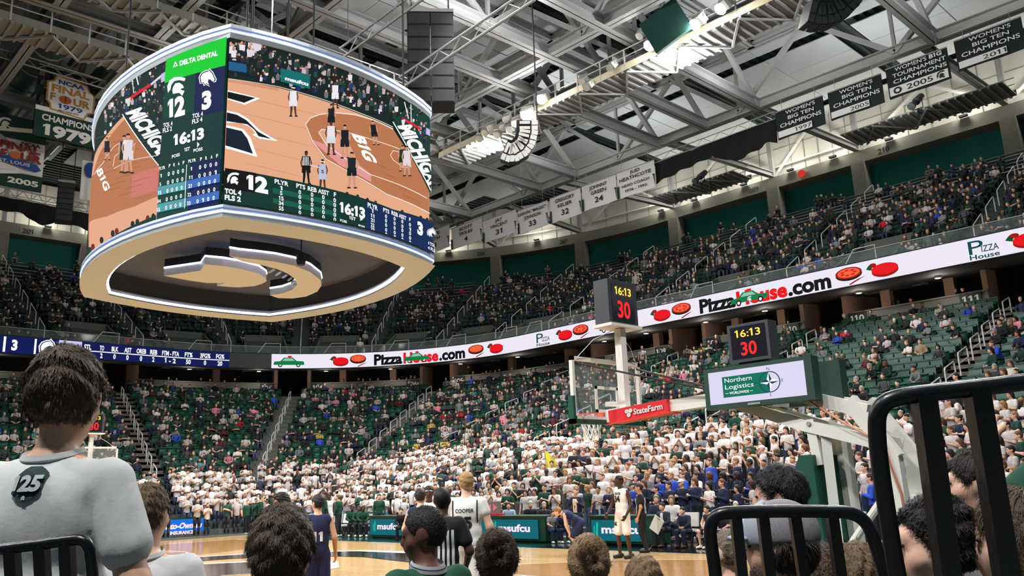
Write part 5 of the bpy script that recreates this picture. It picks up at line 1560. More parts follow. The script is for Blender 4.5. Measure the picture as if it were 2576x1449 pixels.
# ---- screen on the long side
sy = SY.rect(0, Z1, SY.L, Z2, led((16, 44, 42)), jb, .002, "video_screen", .25); P = Pic(SY, sy)
def in_y(r):
    x = r.uniform(262, 418); return x, r.uniform(np.interp(x, [250, 300, 350, 420], [290, 215, 180, 150]), np.interp(x, [250, 313, 420], [350, 276, 310])), 0
P.crowd(110, in_y, 7, 8, COLS_C)
_bu = [project(SY.fn(u, Z1, .0))[:2] for u in np.linspace(.25, SY.L - .01, 40)]; _bx = [q[0] for q in _bu]; _i0 = int(np.argmin(_bx)); _bl = _bu[_i0:]
def yb(x): return float(np.interp(x, [q[0] for q in _bl], [q[1] for q in _bl])) - 1.0
_xe = [399, 380, 360, 340, 320, 300, 280, 264, 250, 240, 232, 226]
P.poly([(313, 292), (406, 422)] + [(x, yb(x)) for x in _xe] + [(224, 560), (227, 500), (231, 450), (240, 391), (267, 345)], WOOD_D, "court_picture")
P.poly([(399, 494), (340, 520), (270, 545), (226, 560)] + [(x, yb(x)) for x in _xe[::-1]], WOOD)
P.poly([(313, 292), (267, 345), (240, 391), (231, 450), (236, 440), (250, 392), (274, 350), (316, 300)], WOOD)
P.poly([(335, 440), (400, 420), (399, 480), (330, 500)], (206, 120, 110))
for k in range(18):
    y = 350 + k * 9; x = 245 + (k * 41) % 100; P.line([(x, y), (x + 42, y - 12)], .8, (150, 88, 58))
P.text("MICHIGAN", 320, 284, 410, 404, 40, WHT, .05, up=(.95, -.35)); P.line([(311, 288), (406, 422)], 2.5, WHT)
P.line([(267, 400), (290, 370), (306, 360)], 1.5, (244, 232, 222)); P.line([(288, 420), (292, 395), (310, 380), (330, 372), (345, 362)], 1.5, (244, 232, 222)); P.line([(290, 425), (330, 405), (402, 392)], 1.5, (244, 232, 222)); P.line([(240, 440), (262, 412), (270, 398)], 1.5, (244, 232, 222))
P.text("B1G", 246, 430, 268, 482, 16, WHT, .04, up=(.85, -.5))
P.line([(338, 190), (340, 236)], 2, (230, 230, 230)); P.line([(348, 185), (352, 215)], 3, (236, 236, 238)); P.line([(330, 250), (384, 214)], 7, (206, 36, 50)); P.line([(384, 214), (410, 192)], 5, (226, 226, 228)); P.poly([(322, 250), (333, 246), (330, 268), (325, 269)], (226, 222, 222)); P.poly([(409, 188), (420, 182), (420, 204), (409, 210)], (196, 190, 240))
P.player(274, 346, 404, (24, 26, 32), (22, 24, 30), SKL); P.player(318, 340, 436, (18, 48, 44), (16, 44, 40), SKL); P.player(328, 336, 438, (228, 216, 218), (228, 216, 218), SKL); P.text("33", 314, 364, 322, 362, 6)
for i, x in enumerate((232, 240, 262, 290, 300, 340, 352, 378, 392)):
    P.polys([ell(x, yb(x) - 11, 5, 9, 8)], [(26, 44, 40), (120, 34, 40), (40, 32, 30)][i % 3], "spectator_head_picture")
P.poly([(x, yb(x)) for x in _xe[:8]] + [(x, yb(x) - 13 * (x - 250) / 150) for x in _xe[7::-1]], (16, 56, 48))
GR, NV = (12, 66, 56), (14, 30, 80)
P.poly([(425, 140), (450, 130), (475, 121), (500, 112), (540, 101), (576, 91)] + [(x, yb(x)) for x in (555, 530, 505, 480, 455, 430, 400)], GR, "score_panel")
P.poly([(499, 186), (572, 167)] + [(x, yb(x)) for x in (555, 530, 505, 478)], NV); P.poly([(425, 140), (500, 112), (577, 91), (572, 168), (500, 187), (420, 212)], (10, 206, 50), "sponsor_panel")
P.poly([(417, 300), (489, 284), (487, 300), (569, 282), (566, 400), (405, 430)], (8, 54, 52))
P.text("DELTA DENTAL", 458, 168, 553, 142, 12, bold=.05); P.poly([(441, 173), (447, 157), (454, 168)], WHT); P.poly([(445, 169.5), (447.5, 162), (450.5, 167)], (10, 206, 50))
hel_px(P, 452, 221, 46); horse_px(P, 528, 200, 42, NV); P.text("12", 429, 300, 472, 288, 46, bold=.06); P.text("3", 514, 278, 538, 271, 42, bold=.06)
P.text("TOL 4", 418, 324, 441, 318, 11); P.text("FLS 2", 417, 337, 440, 331, 11); P.text("TOL 4", 491, 301, 517, 294, 11); P.text("FLS 4", 490, 315, 516, 308, 11)
P.text("16:13", 444, 369, 520, 350, 27, bold=.05); P.text("1ST", 471, 384, 485, 381, 9); P.poly([(503, 360), (509, 366), (503, 375)], WHT); P.text("POSS", 440, 401, 460, 395, 8); P.text("POSS", 494, 386, 517, 381, 8)
for r_ in (1, 3):
    P.poly([(404.5, 452 + 21.4 * r_), (476.5, 437 + 21.4 * r_), (475.5, 458.5 + 21.4 * r_), (403, 473.5 + 21.4 * r_)], (86, 160, 170)); P.poly([(478, 436 + 21.5 * r_), (561, 418 + 21.5 * r_), (560, 439.5 + 21.5 * r_), (477, 457.5 + 21.5 * r_)], (62, 108, 190))
P.line([(477.5, 417), (472, 527)], 1.6, WHT)
P.text("PLYR", 408, 431, 424, 427.5, 8)
for t, x in zip("PRAF", (435, 446.6, 458, 470)): P.text(t, x - 2.2, 424 - (x - 435) * .22, x + 2.2, 423 - (x - 435) * .22, 8)
P.text("PLYR", 482, 413, 501, 409, 8)
for t, x in zip("PRAF", (513.7, 526.7, 540, 554)): P.text(t, x - 2.4, 408 - (x - 513) * .2, x + 2.4, 407 - (x - 513) * .2, 8.5)
for r_, (a, c) in enumerate(zip(("1", "5", "15", "34", "55"), ("1", "11", "21", "22", "33"))):
    y = 450 + 21.4 * r_; w = 2 if len(a) == 1 else 4.5; P.text(a, 414 - r_ * .9 - w, y, 414 - r_ * .9 + w, y - 1, 9)
    for j, x in enumerate((433.5, 445, 457, 469)): P.text("0", x - r_ * .9 - 2.6, 446 + 21.4 * r_ - j * 2.7, x - r_ * .9 + 2.6, 445 + 21.4 * r_ - j * 2.7, 10)
    y = 433 + 21.7 * r_; w = 2 if len(c) == 1 else 4.5; P.text(c, 490 - r_ * .9 - w, y, 490 - r_ * .9 + w, y - 1, 9)
    v = ["0000", "0001", "0000", "0000", "0100"][r_]
    for j, x in enumerate((512, 525, 538.5, 552)): P.text(v[j], x - r_ * .9 - 2.8, 429.5 + 21.5 * r_ - j * 2.7, x - r_ * .9 + 2.8, 428.5 + 21.5 * r_ - j * 2.7, 10)
for k in ('+Y', '-X'):
    S = jsurf(k); S.rect(0, Z1, S.L, Z2, led((30, 70, 60)), jb, .002, "video_screen", .4)
# hoist cables
for k, (x, y) in enumerate(((4.2, -2.6), (4.2, 2.3), (-4.6, 2.6), (-4.6, -2.6), (1.5, 0), (-2, .5), (3.9, -2.3), (.6, 1.4))):
    b = MB(); b.tube([(x, y, Z3), (x, y, ZB)], .03, 5); b.build("hoist_cable", m_bezel, jb)
# ================================================================ court
def wood_mat(name, c1, c2, rough=.16):
    m = bpy.data.materials.new(name); m.use_nodes = True; nt = m.node_tree; b = nt.nodes["Principled BSDF"]
    tc = nt.nodes.new("ShaderNodeTexCoord"); br = nt.nodes.new("ShaderNodeTexBrick"); br.offset = .37
    br.inputs["Scale"].default_value = 1.0; br.inputs["Brick Width"].default_value = 1.6; br.inputs["Row Height"].default_value = .085
    br.inputs["Mortar Size"].default_value = .003; br.inputs["Color1"].default_value = lin(c1); br.inputs["Color2"].default_value = lin(c2); br.inputs["Mortar"].default_value = lin([v * .7 for v in c2]); br.inputs["Bias"].default_value = -.2
    nt.links.new(tc.outputs["Object"], br.inputs["Vector"])
    mp = nt.nodes.new("ShaderNodeMapping"); mp.inputs["Scale"].default_value = (1.2, 22, 1); nt.links.new(tc.outputs["Object"], mp.inputs["Vector"])
    n = nt.nodes.new("ShaderNodeTexNoise"); n.inputs["Scale"].default_value = 1.6; n.inputs["Detail"].default_value = 6; nt.links.new(mp.outputs["Vector"], n.inputs["Vector"])
    mx = nt.nodes.new("ShaderNodeMix"); mx.data_type = 'RGBA'; mx.blend_type = 'MULTIPLY'; mx.inputs[0].default_value = .5
    mr = nt.nodes.new("ShaderNodeMapRange"); mr.inputs[1].default_value = .3; mr.inputs[2].default_value = .7; mr.inputs[3].default_value = .55; mr.inputs[4].default_value = 1.15
    nt.links.new(n.outputs["Fac"], mr.inputs[0]); nt.links.new(br.outputs["Color"], mx.inputs[6]); nt.links.new(mr.outputs[0], mx.inputs[7]); nt.links.new(mx.outputs[2], b.inputs["Base Color"])
    b.inputs["Roughness"].default_value = rough; b.inputs["Specular IOR Level"].default_value = .5
    return m
m_woodl = wood_mat("court_maple_light", (206, 170, 116), (188, 150, 96)); m_woodd = wood_mat("court_maple_stained", (176, 130, 74), (156, 112, 60))
m_cblack = M("court_black_paint", (14, 18, 20), .12); m_cgreen = M("court_green_paint", (8, 52, 42), .14); m_cwhite = M("court_white_paint", (232, 228, 220), .2)
def sheet(pts, z, name, mat, parent=None):
    b = MB(); b.add([(x, y, z) for x, y in pts], tri2d(pts)); return b.build(name, mat, parent)
b = MB(); b.lo((-19.5, -10.2, -.012), (19.5, 10.9, 0.0)); apron = tag(b.build("floor_apron", m_cgreen), kind="structure")
b = MB(); b.lo((-14.33, -7.62, -.01), (14.33, 7.62, .004)); court = tag(b.build("floor_court", m_woodl), kind="structure")
b = MB(); b.lo((-19.4, -10.0, -.01), (-14.4, 10.6, .003)); tag(b.build("floor_far_apron", m_woodl), kind="structure")
b = MB(); b.lo((3.0, 7.8, -.01), (14.2, 10.8, .003)); b.build("bench_area_paint", m_cblack, apron)
BXC = 13.11 - .38
def arc3(sg, r=6.75):
    P = []; ym = 6.60; x0 = 14.33; a0 = math.asin(ym / r)
    P.append((sg * x0, ym))
    for i in range(33):
        a = a0 - 2 * a0 * i / 32; P.append((sg * (BXC - r * math.cos(a)), r * math.sin(a)))
    P.append((sg * x0, -ym)); return P
def strokes(pts, w, z, name, closed=False):
    b = MB(); P = [np.array(q, float) for q in pts]
    if closed: P.append(P[0])
    L = []; Rr = []
    for i, q in enumerate(P):
        t = P[min(i + 1, len(P) - 1)] - P[max(i - 1, 0)]; t /= np.linalg.norm(t) + 1e-9; n = np.array((-t[1], t[0])) * w / 2; L.append(q + n); Rr.append(q - n)
    n = len(P); b.add([(*q, z) for q in L] + [(*q, z) for q in Rr], [[i, i + 1, n + i + 1, n + i] for i in range(n - 1)]); return b.build(name, m_cwhite, court)
for sg in (1, -1):
    sheet(arc3(sg), .006, "stained_arc_area", m_woodd, court); strokes(arc3(sg), .055, .010, "three_point_line")
    sheet([(sg * 14.33, -1.83), (sg * 14.33, 1.83), (sg * 8.55, 1.83), (sg * 8.55, -1.83)], .007, "key_area", m_woodl, court)
    strokes([(sg * 14.33, 1.83), (sg * 8.55, 1.83), (sg * 8.55, -1.83), (sg * 14.33, -1.83)], .055, .0105, "key_line")
    strokes(ell(sg * 8.55, 0, 1.83, 1.83, 40), .055, .011, "free_throw_circle", True)
    strokes(ell(sg * BXC, 0, 1.22, 1.22, 20, math.pi / 2, 3 * math.pi / 2) if sg > 0 else ell(sg * BXC, 0, 1.22, 1.22, 20, -math.pi / 2, math.pi / 2), .05, .011, "restricted_arc")
strokes([(-14.33, -7.62), (14.33, -7.62), (14.33, 7.62), (-14.33, 7.62)], .06, .0105, "boundary_line", True)
for P_, nm in ((HELM_C, "helmet_crest"), (HELM_F, "helmet_face")):
    c = np.mean(P_, 0); sheet([(a * 10.4, b_ * 9.6) for a, b_ in P_], .012, nm + "_white_edge", m_cwhite, court)
    ins = [(c[0] + (a - c[0]) * .90, c[1] + (b_ - c[1]) * .84) for a, b_ in P_]; sheet([(a * 10.4, b_ * 9.6) for a, b_ in ins], .015, nm + "_paint", m_cblack, court)
strokes([(0, -7.62), (0, 7.62)], .055, .009, "half_court_line")

# ---------------------------------------------------------------- courtside tables with lit fronts
m_tgreen = M("table_green_laminate", (10, 60, 46), .4); m_tled = M("led_teal", (12, 108, 122), emit=.85); m_tled_t = M("led_mint", (30, 190, 170), emit=.9); m_tled_w = M("led_text_lilac_white", (240, 226, 252), emit=1.1)
def led_table(x0, x1, y, label, texts, h=.88, dep=.75):
    t = thing("courtside_table", label, "table", ((x0 + x1) / 2, y, 0))
    b = MB(); b.lo((x0, y + .02, .06), (x1, y + dep, h - .05)); b.build("cabinet", m_tgreen, t)
    b = MB(); b.lo((x0 - .03, y - .02, h - .05), (x1 + .03, y + dep, h)); b.build("worktop", m_tgreen, t)
    b = MB(); b.lo((x0 + .1, y + .1, 0), (x1 - .1, y + dep - .1, .06)); b.build("plinth", m_cblack, t)
    S = flat((0, y, 0), (1, 0, 0), (0, 0, 1))
    for a, c, tx in texts:
        sc = S.rect(a, .13, c, h - .13, m_tled, t, .03, "led_panel")
        S.text("msufcu", tx + .18, .36, .24, m_tled_w, sc, w=1.55, align='L', bold=.035, lift=.045)
        S.poly([(tx - .06, .28), (tx + .03, .26), (tx + .06, .66), (tx + .0, .70), (tx - .03, .6)], m_tled_t, sc, .045, "logo_streak"); S.poly([(tx - .14, .34), (tx - .09, .32), (tx - .09, .6), (tx - .13, .56)], m_tled_t, sc, .045, "logo_streak")
    return t
X_ = lambda px, Y, y=1330: float(at_y(px, y, Y)[0])
TY = 9.35
xa, xb, xc, xd = X_(929, TY, 1340), X_(1372, TY, 1360), X_(1486, TY, 1362), X_(1650, TY, 1372)
led_table(xa, xb, TY, "long green scorers table with lit teal front panels beside the home bench", [(xa + .12, X_(1050, TY), X_(945, TY)), (X_(1185, TY), xb - .28, X_(1248, TY))])
led_table(xc, xd, TY, "short green scorers table with a lit teal front beside the visitors bench", [(xc + .1, xd - .35, X_(1504, TY))])
# insurance board in the far corner
XA = -18.6
p0, p1 = at_x(398, 1330, XA), at_x(517, 1326, XA)
t = thing("sponsor_board", "bright blue lit sponsor board standing behind the far baseline", "sign board", (XA, (p0[1] + p1[1]) / 2, 0))
b = MB(); b.lo((XA - .25, p0[1] - 1, .0), (XA, p1[1] + .12, .98)); b.build("cabinet", m_tgreen, t)
S = flat((XA, p0[1], 0), (0, 1, 0), (0, 0, 1)); w = p1[1] - p0[1]
sc = S.rect(-.9, .08, w, .9, M("led_sponsor_blue", (20, 112, 232), emit=.95), t, .02, "led_panel")
S.text("Auto-Owners", w * .06, .48, .26, m_tled_w, sc, w=w * .84, align='L', bold=.05, lift=.04, shear=.25); S.text("INSURANCE", w * .24, .22, .15, m_tled_w, sc, w=w * .5, align='L', bold=.05, lift=.04)
# table-top things
t = thing("possession_arrow", "red framed possession arrow box on the scorers table", "sign", (X_(1240, 9.6), 9.6, .88))
px_ = X_(1240, 9.6); b = MB(); b.lo((px_ - .42, 9.5, .88), (px_ + .42, 9.8, .94)); b.build("base", M("red_plastic", (206, 40, 62), .5), t)
b = MB(); b.lo((px_ - .36, 9.6, .94), (px_ + .36, 9.7, 1.36)); b.build("box", M("arrow_box_grey", (120, 110, 108), .5), t)
S = flat((px_, 9.6, .94), (1, 0, 0), (0, 0, 1))
for sg in (-1, 1): S.poly([(sg * .3, .21), (sg * .06, .34), (sg * .06, .08)], M("arrow_pink_outline", (220, 130, 140), .5), t, .012, "arrow")
t = thing("water_bottle", "clear plastic water bottle standing on the scorers table", "bottle", (X_(1508, 9.6, 1285), 9.6, .88))
b = MB(); b.lathe([(.03, 0), (.034, .01), (.034, .14), (.015, .19), (.015, .2)], (t.location.x, 9.6, .88), 12); b.build("body", M("bottle_plastic", (170, 200, 215), .1, alpha=.6), t, smooth=True)
b = MB(); b.lathe([(.017, .2), (.017, .225)], (t.location.x, 9.6, .88), 10); b.build("cap", m_rail, t)
# folding bench chairs
m_chair = M("bench_chair_white", (210, 210, 208), .5); m_chairb = M("bench_chair_black", (18, 20, 22), .5)
def chair_proto():
    t = thing("bench_chair", "x", "chair", (0, 0, 0))
    b = MB(); b.box((0, 0, .45), (.46, .44, .06)); b.build("seat", m_chair, t, local=True)
    b = MB(); b.box((0, -.23, .74), (.46, .06, .40), ((1, 0, 0), (0, .98, .17), (0, -.17, .98))); b.build("backrest", m_chair, t, local=True)
    for sx_ in (-1, 1):
        for sy_ in (-1, 1):
            b = MB(); b.beam((sx_ * .21, sy_ * .2, 0), (sx_ * .2, -sy_ * .02 + (.0), .44), .03, .03); b.build("leg", m_chairb, t, local=True)
    b = MB(); b.box((0, .2, .28), (.46, .02, .2)); b.build("skirt", m_chairb, t, local=True)
    return t
proto = chair_proto(); first = [True]
def place_chair(x, y, rz, label, group):
    o = proto if first[0] else copy_tree(proto); first[0] = False
    o.location = (x, y, 0); o.rotation_euler = (0, 0, rz); o["label"] = label; o["group"] = group
    return o
for i in range(16):
    x = -18.0 + i * .60
    place_chair(x, 9.9, math.pi, f"white and black folding bench chair, {nth(i + 1)} along the home bench", "home bench chairs")
rk = []
for i in range(9):
    x = 7.7 + i * .62
    c = place_chair(x, 9.75, math.pi, f"white and black folding bench chair, {nth(i + 1)} along the visitors bench", "visitors bench chairs")
    S = flat((x + .22, 9.75 - .22, .22), (1, 0, 0), (0, 0, 1))
    V, F = text2d("ROCKET", .04); V = V.copy() * .09; V[:, 0] *= .40 / V[:, 0].max()
    me = bpy.data.meshes.new("lettering"); me.from_pydata([(.2 - a, .215, .27 + b_) for a, b_ in V], [], F); me.materials.append(m_rail); o = bpy.data.objects.new("lettering", me); COL.objects.link(o); o.parent = c
# ================================================================ near basket (seen from behind)
m_pw = M("goal_white_paint", (232, 230, 222), .35); m_gpad = M("green_padding", (14, 78, 62), .5, bump=(6, .15)); m_net = M("net_cord", (238, 238, 236), .8)
m_red = M("sponsor_red", (214, 34, 46), .5); m_rim = M("orange_rim", (214, 70, 40), .4); m_blk = M("black_metal", (18, 20, 22), .4)
m_bglass = M("backboard_glass", (214, 226, 224), .02, alpha=.10)
def basket(sg, label, near):
    X0 = sg * 13.11; t = thing("basketball_goal", label, "basketball goal", (sg * 16.2, 0, 0)); f = -sg
    P = lambda x, y, z: (X0 + sg * x, y, z)             # x = metres behind the glass
    # backboard
    b = MB(); b.lo(P(0, -.88, 2.93), P(.015, .88, 3.94)); g = b.build("backboard_glass", m_bglass, t)
    b = MB()
    for a, c in (((-.01, -.915, 2.9), (.06, -.855, 3.97)), ((-.01, .855, 2.9), (.06, .915, 3.97)), ((-.01, -.915, 3.90), (.06, .915, 3.97)), ((-.01, -.915, 2.9), (.06, .915, 2.97))): b.lo(P(*a), P(*c))
    b.build("backboard_frame", m_pw, t)
    b = MB()
    for a, c in (((-.006, -.305, 3.05), (.02, -.255, 3.50)), ((-.006, .255, 3.05), (.02, .305, 3.50)), ((-.006, -.305, 3.45), (.02, .305, 3.50)), ((-.006, -.305, 3.05), (.02, .305, 3.10))): b.lo(P(*a), P(*c))
    b.build("target_square", m_pw, g)
    b = MB()
    for a, c in (((-.03, -.96, 2.84), (.08, -.90, 3.30)), ((-.03, .90, 2.84), (.08, .96, 3.30)), ((-.03, -.96, 2.84), (.08, .96, 2.92))): b.lo(P(*a), P(*c))
    b.build("edge_padding", m_gpad, t)
    # rim and net
    rc = np.array(P(-.38, 0, 3.05)); b = MB(); b.tube([rc + (math.cos(a) * .232, math.sin(a) * .232, 0) for a in np.linspace(0, 2 * math.pi, 25)], .011, 6); b.build("rim", m_rim, t)
    b = MB(); b.lo(P(-.16, -.09, 2.98), P(0, .09, 3.08)); b.build("rim_bracket", m_rim, t)
    b = MB(); lv = [(.225, 0), (.20, -.1), (.165, -.2), (.14, -.31), (.155, -.42)]
    for i in range(12):
        for d_ in (1, -1):
            b.tube([rc + (math.cos((i + d_ * .5 * k) * math.pi / 6) * r_, math.sin((i + d_ * .5 * k) * math.pi / 6) * r_, z) for k, (r_, z) in enumerate(lv)], .009, 4)
    b.build("net", m_net, t)
    # shot clock mast and clock
    b = MB(); b.lo(P(.32, -.07, 2.95), P(.46, .07, 4.46)); b.build("clock_mast", m_pw, t)
    cz0, cz1 = 4.52, 5.30
    b = MB(); b.lo(P(.18, -.39, cz0), P(.50, .39, cz1)); ck = b.build("shot_clock", M("clock_grey_case", (58, 62, 68), .5), t)
    b = MB(); b.lo(P(.14, -.42, cz0 - .05), P(.56, .42, cz0)); b.build("clock_tray", m_pw, ck)
    amber = M("clock_amber_led", (255, 206, 70), emit=1.5); cred = M("clock_red_led", (255, 40, 40), emit=1.5); face = M("clock_face_dark", (34, 32, 44), .15)
    for S in (flat((X0 + sg * .505, 0, cz0), (0, sg, 0), (0, 0, 1)), flat((X0 + sg * .175, 0, cz0), (0, -sg, 0), (0, 0, 1))):
        fs = S.rect(-.30, .05, .30, .72, face, ck, .004, "clock_face")
        b = MB()
        S.text("16:13", 0, .52, .14, amber, fs, w=.44, bold=.02, lift=.01); S.text("30", 0, .12, .30, cred, fs, w=.34, bold=.02, lift=.01)
    # arm: from the board back to the pivot, then struts down to the base
    def bar(p, q, w, h, nm, mat=m_pw, par=t):
        b = MB(); b.beam(P(*p), P(*q), w, h); return b.build(nm, mat, par)
    bar((.05, 0, 2.98), (.5, 0, 3.0), .26, .22, "arm_head"); bar((.0, 0, 3.2), (.4, 0, 3.16), .1, .08, "mast_bracket")
    bar((.4, 0, 3.0), (2.5, 0, 3.08), .22, .19, "main_arm"); bar((2.4, 0, 3.1), (3.3, 0, 2.95), .5, .2, "arm_yoke")
    for y in (-.72, .72):
        b = MB(); b.tube([P(.08, y * 1.1, 3.85), P(2.45, y * .25, 3.14)], .018, 6); b.build("stay_rod", m_blk, t)
    b = MB(); b.tube([P(.3, -.06, 4.45), P(.25, -.55, 4.25), P(.08, -.8, 3.95)], .006, 4); b.build("stay_wire", m_rail, t); b = MB(); b.tube([P(.3, .06, 4.45), P(.2, .5, 4.2), P(.08, .78, 3.97)], .006, 4); b.build("stay_wire", m_rail, t)
    # red sponsor sleeve on the arm
    b = MB(); b.beam(np.array(P(.17, 0, 2.955)), np.array(P(1.40, 0, 3.04)), .36, .22); sl = b.build("sponsor_sleeve", m_red, t)
    d0, d1 = np.array(P(.17, -.185, 2.845)), np.array(P(1.40, -.185, 2.93)); ax = (d1 - d0) / np.linalg.norm(d1 - d0)
    S = flat(d0 if sg > 0 else d1, ax if sg > 0 else -ax, (0, 0, 1)); S.text("StateFarm", .55, .07, .10, m_rail, sl, w=.60, align='L', bold=.03, lift=.012)
    for a, c in ((.45, .08), (.41, .145), (.49, .145)): S.poly(ell(a, c, .042, .036, 14), m_rail, sl, .012, "logo_oval")
    b = MB(); b.beam(d0 + (0, -.02, -.01), d1 + (sg * .16, -.02, .0), .10, .015); b.build("sleeve_lip", m_rim, sl)
    # linkage behind the sign
    for y in (-.3, .3):
        bar((2.6, y * .6, 2.98), (3.85, y, 2.52), .14, .16, "lower_arm"); bar((3.8, y, 2.54), (4.85, y, 2.22), .152, .16, "lower_arm")
        bar((3.6, y, 3.0), (4.68, y, 2.66), .12, .18, "upper_arm"); bar((4.44, y, 2.83), (4.96, y, 2.04), .136, .2, "upper_arm")
        bar((3.86, y * 1.05, 2.62), (3.92, y * 1.05, 2.0), .08, .13, "mast_link"); bar((4.02, y * .8, 2.5), (4.05, y, .3), .13, .16, "mast")
        bar((4.92, y, 2.14), (4.96, y, .35), .14, .18, "rear_post")
    b = MB(); b.lathe([(.005, 0), (.03, 0), (.03, .02), (.005, .02)], P(3.87, -.38, 2.56), 10, (0, -1, 0)); b.build("pivot_bolt", m_steel, t)
    b = MB(); b.tube([P(3.95, -.42, .6), P(4.7, -.36, 1.5)], .05, 10); b.build("hydraulic_ram", m_pw, t)
    for k, yy in enumerate((-.42, -.38, -.35)): b = MB(); b.tube([P(3.7, yy, 3.0 + k * .04), P(4.0, yy - .03, 2.82), P(4.4, yy - .04, 2.52), P(4.85, yy - .02, 2.25), P(5.0, yy, 1.6), P(5.02, yy, .6)], .009, 5); b.build("cable", M("copper_cable", (190, 130, 100), .5), t)
    # padded front
    b = MB(); pr = [(2.65, .25), (2.85, .6), (3.2, 1.16), (3.72, 2.14), (3.90, 2.14), (3.97, .25)]
    V = [P(x, y, z) for y in (-.46, .46) for x, z in pr]; n = len(pr)
    b.add(V, [list(range(n)), [n + j for j in range(n)][::-1]] + [[j, (j + 1) % n, n + (j + 1) % n, n + j] for j in range(n)]); b.build("front_padding", m_gpad, t)
    b = MB(); b.lo(P(2.6, -.6, .0), P(5.6, .6, .3)); b.build("base", m_gpad, t)
    b = MB(); b.lo(P(5.1, -.5, .3), P(5.55, .5, .7)); b.build("counterweight", m_pw, t)
    # sign box above the arm
    if near:
        cg = M("display_green_case", (34, 66, 56), .5)
        b = MB(); b.lo(P(2.40, -.60, 2.86), P(4.12, -.40, 3.46)); sb_ = b.build("display_box", cg, t)
        b = MB(); b.lo(P(2.40, .22, 2.86), P(4.12, .42, 3.46)); b.build("display_box", cg, t)
        S = Surf(lambda a, c, l: np.array(P(2.40, -.60, 2.86)) + np.array((1.06 * a, -l, .965 * c)))
        sc = S.rect(.08, .07, 1.52, .56, M("display_lilac", (226, 222, 248), emit=.95), sb_, .004, "display_panel")
        lg = M("display_green_print", (12, 118, 96), emit=.9); lw = m_led_pure; ln = M("display_navy_print", (28, 60, 96), emit=.9)
        S.rect(.30, .16, .98, .47, lg, sc, .008, "logo_block"); S.text("Northern", .34, .38, .07, lw, sc, w=.42, align='L', bold=.0, lift=.012); S.text("Logistics", .34, .28, .07, lw, sc, w=.44, align='L', bold=.0, lift=.012); S.text("WORLDWIDE", .40, .20, .04, lw, sc, w=.30, align='L', bold=.01, lift=.012)
        S.rect(.34, .217, .385, .223, lw, sc, .012, "rule"); S.rect(.715, .217, .76, .223, lw, sc, .012, "rule")
        cc = (1.02, .315); R1 = ell(*cc, .155, .155, 32); S.poly(R1, ln, sc, .014, "compass_ring"); S.poly(ell(*cc, .142, .142, 32), M("display_lilac", (226, 222, 248)), sc, .017, "compass_disc"); S.poly(ell(*cc, .142, .142, 16, math.pi / 2, 3 * math.pi / 2), lg, sc, .020, "compass_half")
        for k in range(4):
            a = k * math.pi / 2; d_ = np.array((math.cos(a), math.sin(a))); e = np.array((-d_[1], d_[0]))
            for sd, mt in ((1, lw), (-1, ln)):
                S.poly([tuple(cc), tuple(np.array(cc) + d_ * .14), tuple(np.array(cc) + (d_ * .035 + e * .035 * sd))], mt, sc, .024, "compass_point")
        for tx_, dx, dy in (("N", 0, .17), ("S", 0, -.21), ("W", -.20, -.02), ("E", .19, -.02)): S.text(tx_, cc[0] + dx, cc[1] + dy, .045, ln, sc, bold=.0, lift=.026)
        b = MB(); b.lo(P(3.1, -.61, 2.875), P(3.3, -.60, 2.905)); b.build("maker_plate", m_fascia, sb_)
        b = MB(); b.lo(P(2.72, -.35, 3.53), P(3.40, -.10, 4.10)); c2 = b.build("shot_clock", M("clock_grey_case", (58, 62, 68)), t)
        S = flat(P(2.72, -.35, 3.53), (1, 0, 0), (0, 0, 1)); fs = S.rect(.05, .05, .63, .53, face, c2, .004, "clock_face")
        S.text("16:13", .34, .37, .11, amber, fs, w=.42, bold=.01, lift=.008); S.text("30", .34, .10, .20, cred, fs, w=.26, bold=.02, lift=.008)
        b = MB(); b.lo(P(2.85, -.32, 3.46), P(3.25, -.14, 3.53)); b.build("clock_foot", m_blk, t)
    return t
basket(1, "white basketball goal seen from behind with glass board, red arm sleeve and lit sign", True)
basket(-1, "distant white basketball goal at the far end of the floor", False)
# ================================================================ banners, drapes, speakers and lamps under the roof
m_bgreen = M("banner_dark_green", (14, 52, 46), .85, bump=(1.2, .3)); m_bblack = M("banner_black_green", (12, 30, 30), .85, bump=(1.2, .3)); m_bwhite = M("banner_pale_cloth", (226, 222, 222), .85, bump=(1.2, .3))
m_btext = M("banner_white_print", (228, 228, 226), .8); m_bdark = M("banner_dark_print", (30, 34, 34), .8)
YB = 31.7
def cloth_y(x0, x1, z0, z1, Y, name, mat, parent, amp=.03, n=24):
    """hanging cloth in the plane y=Y facing the floor, with soft vertical folds and thickness"""
    b = MB(); V = []; 
    for i in range(n + 1):
        u = i / n; x = x0 + (x1 - x0) * u
        for j, z in enumerate((z1, (z0 + z1) / 2, z0)): V.append((x, Y + amp * math.sin(u * 9 + j) * (j * .6), z))
    F = [[i * 3 + j, i * 3 + j + 1, i * 3 + j + 4, i * 3 + j + 3] for i in range(n) for j in range(2)]
    k = len(V); V2 = [(a, b_ + .03, c) for a, b_, c in V]
    b.add(V + V2, F + [[q + k for q in f][::-1] for f in F] + [[0, 1, k + 1, k], [1, 2, k + 2, k + 1]]); return b.build(name, mat, parent, smooth=True)
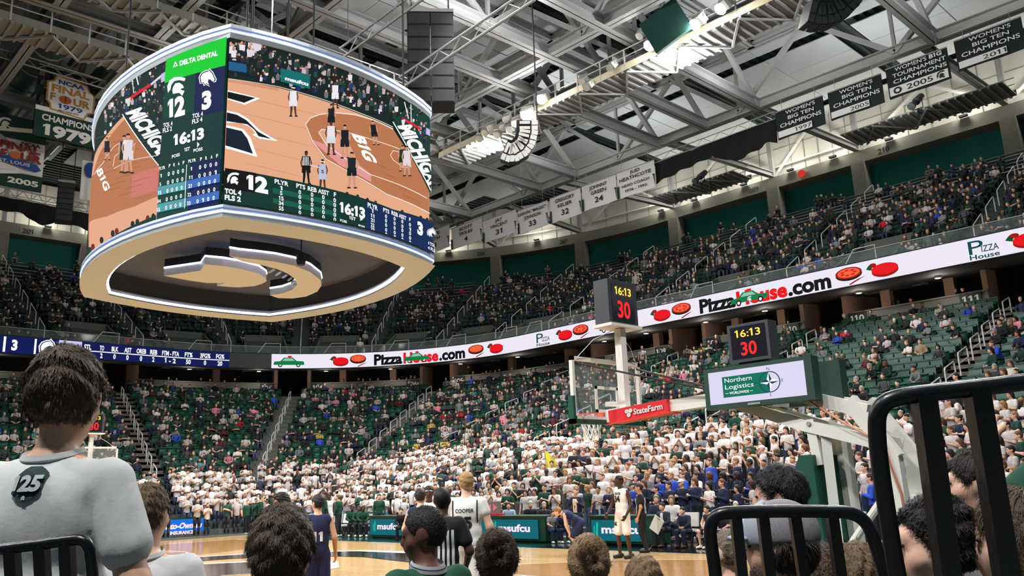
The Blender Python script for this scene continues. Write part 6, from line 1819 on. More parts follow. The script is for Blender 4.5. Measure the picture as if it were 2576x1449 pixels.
def banner_y(tl, tr, bl, label, lines, mat, tmat, year=None, Y=YB, extra=None):
    A, B_, C = at_y(*tl, Y), at_y(*tr, Y), at_y(*bl, Y)
    x0, x1 = (A[0] + C[0]) / 2, B_[0]; z1 = (A[2] + B_[2]) / 2; z0 = C[2] + (z1 - A[2])
    t = thing("hanging_banner", label, "banner", ((x0 + x1) / 2, Y, z1)); w, h = x1 - x0, z1 - z0
    c = cloth_y(x0, x1, z0, z1, Y, "cloth", mat, t)
    b = MB(); b.tube([(x0, Y, z1 + .02), (x1, Y, z1 + .02)], .035, 6); b.build("hanging_bar", m_steel, t)
    S = flat((x0, Y - .05, z0), (1, 0, 0), (0, 0, 1))
    for tx, u, v, hh, ww in lines: S.text(tx, u * w, v * h, hh * h, tmat, c, w=ww * w, bold=.015, lift=.03)
    if year:
        S.rect(.03 * w, .05 * h, .74 * w, .27 * h, m_btext, c, .02, "year_strip"); S.text(year, .56 * w, .09 * h, .14 * h, m_bdark, c, w=.34 * w, bold=.0, lift=.035)
    for q in (x0 + .15 * w, x1 - .15 * w):
        b = MB(); b.tube([(q, Y, z1), (q, Y, ZB - .2)], .012, 4); b.build("hanger_wire", m_steel, t)
    return t, S, w, h, c
W3 = [("WOMEN'S", .54, .80, .13, .62), ("BIG TEN", .54, .60, .13, .54), ("CHAMPIONS", .52, .38, .14, .86)]
banner_y((1952, 283), (2069, 242), (1955, 353), "dark green champions banner dated 1997 with white lettering, next to the black drape", W3, m_bblack, m_btext, "1997")
banner_y((2083, 234), (2216, 187), (2089, 304), "dark green champions banner with plain 2005 date strip, between two others", W3, m_bblack, m_btext, "2005")
t, S, w, h, c = banner_y((2230, 172), (2382, 123), (2234, 249), "dark green tournament banner dated 2005 with a helmet and sunburst on its strip", [("WOMEN'S", .42, .82, .13, .52), ("TOURNAMENT", .54, .63, .13, .86), ("CHAMPIONS", .54, .43, .13, .86)], m_bblack, m_btext)
S.text("B1G", .82 * w, .83 * h, .13 * h, m_btext, c, w=.2 * w, bold=.04, lift=.03); S.rect(.03 * w, .06 * h, .97 * w, .34 * h, m_btext, c, .02, "year_strip"); S.text("2005", .52 * w, .12 * h, .17 * h, m_bdark, c, w=.42 * w, bold=.01, lift=.035); S.poly(ell(.16 * w, .2 * h, .07 * w, .11 * h, 14), m_bdark, c, .035, "sunburst"); S.poly(ell(.16 * w, .2 * h, .035 * w, .055 * h, 12), m_btext, c, .04, "sunburst_centre"); helmet(S, .86 * w, .2 * h, .24 * h, m_bdark, c, .035)
banner_y((2402, 104), (2568, 43), (2408, 181), "dark green champions banner dated 2011, last of the champions banners", W3, m_bblack, m_btext, "2011")
NB = [((1552, 436), (1645, 404), (1554, 502), "white banner for a head coach dated 1976 to 1995 with dark lettering", [("JUD", .5, .80, .12, .26), ("HEATHCOTE", .5, .60, .13, .84), ("HEAD COACH", .5, .36, .10, .72), ("1976 - 1995", .5, .16, .10, .58)]),
      ((1463, 469), (1549, 441), (1466, 531), "white retired number banner with a large twenty-four, beside the coach banner", [("JOHNNY", .5, .74, .14, .52), ("GREEN", .5, .52, .14, .44), ("24", .5, .18, .22, .24)]),
      ((1383, 499), (1460, 475), (1386, 561), "white retired number banner with a large thirty-two", [("GREGORY", .5, .74, .14, .62), ("KELSER", .5, .52, .14, .46), ("32", .5, .18, .22, .24)]),
      ((1302, 530), (1377, 507), (1305, 588), "white retired number banner with a large 33 and a nickname in quotes", [("EARVIN \"MAGIC\"", .5, .74, .13, .94), ("JOHNSON", .5, .52, .14, .56), ("33", .5, .18, .22, .24)]),
      ((1214, 554), (1298, 531), (1217, 608), "white retired number banner with a large thirty-one", [("JAY", .5, .74, .14, .22), ("VINCENT", .5, .52, .14, .52), ("31", .5, .18, .22, .20)]),
      ((1134, 571), (1212, 553), (1138, 623), "white retired number banner with a single large 4", [("SCOTT", .5, .74, .14, .42), ("SKILES", .5, .52, .14, .42), ("4", .5, .18, .22, .12)]),
      ((1052, 588), (1130, 572), (1056, 640), "white retired number banner with a large 21, half hidden by the scoreboard", [("STEVE", .5, .74, .14, .42), ("SMITH", .5, .52, .14, .42), ("21", .5, .18, .22, .2)])]
for tl, tr, bl, lab, lines in NB:
    t, S, w, h, c = banner_y(tl, tr, bl, lab, lines, m_bwhite, m_bdark)
    for u in (.0, .94): S.poly([(u * w, 0), (u * w + .06 * w, 0), (u * w + .06 * w, .5 * h), (u * w + (.06 if u == 0 else 0) * w, .5 * h), (u * w + .03 * w, .44 * h), (u * w, .5 * h)], m_bgreen, c, .03, "dark_ribbon_end")
# black drape swags
def drape_y(top, bot, Y, label, n=40):
    t = thing("black_drape", label, "drape", tuple(at_y(*top[len(top) // 2], Y))); xs_t = [q[0] for q in top]; xs_b = [q[0] for q in bot]; b = MB(); V = []
    for i in range(n + 1):
        px = xs_t[0] + (xs_t[-1] - xs_t[0]) * i / n; py0 = np.interp(px, xs_t, [q[1] for q in top]); py1 = np.interp(px, xs_b, [q[1] for q in bot])
        for j in range(5):
            p = at_y(px, py0 + (py1 - py0) * j / 4, Y); V.append((p[0], Y + .12 * math.sin(i * 1.1 + j * .4) * (.3 + j * .2), p[2] + (.05 * math.sin(i * 2.4) if j == 0 else 0)))
    F = [[i * 5 + j, i * 5 + j + 1, i * 5 + j + 6, i * 5 + j + 5] for i in range(n) for j in range(4)]; k = len(V)
    b.add(V + [(x, y + .05, z) for x, y, z in V], F + [[q + k for q in f][::-1] for f in F]); b.build("cloth", m_black, t, smooth=True)
    a, c = at_y(*top[0], Y), at_y(*top[-1], Y); 
    for dz in (.06, .5):
        b = MB(); b.tube([a + (0, 0, dz), c + (0, 0, dz)], .03, 6); b.build("truss_chord", m_steel, t)
    m = int(np.linalg.norm(c - a) / .6); b = MB()
    for i in range(m): b.tube([a + (c - a) * i / m + (0, 0, .06 if i % 2 else .5), a + (c - a) * (i + 1) / m + (0, 0, .5 if i % 2 else .06)], .015, 4)
    b.build("truss_lacing", m_steel, t)
drape_y([(1648, 412), (1795, 358), (1952, 300)], [(1648, 462), (1710, 430), (1793, 392), (1800, 398), (1853, 404), (1905, 376), (1933, 357), (1952, 358)], YB + .3, "long black curtain swag gathered under the truss between white and green banners")
# banners at the far end, turned to face along the hall
def xpt(q, X): return at_x(*q, X)
def banner_x(tl, bl, br, X, label, mat, build):
    A, B_, C = xpt(tl, X), xpt(bl, X), xpt(br, X); y0 = (A[1] + B_[1]) / 2; y1 = C[1]; z1, z0 = A[2], B_[2]
    t = thing("hanging_banner", label, "banner", (X, (y0 + y1) / 2, z1)); b = MB(); n = 16; V = []
    for i in range(n + 1):
        for j in range(3): V.append((X + .03 * math.sin(i * .8 + j) * j, y0 + (y1 - y0) * i / n, z1 + (z0 - z1) * j / 2))
    F = [[i * 3 + j, i * 3 + j + 1, i * 3 + j + 4, i * 3 + j + 3] for i in range(n) for j in range(2)]; k = len(V); b.add(V + [(x - .03, y, z) for x, y, z in V], F + [[q + k for q in f][::-1] for f in F]); c = b.build("cloth", mat, t, smooth=True)
    S = flat((X + .08, y0, z0), (0, 1, 0), (0, 0, 1)); build(S, y1 - y0, z1 - z0, c)
    b = MB(); b.tube([(X, y0, z1), (X, y1, z1)], .04, 6); b.build("hanging_bar", m_steel, t)
    for q in (.1, .9): 
        b = MB(); yy = y0 + (y1 - y0) * q; b.tube([(X, yy, z1), (X, yy, ZB - .2)], .012, 4); b.build("hanger_wire", m_steel, t)
m_blue = M("banner_blue_print", (30, 70, 140), .8); m_gold = M("banner_gold_print", (176, 132, 70), .8); m_org = M("banner_ball_orange", (188, 96, 44), .7); m_brick = M("banner_brick_red", (128, 44, 36), .8); m_bpix = [M("banner_photo_%d" % i, c, .85) for i, c in enumerate([(60, 66, 64), (90, 84, 80), (40, 52, 52), (120, 100, 92), (30, 40, 44)])]
def b1979(S, w, h, c):
    r = random.Random(4)
    for i in range(90):
        u, v = r.uniform(.04, .94) * w, h * r.uniform(.42, .96); s = r.uniform(.03, .055) * w; S.poly([(u - s, v - s), (u + s, v - s), (u + s * .6, v + s), (u - s * .6, v + s)], m_bpix[i % 5], c, .012 + .0004 * i, "crowd_print")
    S.rect(0, .36 * h, w, .42 * h, m_btext, c, .055, "pale_stripe"); S.rect(0, 0, w, .36 * h, m_bgreen, c, .05, "lower_field")
    O = [(.22, .40), (.78, .36), (.84, .46), (.93, .48), (.93, .74), (.84, .78), (.80, .86), (.28, .90), (.24, .82), (.14, .78), (.14, .52), (.20, .48)]
    S.poly([(a * w, b_ * h) for a, b_ in O], m_gold, c, .06, "logo_border"); cx, cy = .53, .63; S.poly([((cx + (a - cx) * .92) * w, (cy + (b_ - cy) * .92) * h) for a, b_ in O], m_btext, c, .066, "logo_field")
    S.text("NCAA", .53 * w, .78 * h, .06 * h, m_blue, c, w=.42 * w, bold=.04, lift=.075); S.text("FINAL", .53 * w, .66 * h, .10 * h, m_gold, c, w=.62 * w, bold=.04, lift=.075); S.text("F", .25 * w, .54 * h, .10 * h, m_gold, c, bold=.04, lift=.075); S.text("UR", .72 * w, .53 * h, .10 * h, m_gold, c, w=.28 * w, bold=.04, lift=.075)
    S.poly(ell(.45 * w, .575 * h, .10 * w, .055 * h, 20), m_org, c, .08, "ball"); S.rect(.445 * w, .52 * h, .455 * w, .63 * h, m_bdark, c, .085, "ball_seam"); S.text("1979", .54 * w, .445 * h, .065 * h, m_blue, c, w=.40 * w, bold=.03, lift=.075); S.text("SALT LAKE CITY", .52 * w, .405 * h, .022 * h, m_bdark, c, w=.34 * w, bold=.03, lift=.075)
    S.text("CHAMPIONS", .53 * w, .235 * h, .085 * h, m_btext, c, w=.84 * w, bold=.03, lift=.07); S.text("1979", .53 * w, .04 * h, .15 * h, m_btext, c, w=.78 * w, bold=.05, lift=.07)
banner_x((99, 160), (80, 341), (237, 380), -23.5, "tall green championship banner dated 1979 with a gold bordered basketball logo", m_bblack, b1979)
def b2005(S, w, h, c):
    S.rect(0, .68 * h, w, h, m_bgreen, c, .02, "upper_field"); S.poly([(0, .70 * h), (w, .84 * h), (w, .90 * h), (0, .76 * h)], m_btext, c, .03, "stripe"); helmet(S, .42 * w, .87 * h, .15 * h, m_btext, c, .03)
    S.rect(0, 0, w, .22 * h, m_bgreen, c, .02, "lower_field"); S.poly([(0, .08 * h), (.72 * w, .22 * h), (.6 * w, .25 * h), (0, .13 * h)], m_btext, c, .03, "stripe")
    S.text("NCAA", .80 * w, .62 * h, .045 * h, m_bdark, c, w=.26 * w, bold=.04, lift=.04); S.text("FINAL", .66 * w, .53 * h, .10 * h, m_brick, c, w=.56 * w, bold=.05, lift=.05); S.text("F", .45 * w, .40 * h, .11 * h, m_brick, c, bold=.05, lift=.05); S.text("UR", .82 * w, .40 * h, .11 * h, m_brick, c, w=.3 * w, bold=.05, lift=.05); S.poly(ell(.60 * w, .455 * h, .08 * w, .055 * h, 18), m_org, c, .05, "ball")
    S.poly([(.25 * w, .36 * h), (.9 * w, .27 * h), (.97 * w, .31 * h), (.9 * w, .38 * h), (.3 * w, .45 * h)], m_blue, c, .045, "ribbon_print"); S.text("ST. LOUIS", .6 * w, .33 * h, .045 * h, m_btext, c, w=.42 * w, bold=.01, lift=.055)
    P_ = [(.30 + .26 * math.cos(a), .45 + .27 * math.sin(a)) for a in np.linspace(.1, math.pi - .1, 14)]; P2 = [(.30 + .21 * math.cos(a), .45 + .24 * math.sin(a)) for a in np.linspace(math.pi - .1, .1, 14)]
    S.poly([(a * w, b_ * h) for a, b_ in P_ + P2], m_steel, c, .035, "arch_print"); S.text("2005", .74 * w, .07 * h, .075 * h, m_btext, c, w=.42 * w, bold=.04, lift=.04)
banner_x((-70, 268), (-85, 452), (101, 497), -25.5, "pale and green banner dated 2005 with a red lettered basketball logo and blue ribbon", m_bwhite, b2005)
banner_x((205, 400), (202, 500), (240, 512), -27.0, "grey banner with blue print half hidden behind the scoreboard edge", m_bwhite, lambda S, w, h, c: S.poly(ell(.5 * w, .75 * h, .35 * w, .2 * h, 12), m_blue, c, .03, "blue_print"))
def drape_x(top, bot, X, label, n=30):
    t = thing("black_drape", label, "drape", tuple(at_x(*top[1], X))); b = MB(); V = []
    for i in range(n + 1):
        px = top[0][0] + (top[-1][0] - top[0][0]) * i / n; p0 = np.interp(px, [q[0] for q in top], [q[1] for q in top]); p1 = np.interp(px, [q[0] for q in bot], [q[1] for q in bot])
        for j in range(5):
            p = at_x(px, p0 + (p1 - p0) * j / 4, X); V.append((X + .12 * math.sin(i * 1.2 + j * .4) * (.3 + .2 * j), p[1], p[2]))
    F = [[i * 5 + j, i * 5 + j + 1, i * 5 + j + 6, i * 5 + j + 5] for i in range(n) for j in range(4)]; k = len(V); b.add(V + [(x - .05, y, z) for x, y, z in V], F + [[q + k for q in f][::-1] for f in F]); b.build("cloth", m_black, t, smooth=True)
    a, c = at_x(*top[0], X), at_x(*top[-1], X); m = 16; b = MB()
    for dz in (.08, .55): b.tube([a + (0, 0, dz), c + (0, 0, dz)], .035, 6)
    for i in range(m): b.tube([a + (c - a) * i / m + (0, 0, .08 if i % 2 else .55), a + (c - a) * (i + 1) / m + (0, 0, .55 if i % 2 else .08)], .02, 4)
    b.build("hanging_truss", m_steel, t)
drape_x([(-60, 482), (80, 508), (235, 540)], [(-60, 560), (0, 528), (58, 536), (101, 568), (150, 558), (185, 566), (235, 584)], -29.0, "black curtain swag hung under the far end truss")

# ---------------------------------------------------------------- loudspeakers
m_spk = M("speaker_black", (16, 22, 26), .5); m_spkg = M("speaker_grille", (34, 44, 48), .6); m_spkw = M("speaker_white_edge", (214, 214, 210), .5)
def frame_px(px, py, depth): return at_d(px, py, depth)
def line_array(pts, depth, n, label, light_edge, wpx=62):
    """boxes strung along a J curve given by photograph points of its front edge"""
    P = [at_d(x, y, depth) for x, y in pts]; seg = np.concatenate([[0], np.cumsum([np.linalg.norm(b_ - a) for a, b_ in zip(P[:-1], P[1:])])])
    t = thing("line_array_speaker", label, "loudspeaker", tuple(P[0])); sd = _f
    for k in range(n):
        u = (k + .5) / n * seg[-1]; c = np.array([np.interp(u, seg, [q[i] for q in P]) for i in range(3)]); u2 = min(seg[-1], u + .05); u1 = max(0, u - .05)
        tg = np.array([np.interp(u2, seg, [q[i] for q in P]) - np.interp(u1, seg, [q[i] for q in P]) for i in range(3)]); tg /= np.linalg.norm(tg)
        nrm = np.cross(sd, tg); nrm /= np.linalg.norm(nrm); s3 = np.cross(tg, nrm); hgt = seg[-1] / n
        b = MB(); b.box(c + nrm * .42, (hgt * .9, .8, 1.0), (tg, nrm, s3)); cab = b.build("cabinet", m_spk, t)
        b = MB(); b.box(c + nrm * .02, (hgt * .86, .06, .9), (tg, nrm, s3)); b.build("grille", m_spkg, cab)
        b = MB(); b.box(c + nrm * .12 - s3 * .5, (hgt * .84, .24, .05), (tg, nrm, s3)); b.build("side_plate", m_spkw if light_edge else m_spkg, cab)
        b = MB(); b.box(c + nrm * .5 - s3 * .5, (hgt * .55, .4, .06), (tg, nrm, s3)); b.build("horn_window", m_spkw if light_edge else m_spkg, cab)
    top = P[0]; b = MB(); b.tube([top, (top[0], top[1], ZB - .2)], .03, 5); b.build("hoist_chain", m_bezel, t)
    return t
line_array([(1352, 308), (1352, 340), (1344, 372), (1326, 396), (1302, 410), (1278, 412), (1258, 404)], 33, 13, "curved line array of loudspeakers with white front plates below the lighting catwalk", True)
line_array([(2170, -20), (2150, 20), (2122, 50), (2088, 68), (2050, 72), (2018, 64)], 29, 11, "curved line array of dark loudspeakers with rounded grilles near the roof edge", False)
def tall_stack(px0, px1, py0, py1, depth, rows, cols, label):
    a = at_d((px0 + px1) / 2, py0, depth); c = at_d((px0 + px1) / 2, py1, depth); w = (px1 - px0) / FPX * depth; h = (py1 - py0) / FPX * depth * 1.02
    t = thing("speaker_stack", label, "loudspeaker", (a[0], a[1], a[2])); yaw = math.atan2(CAM[1] - a[1], CAM[0] - a[0]); dx = np.array((math.cos(yaw), math.sin(yaw), 0)); ux = np.array((-dx[1], dx[0], 0))
    for i in range(rows):
        for j in range(cols):
            cc = a - (0, 0, h * (i + .5) / rows) + ux * w * ((j + .5) / cols - .5); b = MB(); b.box(cc, (.9, w / cols * .96, h / rows * .96), (dx, ux, (0, 0, 1))); q = b.build("cabinet", m_spk, t)
            b = MB(); b.box(cc + dx * .46, (.03, w / cols * .86, h / rows * .84), (dx, ux, (0, 0, 1))); b.build("grille", m_spkg if (j == cols - 1 and i % 4 == 3) else m_spk, q)
    b = MB(); b.box(a + (0, 0, .06), (1.0, w, .12), (dx, ux, (0, 0, 1))); b.build("hanging_frame", m_steel_d, t)
    for s_ in (-.4, .4): b = MB(); b.tube([a + ux * w * s_ + (0, 0, .1), (a + ux * w * s_)[:2].tolist() + [ZB - .2]], .025, 5); b.build("hoist_chain", m_bezel, t)
tall_stack(1024, 1140, 48, 285, 30, 7, 2, "tall black loudspeaker wall hanging beside the video scoreboard")
tall_stack(148, 186, 466, 562, 46, 7, 1, "slim black loudspeaker column hanging before the far end drape")

# ---------------------------------------------------------------- flood lamps on the catwalk
m_lens = M("flood_lens_glow", (255, 252, 240), emit=40.0); m_lensoff = M("flood_reflector", (220, 222, 220), .3, .3); m_hous = M("flood_housing_white", (196, 196, 190), .4)
def floodlamp(px, py, Y, on, label, aim=(0, 0, 0), s=.62):
    c = at_y(px, py, Y); t = thing("flood_lamp", label, "lamp", tuple(c)); d = np.array(aim, float) - c; d /= np.linalg.norm(d); x = np.cross(d, (0, 0, 1)); x /= np.linalg.norm(x); u = np.cross(x, d)
    b = MB(); b.box(c, (s * .8, s, s * .75), (d, x, u)); h_ = b.build("housing", m_hous, t)
    b = MB(); b.lathe([(s * .25, 0), (s * .46, s * .3), (s * .44, s * .3), (s * .2, .02)], c + d * s * .35, 12, d); b.build("reflector", m_lensoff, t)
    b = MB(); b.lathe([(.01, 0), (s * .40, 0), (s * .40, .02), (.01, .02)], c + d * s * .56, 14, d); b.build("lens", m_lens if on else m_lensoff, t)
    b = MB(); b.tube([c - x * s * .55, c - x * s * .55 + (0, 0, s * .6), c + x * s * .55 + (0, 0, s * .6), c + x * s * .55], .025, 5); b.build("yoke", m_hous, t)
    if on: glow(c + d * (s * .56 + .25), 180, .18, name="flood_lamp_light")
    return t
ON = [(1366, 243, "over the curved speaker"), (1641, 106, "between the crossing roof chords"), (1757, 52, "near the upper end of the catwalk"), (1822, 12, "at the very top of the catwalk"), (1326, 284, "beside a bank of unlit lamps"), (1333, 300, "in the lower bank on the catwalk rail")]
for px, py, w in ON: floodlamp(px, py, 19.55, True, f"glaring white flood lamp {w}", (0, 0, 1.0))
OFF = [(1208, 345, "first"), (1222, 330, "second"), (1236, 318, "third"), (1252, 336, "fourth"), (1268, 316, "fifth"), (1276, 296, "sixth"), (1284, 322, "seventh"), (1298, 306, "eighth"), (1480, 214, "ninth"), (1468, 200, "tenth"), (1540, 165, "eleventh"), (1614, 84, "twelfth")]
for px, py, w in OFF: floodlamp(px, py, 19.6, False, f"unlit white flood lamp on the catwalk rail, {w} along it", (-6 + (px % 7), (px % 5) - 2, 0), .45)
# dark follow spots on the platforms
for px, py, Y, w in ((1762, 444, 39.6, "first"), (2306, 254, 39.6, "second")):
    c = at_y(px, py, Y); t = thing("follow_spot", f"dark follow spot tilted down on the service platform, {w} of two", "spotlight", tuple(c)); d = np.array((-.2, -.75, -.62)); d /= np.linalg.norm(d)
    b = MB(); b.lathe([(.02, -.7), (.2, -.68), (.24, .1), (.17, .15), (.17, .6), (.24, .65), (.24, .8), (.02, .8)], c, 14, d); b.build("barrel", m_spkg, t, smooth=True)
    b = MB(); b.tube([c + (-.3, 0, 0), c + (-.3, 0, -.5), c + (.3, 0, -.5), c + (.3, 0, 0)], .03, 6); b.tube([c + (0, 0, -.5), c + (0, 0, -1.0)], .04, 6); b.build("yoke", m_spk, t)
# hanging trusses, round ducts, monitor screens
def ladder(px0, px1, depth0, depth1, label, h=.45):
    a, c = at_d(*px0, depth0), at_d(*px1, depth1); t = thing("hanging_truss", label, "truss", tuple((a + c) / 2)); m = int(np.linalg.norm(c - a) / .55)
    for dz in (0, h): b = MB(); b.tube([a + (0, 0, dz), c + (0, 0, dz)], .045, 6); b.build("chord", m_steel, t)
    b = MB()
    for i in range(m): b.tube([a + (c - a) * i / m + (0, 0, 0 if i % 2 else h), a + (c - a) * (i + 1) / m + (0, 0, h if i % 2 else 0)], .02, 4)
    b.build("lacing", m_steel, t)
    for f_ in (.1, .9): q = a + (c - a) * f_; b = MB(); b.tube([q + (0, 0, h), (q[0], q[1], ZB)], .012, 4); b.build("hanger_wire", m_bezel, t)
ladder((1005, 225), (1345, 0), 29, 24, "light lattice truss slanting past the black loudspeaker wall")
ladder((855, 150), (1075, -10), 31, 27, "light lattice truss rising above the video scoreboard")
ladder((-10, 140), (285, 230), 42, 45, "light lattice truss above the 1979 banner")
m_duct = M("galvanised_duct", (96, 124, 124), .35, .6, noise=(1, .2))
for k, (p, q, r_) in enumerate((((-10, 370), (110, 130), 1.0), ((150, 470), (260, 330), .8))):
    a, c = at_x(*p, -33.0), at_x(*q, -33.0); a = np.array((-44.0, at_x(*p, -33)[1] , 25.6)); c = np.array((-22.0, a[1], 25.6)); t = thing("air_duct", f"round galvanised air duct under the far roof, {('first','second')[k]} of two", "duct", tuple((a + c) / 2))
    b = MB(); b.tube([a, c], r_, 16); b.build("duct_run", m_duct, t, smooth=True)
    for f_ in np.linspace(.05, .95, 9): b = MB(); q = a + (c - a) * f_; b.tube([q, q + (.12, 0, 0)], r_ * 1.03, 16); b.build("duct_joint", m_steel, t)
c = at_y(1675, 66, 19.0); t = thing("acoustic_panel", "dark green fabric panel hanging among the flood lamps", "panel", tuple(c)); b = MB(); b.box(c, (2.0, .2, 1.9), ((.9, .2, .38), (-.2, .97, .1), (-.38, -.1, .92))); b.build("panel_board", M("dark_green_fabric", (12, 62, 56), .9), t); b = MB(); b.tube([c + (0, 0, 1), (c[0], c[1], ZT)], .03, 5); b.build("hanger", m_steel, t)
# exit-type round sign on the ring beam
(x, y), n = plan(38.2, ('C', -5.1)); t = thing("round_sign", "small round red lit sign on the ring beam", "sign", (x, y, 23.8)); b = MB(); b.lathe([(.02, 0), (.3, 0), (.3, .08), (.02, .08)], (x, y, 23.8), 18, (0, -1, 0)); b.build("disc", M("sign_red_glow", (216, 60, 44), emit=.8), t)
# ================================================================ players, officials and bench
from mathutils.bvhtree import BVHTree
def head_dir(right, fwd):
    d = _r0 * right + np.array((_f[0], _f[1], 0)) / math.hypot(_f[0], _f[1]) * fwd
    return math.atan2(d[1], d[0]) - math.pi / 2
def put_head(J, px, py, depth, rz, z0=0.0):
    """scale and location so that the top of the head lands on a photograph point at the given depth, feet on z0"""
    P = at_d(px, py, depth); sc = (P[2] - z0) / (J['head'][2] + .118)
    h = J['head'] * sc; c, s = math.cos(rz), math.sin(rz)
    return (P[0] - (h[0] * c - h[1] * s), P[1] - (h[0] * s + h[1] * c), z0), sc
def decal(o, part, s, z, h, w, front, color, cx=0.0, bold=.03, name="lettering"):
    """print wrapped onto a garment, seen from the front or the back"""
    me = next(c for c in o.children if c.name.split('.')[0] == part).data
    bv = BVHTree.FromPolygons([v.co[:] for v in me.vertices], [list(p.vertices) for p in me.polygons])
    if isinstance(s, str):
        V, F = text2d(s, bold); V = V.copy(); V[:, 0] -= V[:, 0].max() / 2; V[:, 0] *= w / max(1e-6, V[:, 0].max() * 2); V[:, 1] = z + V[:, 1] * h
    else:
        V = np.array(s, float); V = np.stack([V[:, 0] * w, z + V[:, 1] * h], 1); F = tri2d([tuple(q) for q in V])
    V, F = refine(V, F, .05)
    out = []; sg = 1 if front else -1
    for a, b_ in V:
        x = (a if not front else -a) + cx
        hit = bv.ray_cast(Vector((x, sg * 2.0, b_)), Vector((0, -sg, 0)))
        y = hit[0].y + sg * .008 if hit[0] is not None else sg * .12
        out.append((x, y, b_))
    m = bpy.data.meshes.new(name); m.from_pydata(out, [], F); m.materials.append(m_cloth); m.update()
    ob = bpy.data.objects.new(name, m); COL.objects.link(ob); ob.parent = o; ob.color = lin(color); return ob
def stripe(o, part, x0, x1, z0, z1, front, color, name="stripe", n=8):
    P = [(x0 + (x1 - x0) * k / n, 0) for k in range(n + 1)] + [(x1 + (x0 - x1) * k / n, 1) for k in range(n + 1)]
    return decal(o, part, [(a, b_) for a, b_ in P], z0, z1 - z0, 1.0, front, color, name=name)
WJ, NJ = (236, 234, 230), (30, 36, 74)
def fig(px, py, depth, face_r, face_f, label, J=None, z0=0.0, **kw):
    J = J or pose_stand(); rz = head_dir(face_r, face_f); loc, sc = put_head(J, px, py, depth, rz, z0)
    return person(label, J, loc, rz, sc, **kw)
def ath(**kw):
    J = joints(**kw); return J
# number 34, standing on the wing
J = joints(el_r=(.27, .05, 1.16), wr_r=(.26, .2, .98), el_l=(-.27, -.04, 1.15), wr_l=(-.25, .12, .93), an=(.17, -.02, .09), kn=(.14, .03, .51), hip=(.1, 0, .93), head=(0, .04, 1.665))
d34 = float((at_z(1577, 1401, 0) - CAM) @ _f)
o = fig(1556, 1197, d34, -.75, -.55, "tall player in white home uniform numbered 34 standing on the wing", J, skin='dark', shirt=WJ, legs=WJ, leglen=.85, sleeve=0, shoes=(26, 34, 34), hair=('short', (14, 12, 12), .012), eyes=True, b=.95, slack=.03, shirt_len=.0)
decal(o, "shirt", "34", 1.22, .13, .16, True, (24, 34, 34), bold=.05); decal(o, "shirt", "STATE", 1.37, .05, .19, True, (24, 34, 34), bold=.04); decal(o, "shorts", HELM_C, .74, .09, .09, True, (20, 30, 30), .11); decal(o, "shorts", HELM_F, .74, .09, .09, True, (20, 30, 30), .11)
# referee behind him
o = fig(1606, 1216, d34 + 1.6, -.8, .2, "referee in striped shirt and black trousers behind the player numbered 34", joints(an=(.2, -.1, .09)), skin='tan', shirt=(26, 27, 30), legs=(20, 20, 24), shoes=(16, 16, 18), hair=('buzz', (40, 30, 26), .008))
for x in (-.10, -.055, -.01, .035, .08):
    for fr in (True, False): stripe(o, "shirt", x, x + .022, 1.0, 1.40, fr, (224, 222, 224), "white_stripe")
# bent player in navy
J = joints(pelvis=(0, -.16, .88), chest=(0, .16, 1.08), neck=(0, .36, 1.16), head=(0, .50, 1.20), sh=(.18, .30, 1.13), el=(.23, .27, .84), wr=(.16, .18, .58), hip=(.1, -.14, .84), kn=(.14, .10, .47), an=(.14, -.06, .09))
P = at_z(1448, 1392, 0); dpt = float((P - CAM) @ _f)
o = fig(1402, 1277, dpt, -1, .1, "player in navy away uniform bending with hands on his knees", J, skin='fair', shirt=NJ, legs=NJ, leglen=.85, sleeve=0, shoes=(230, 230, 232), hair=('short', (150, 104, 64), .02), face=(0, .96, -.25), up=(0, .25, .96), eyes=True)
# coach in suit
o = fig(1448, 1227, 26.5, -.55, -.8, "coach in a dark navy suit with open jacket calling from the sideline", joints(el_r=(.33, .0, 1.2), wr_r=(.2, .1, 1.0), el_l=(-.26, .1, 1.2), wr_l=(-.2, .28, 1.32)), skin='fair', shirt=(30, 38, 62), legs=(28, 34, 56), sleeve=1.92, hair=('buzz', (110, 84, 66), .006), shoes=(70, 44, 30), slack=.035, shirt_len=.06)
stripe(o, "shirt", -.07, .07, 1.02, 1.44, True, (224, 214, 196), "shirt_front"); stripe(o, "shirt", -.02, .02, 1.06, 1.43, True, (60, 56, 66), "tie")
# number 15, back to us
o = fig(1172, 1189, 11.6, .12, 1, "tall fair haired player seen from behind in white home uniform numbered 15", joints(el=(.27, -.01, 1.17), wr_r=(.29, .05, .93), el_l=(-.27, .04, 1.2), wr_l=(-.22, .25, 1.1)), skin='fair', shirt=WJ, legs=WJ, leglen=.85, sleeve=.38, hair=('short', (170, 134, 90), .014), shoes=(230, 230, 230), b=1.04, h=.016, slack=.03, hk=.012, face=(-.35, .94, 0))
decal(o, "shirt", "15", 1.16, .125, .17, False, (24, 34, 34), bold=.05); decal(o, "shirt", "COOPER", 1.335, .042, .22, False, (24, 34, 34), bold=.02)
for sg in (-1, 1): stripe(o, "shirt", sg * .135, sg * .15, 1.22, 1.47, False, (30, 40, 38), "piping")
# referee from behind, nearer
o = fig(1112, 1228, 9.0, .1, 1, "referee seen from behind with cropped hair and striped back", joints(el=(.27, .0, 1.17), wr=(.2, .2, 1.02)), skin='dark', shirt=(24, 25, 30), legs=(20, 20, 24), sleeve=.6, hair=('buzz', (18, 15, 15), .006), shoes=(14, 14, 16), b=1.02, h=.016, hk=.012)
for x in (-.115, -.07, -.025, .02, .065, .11): stripe(o, "shirt", x, x + .024, .98, 1.38, False, (224, 222, 224), "white_stripe")
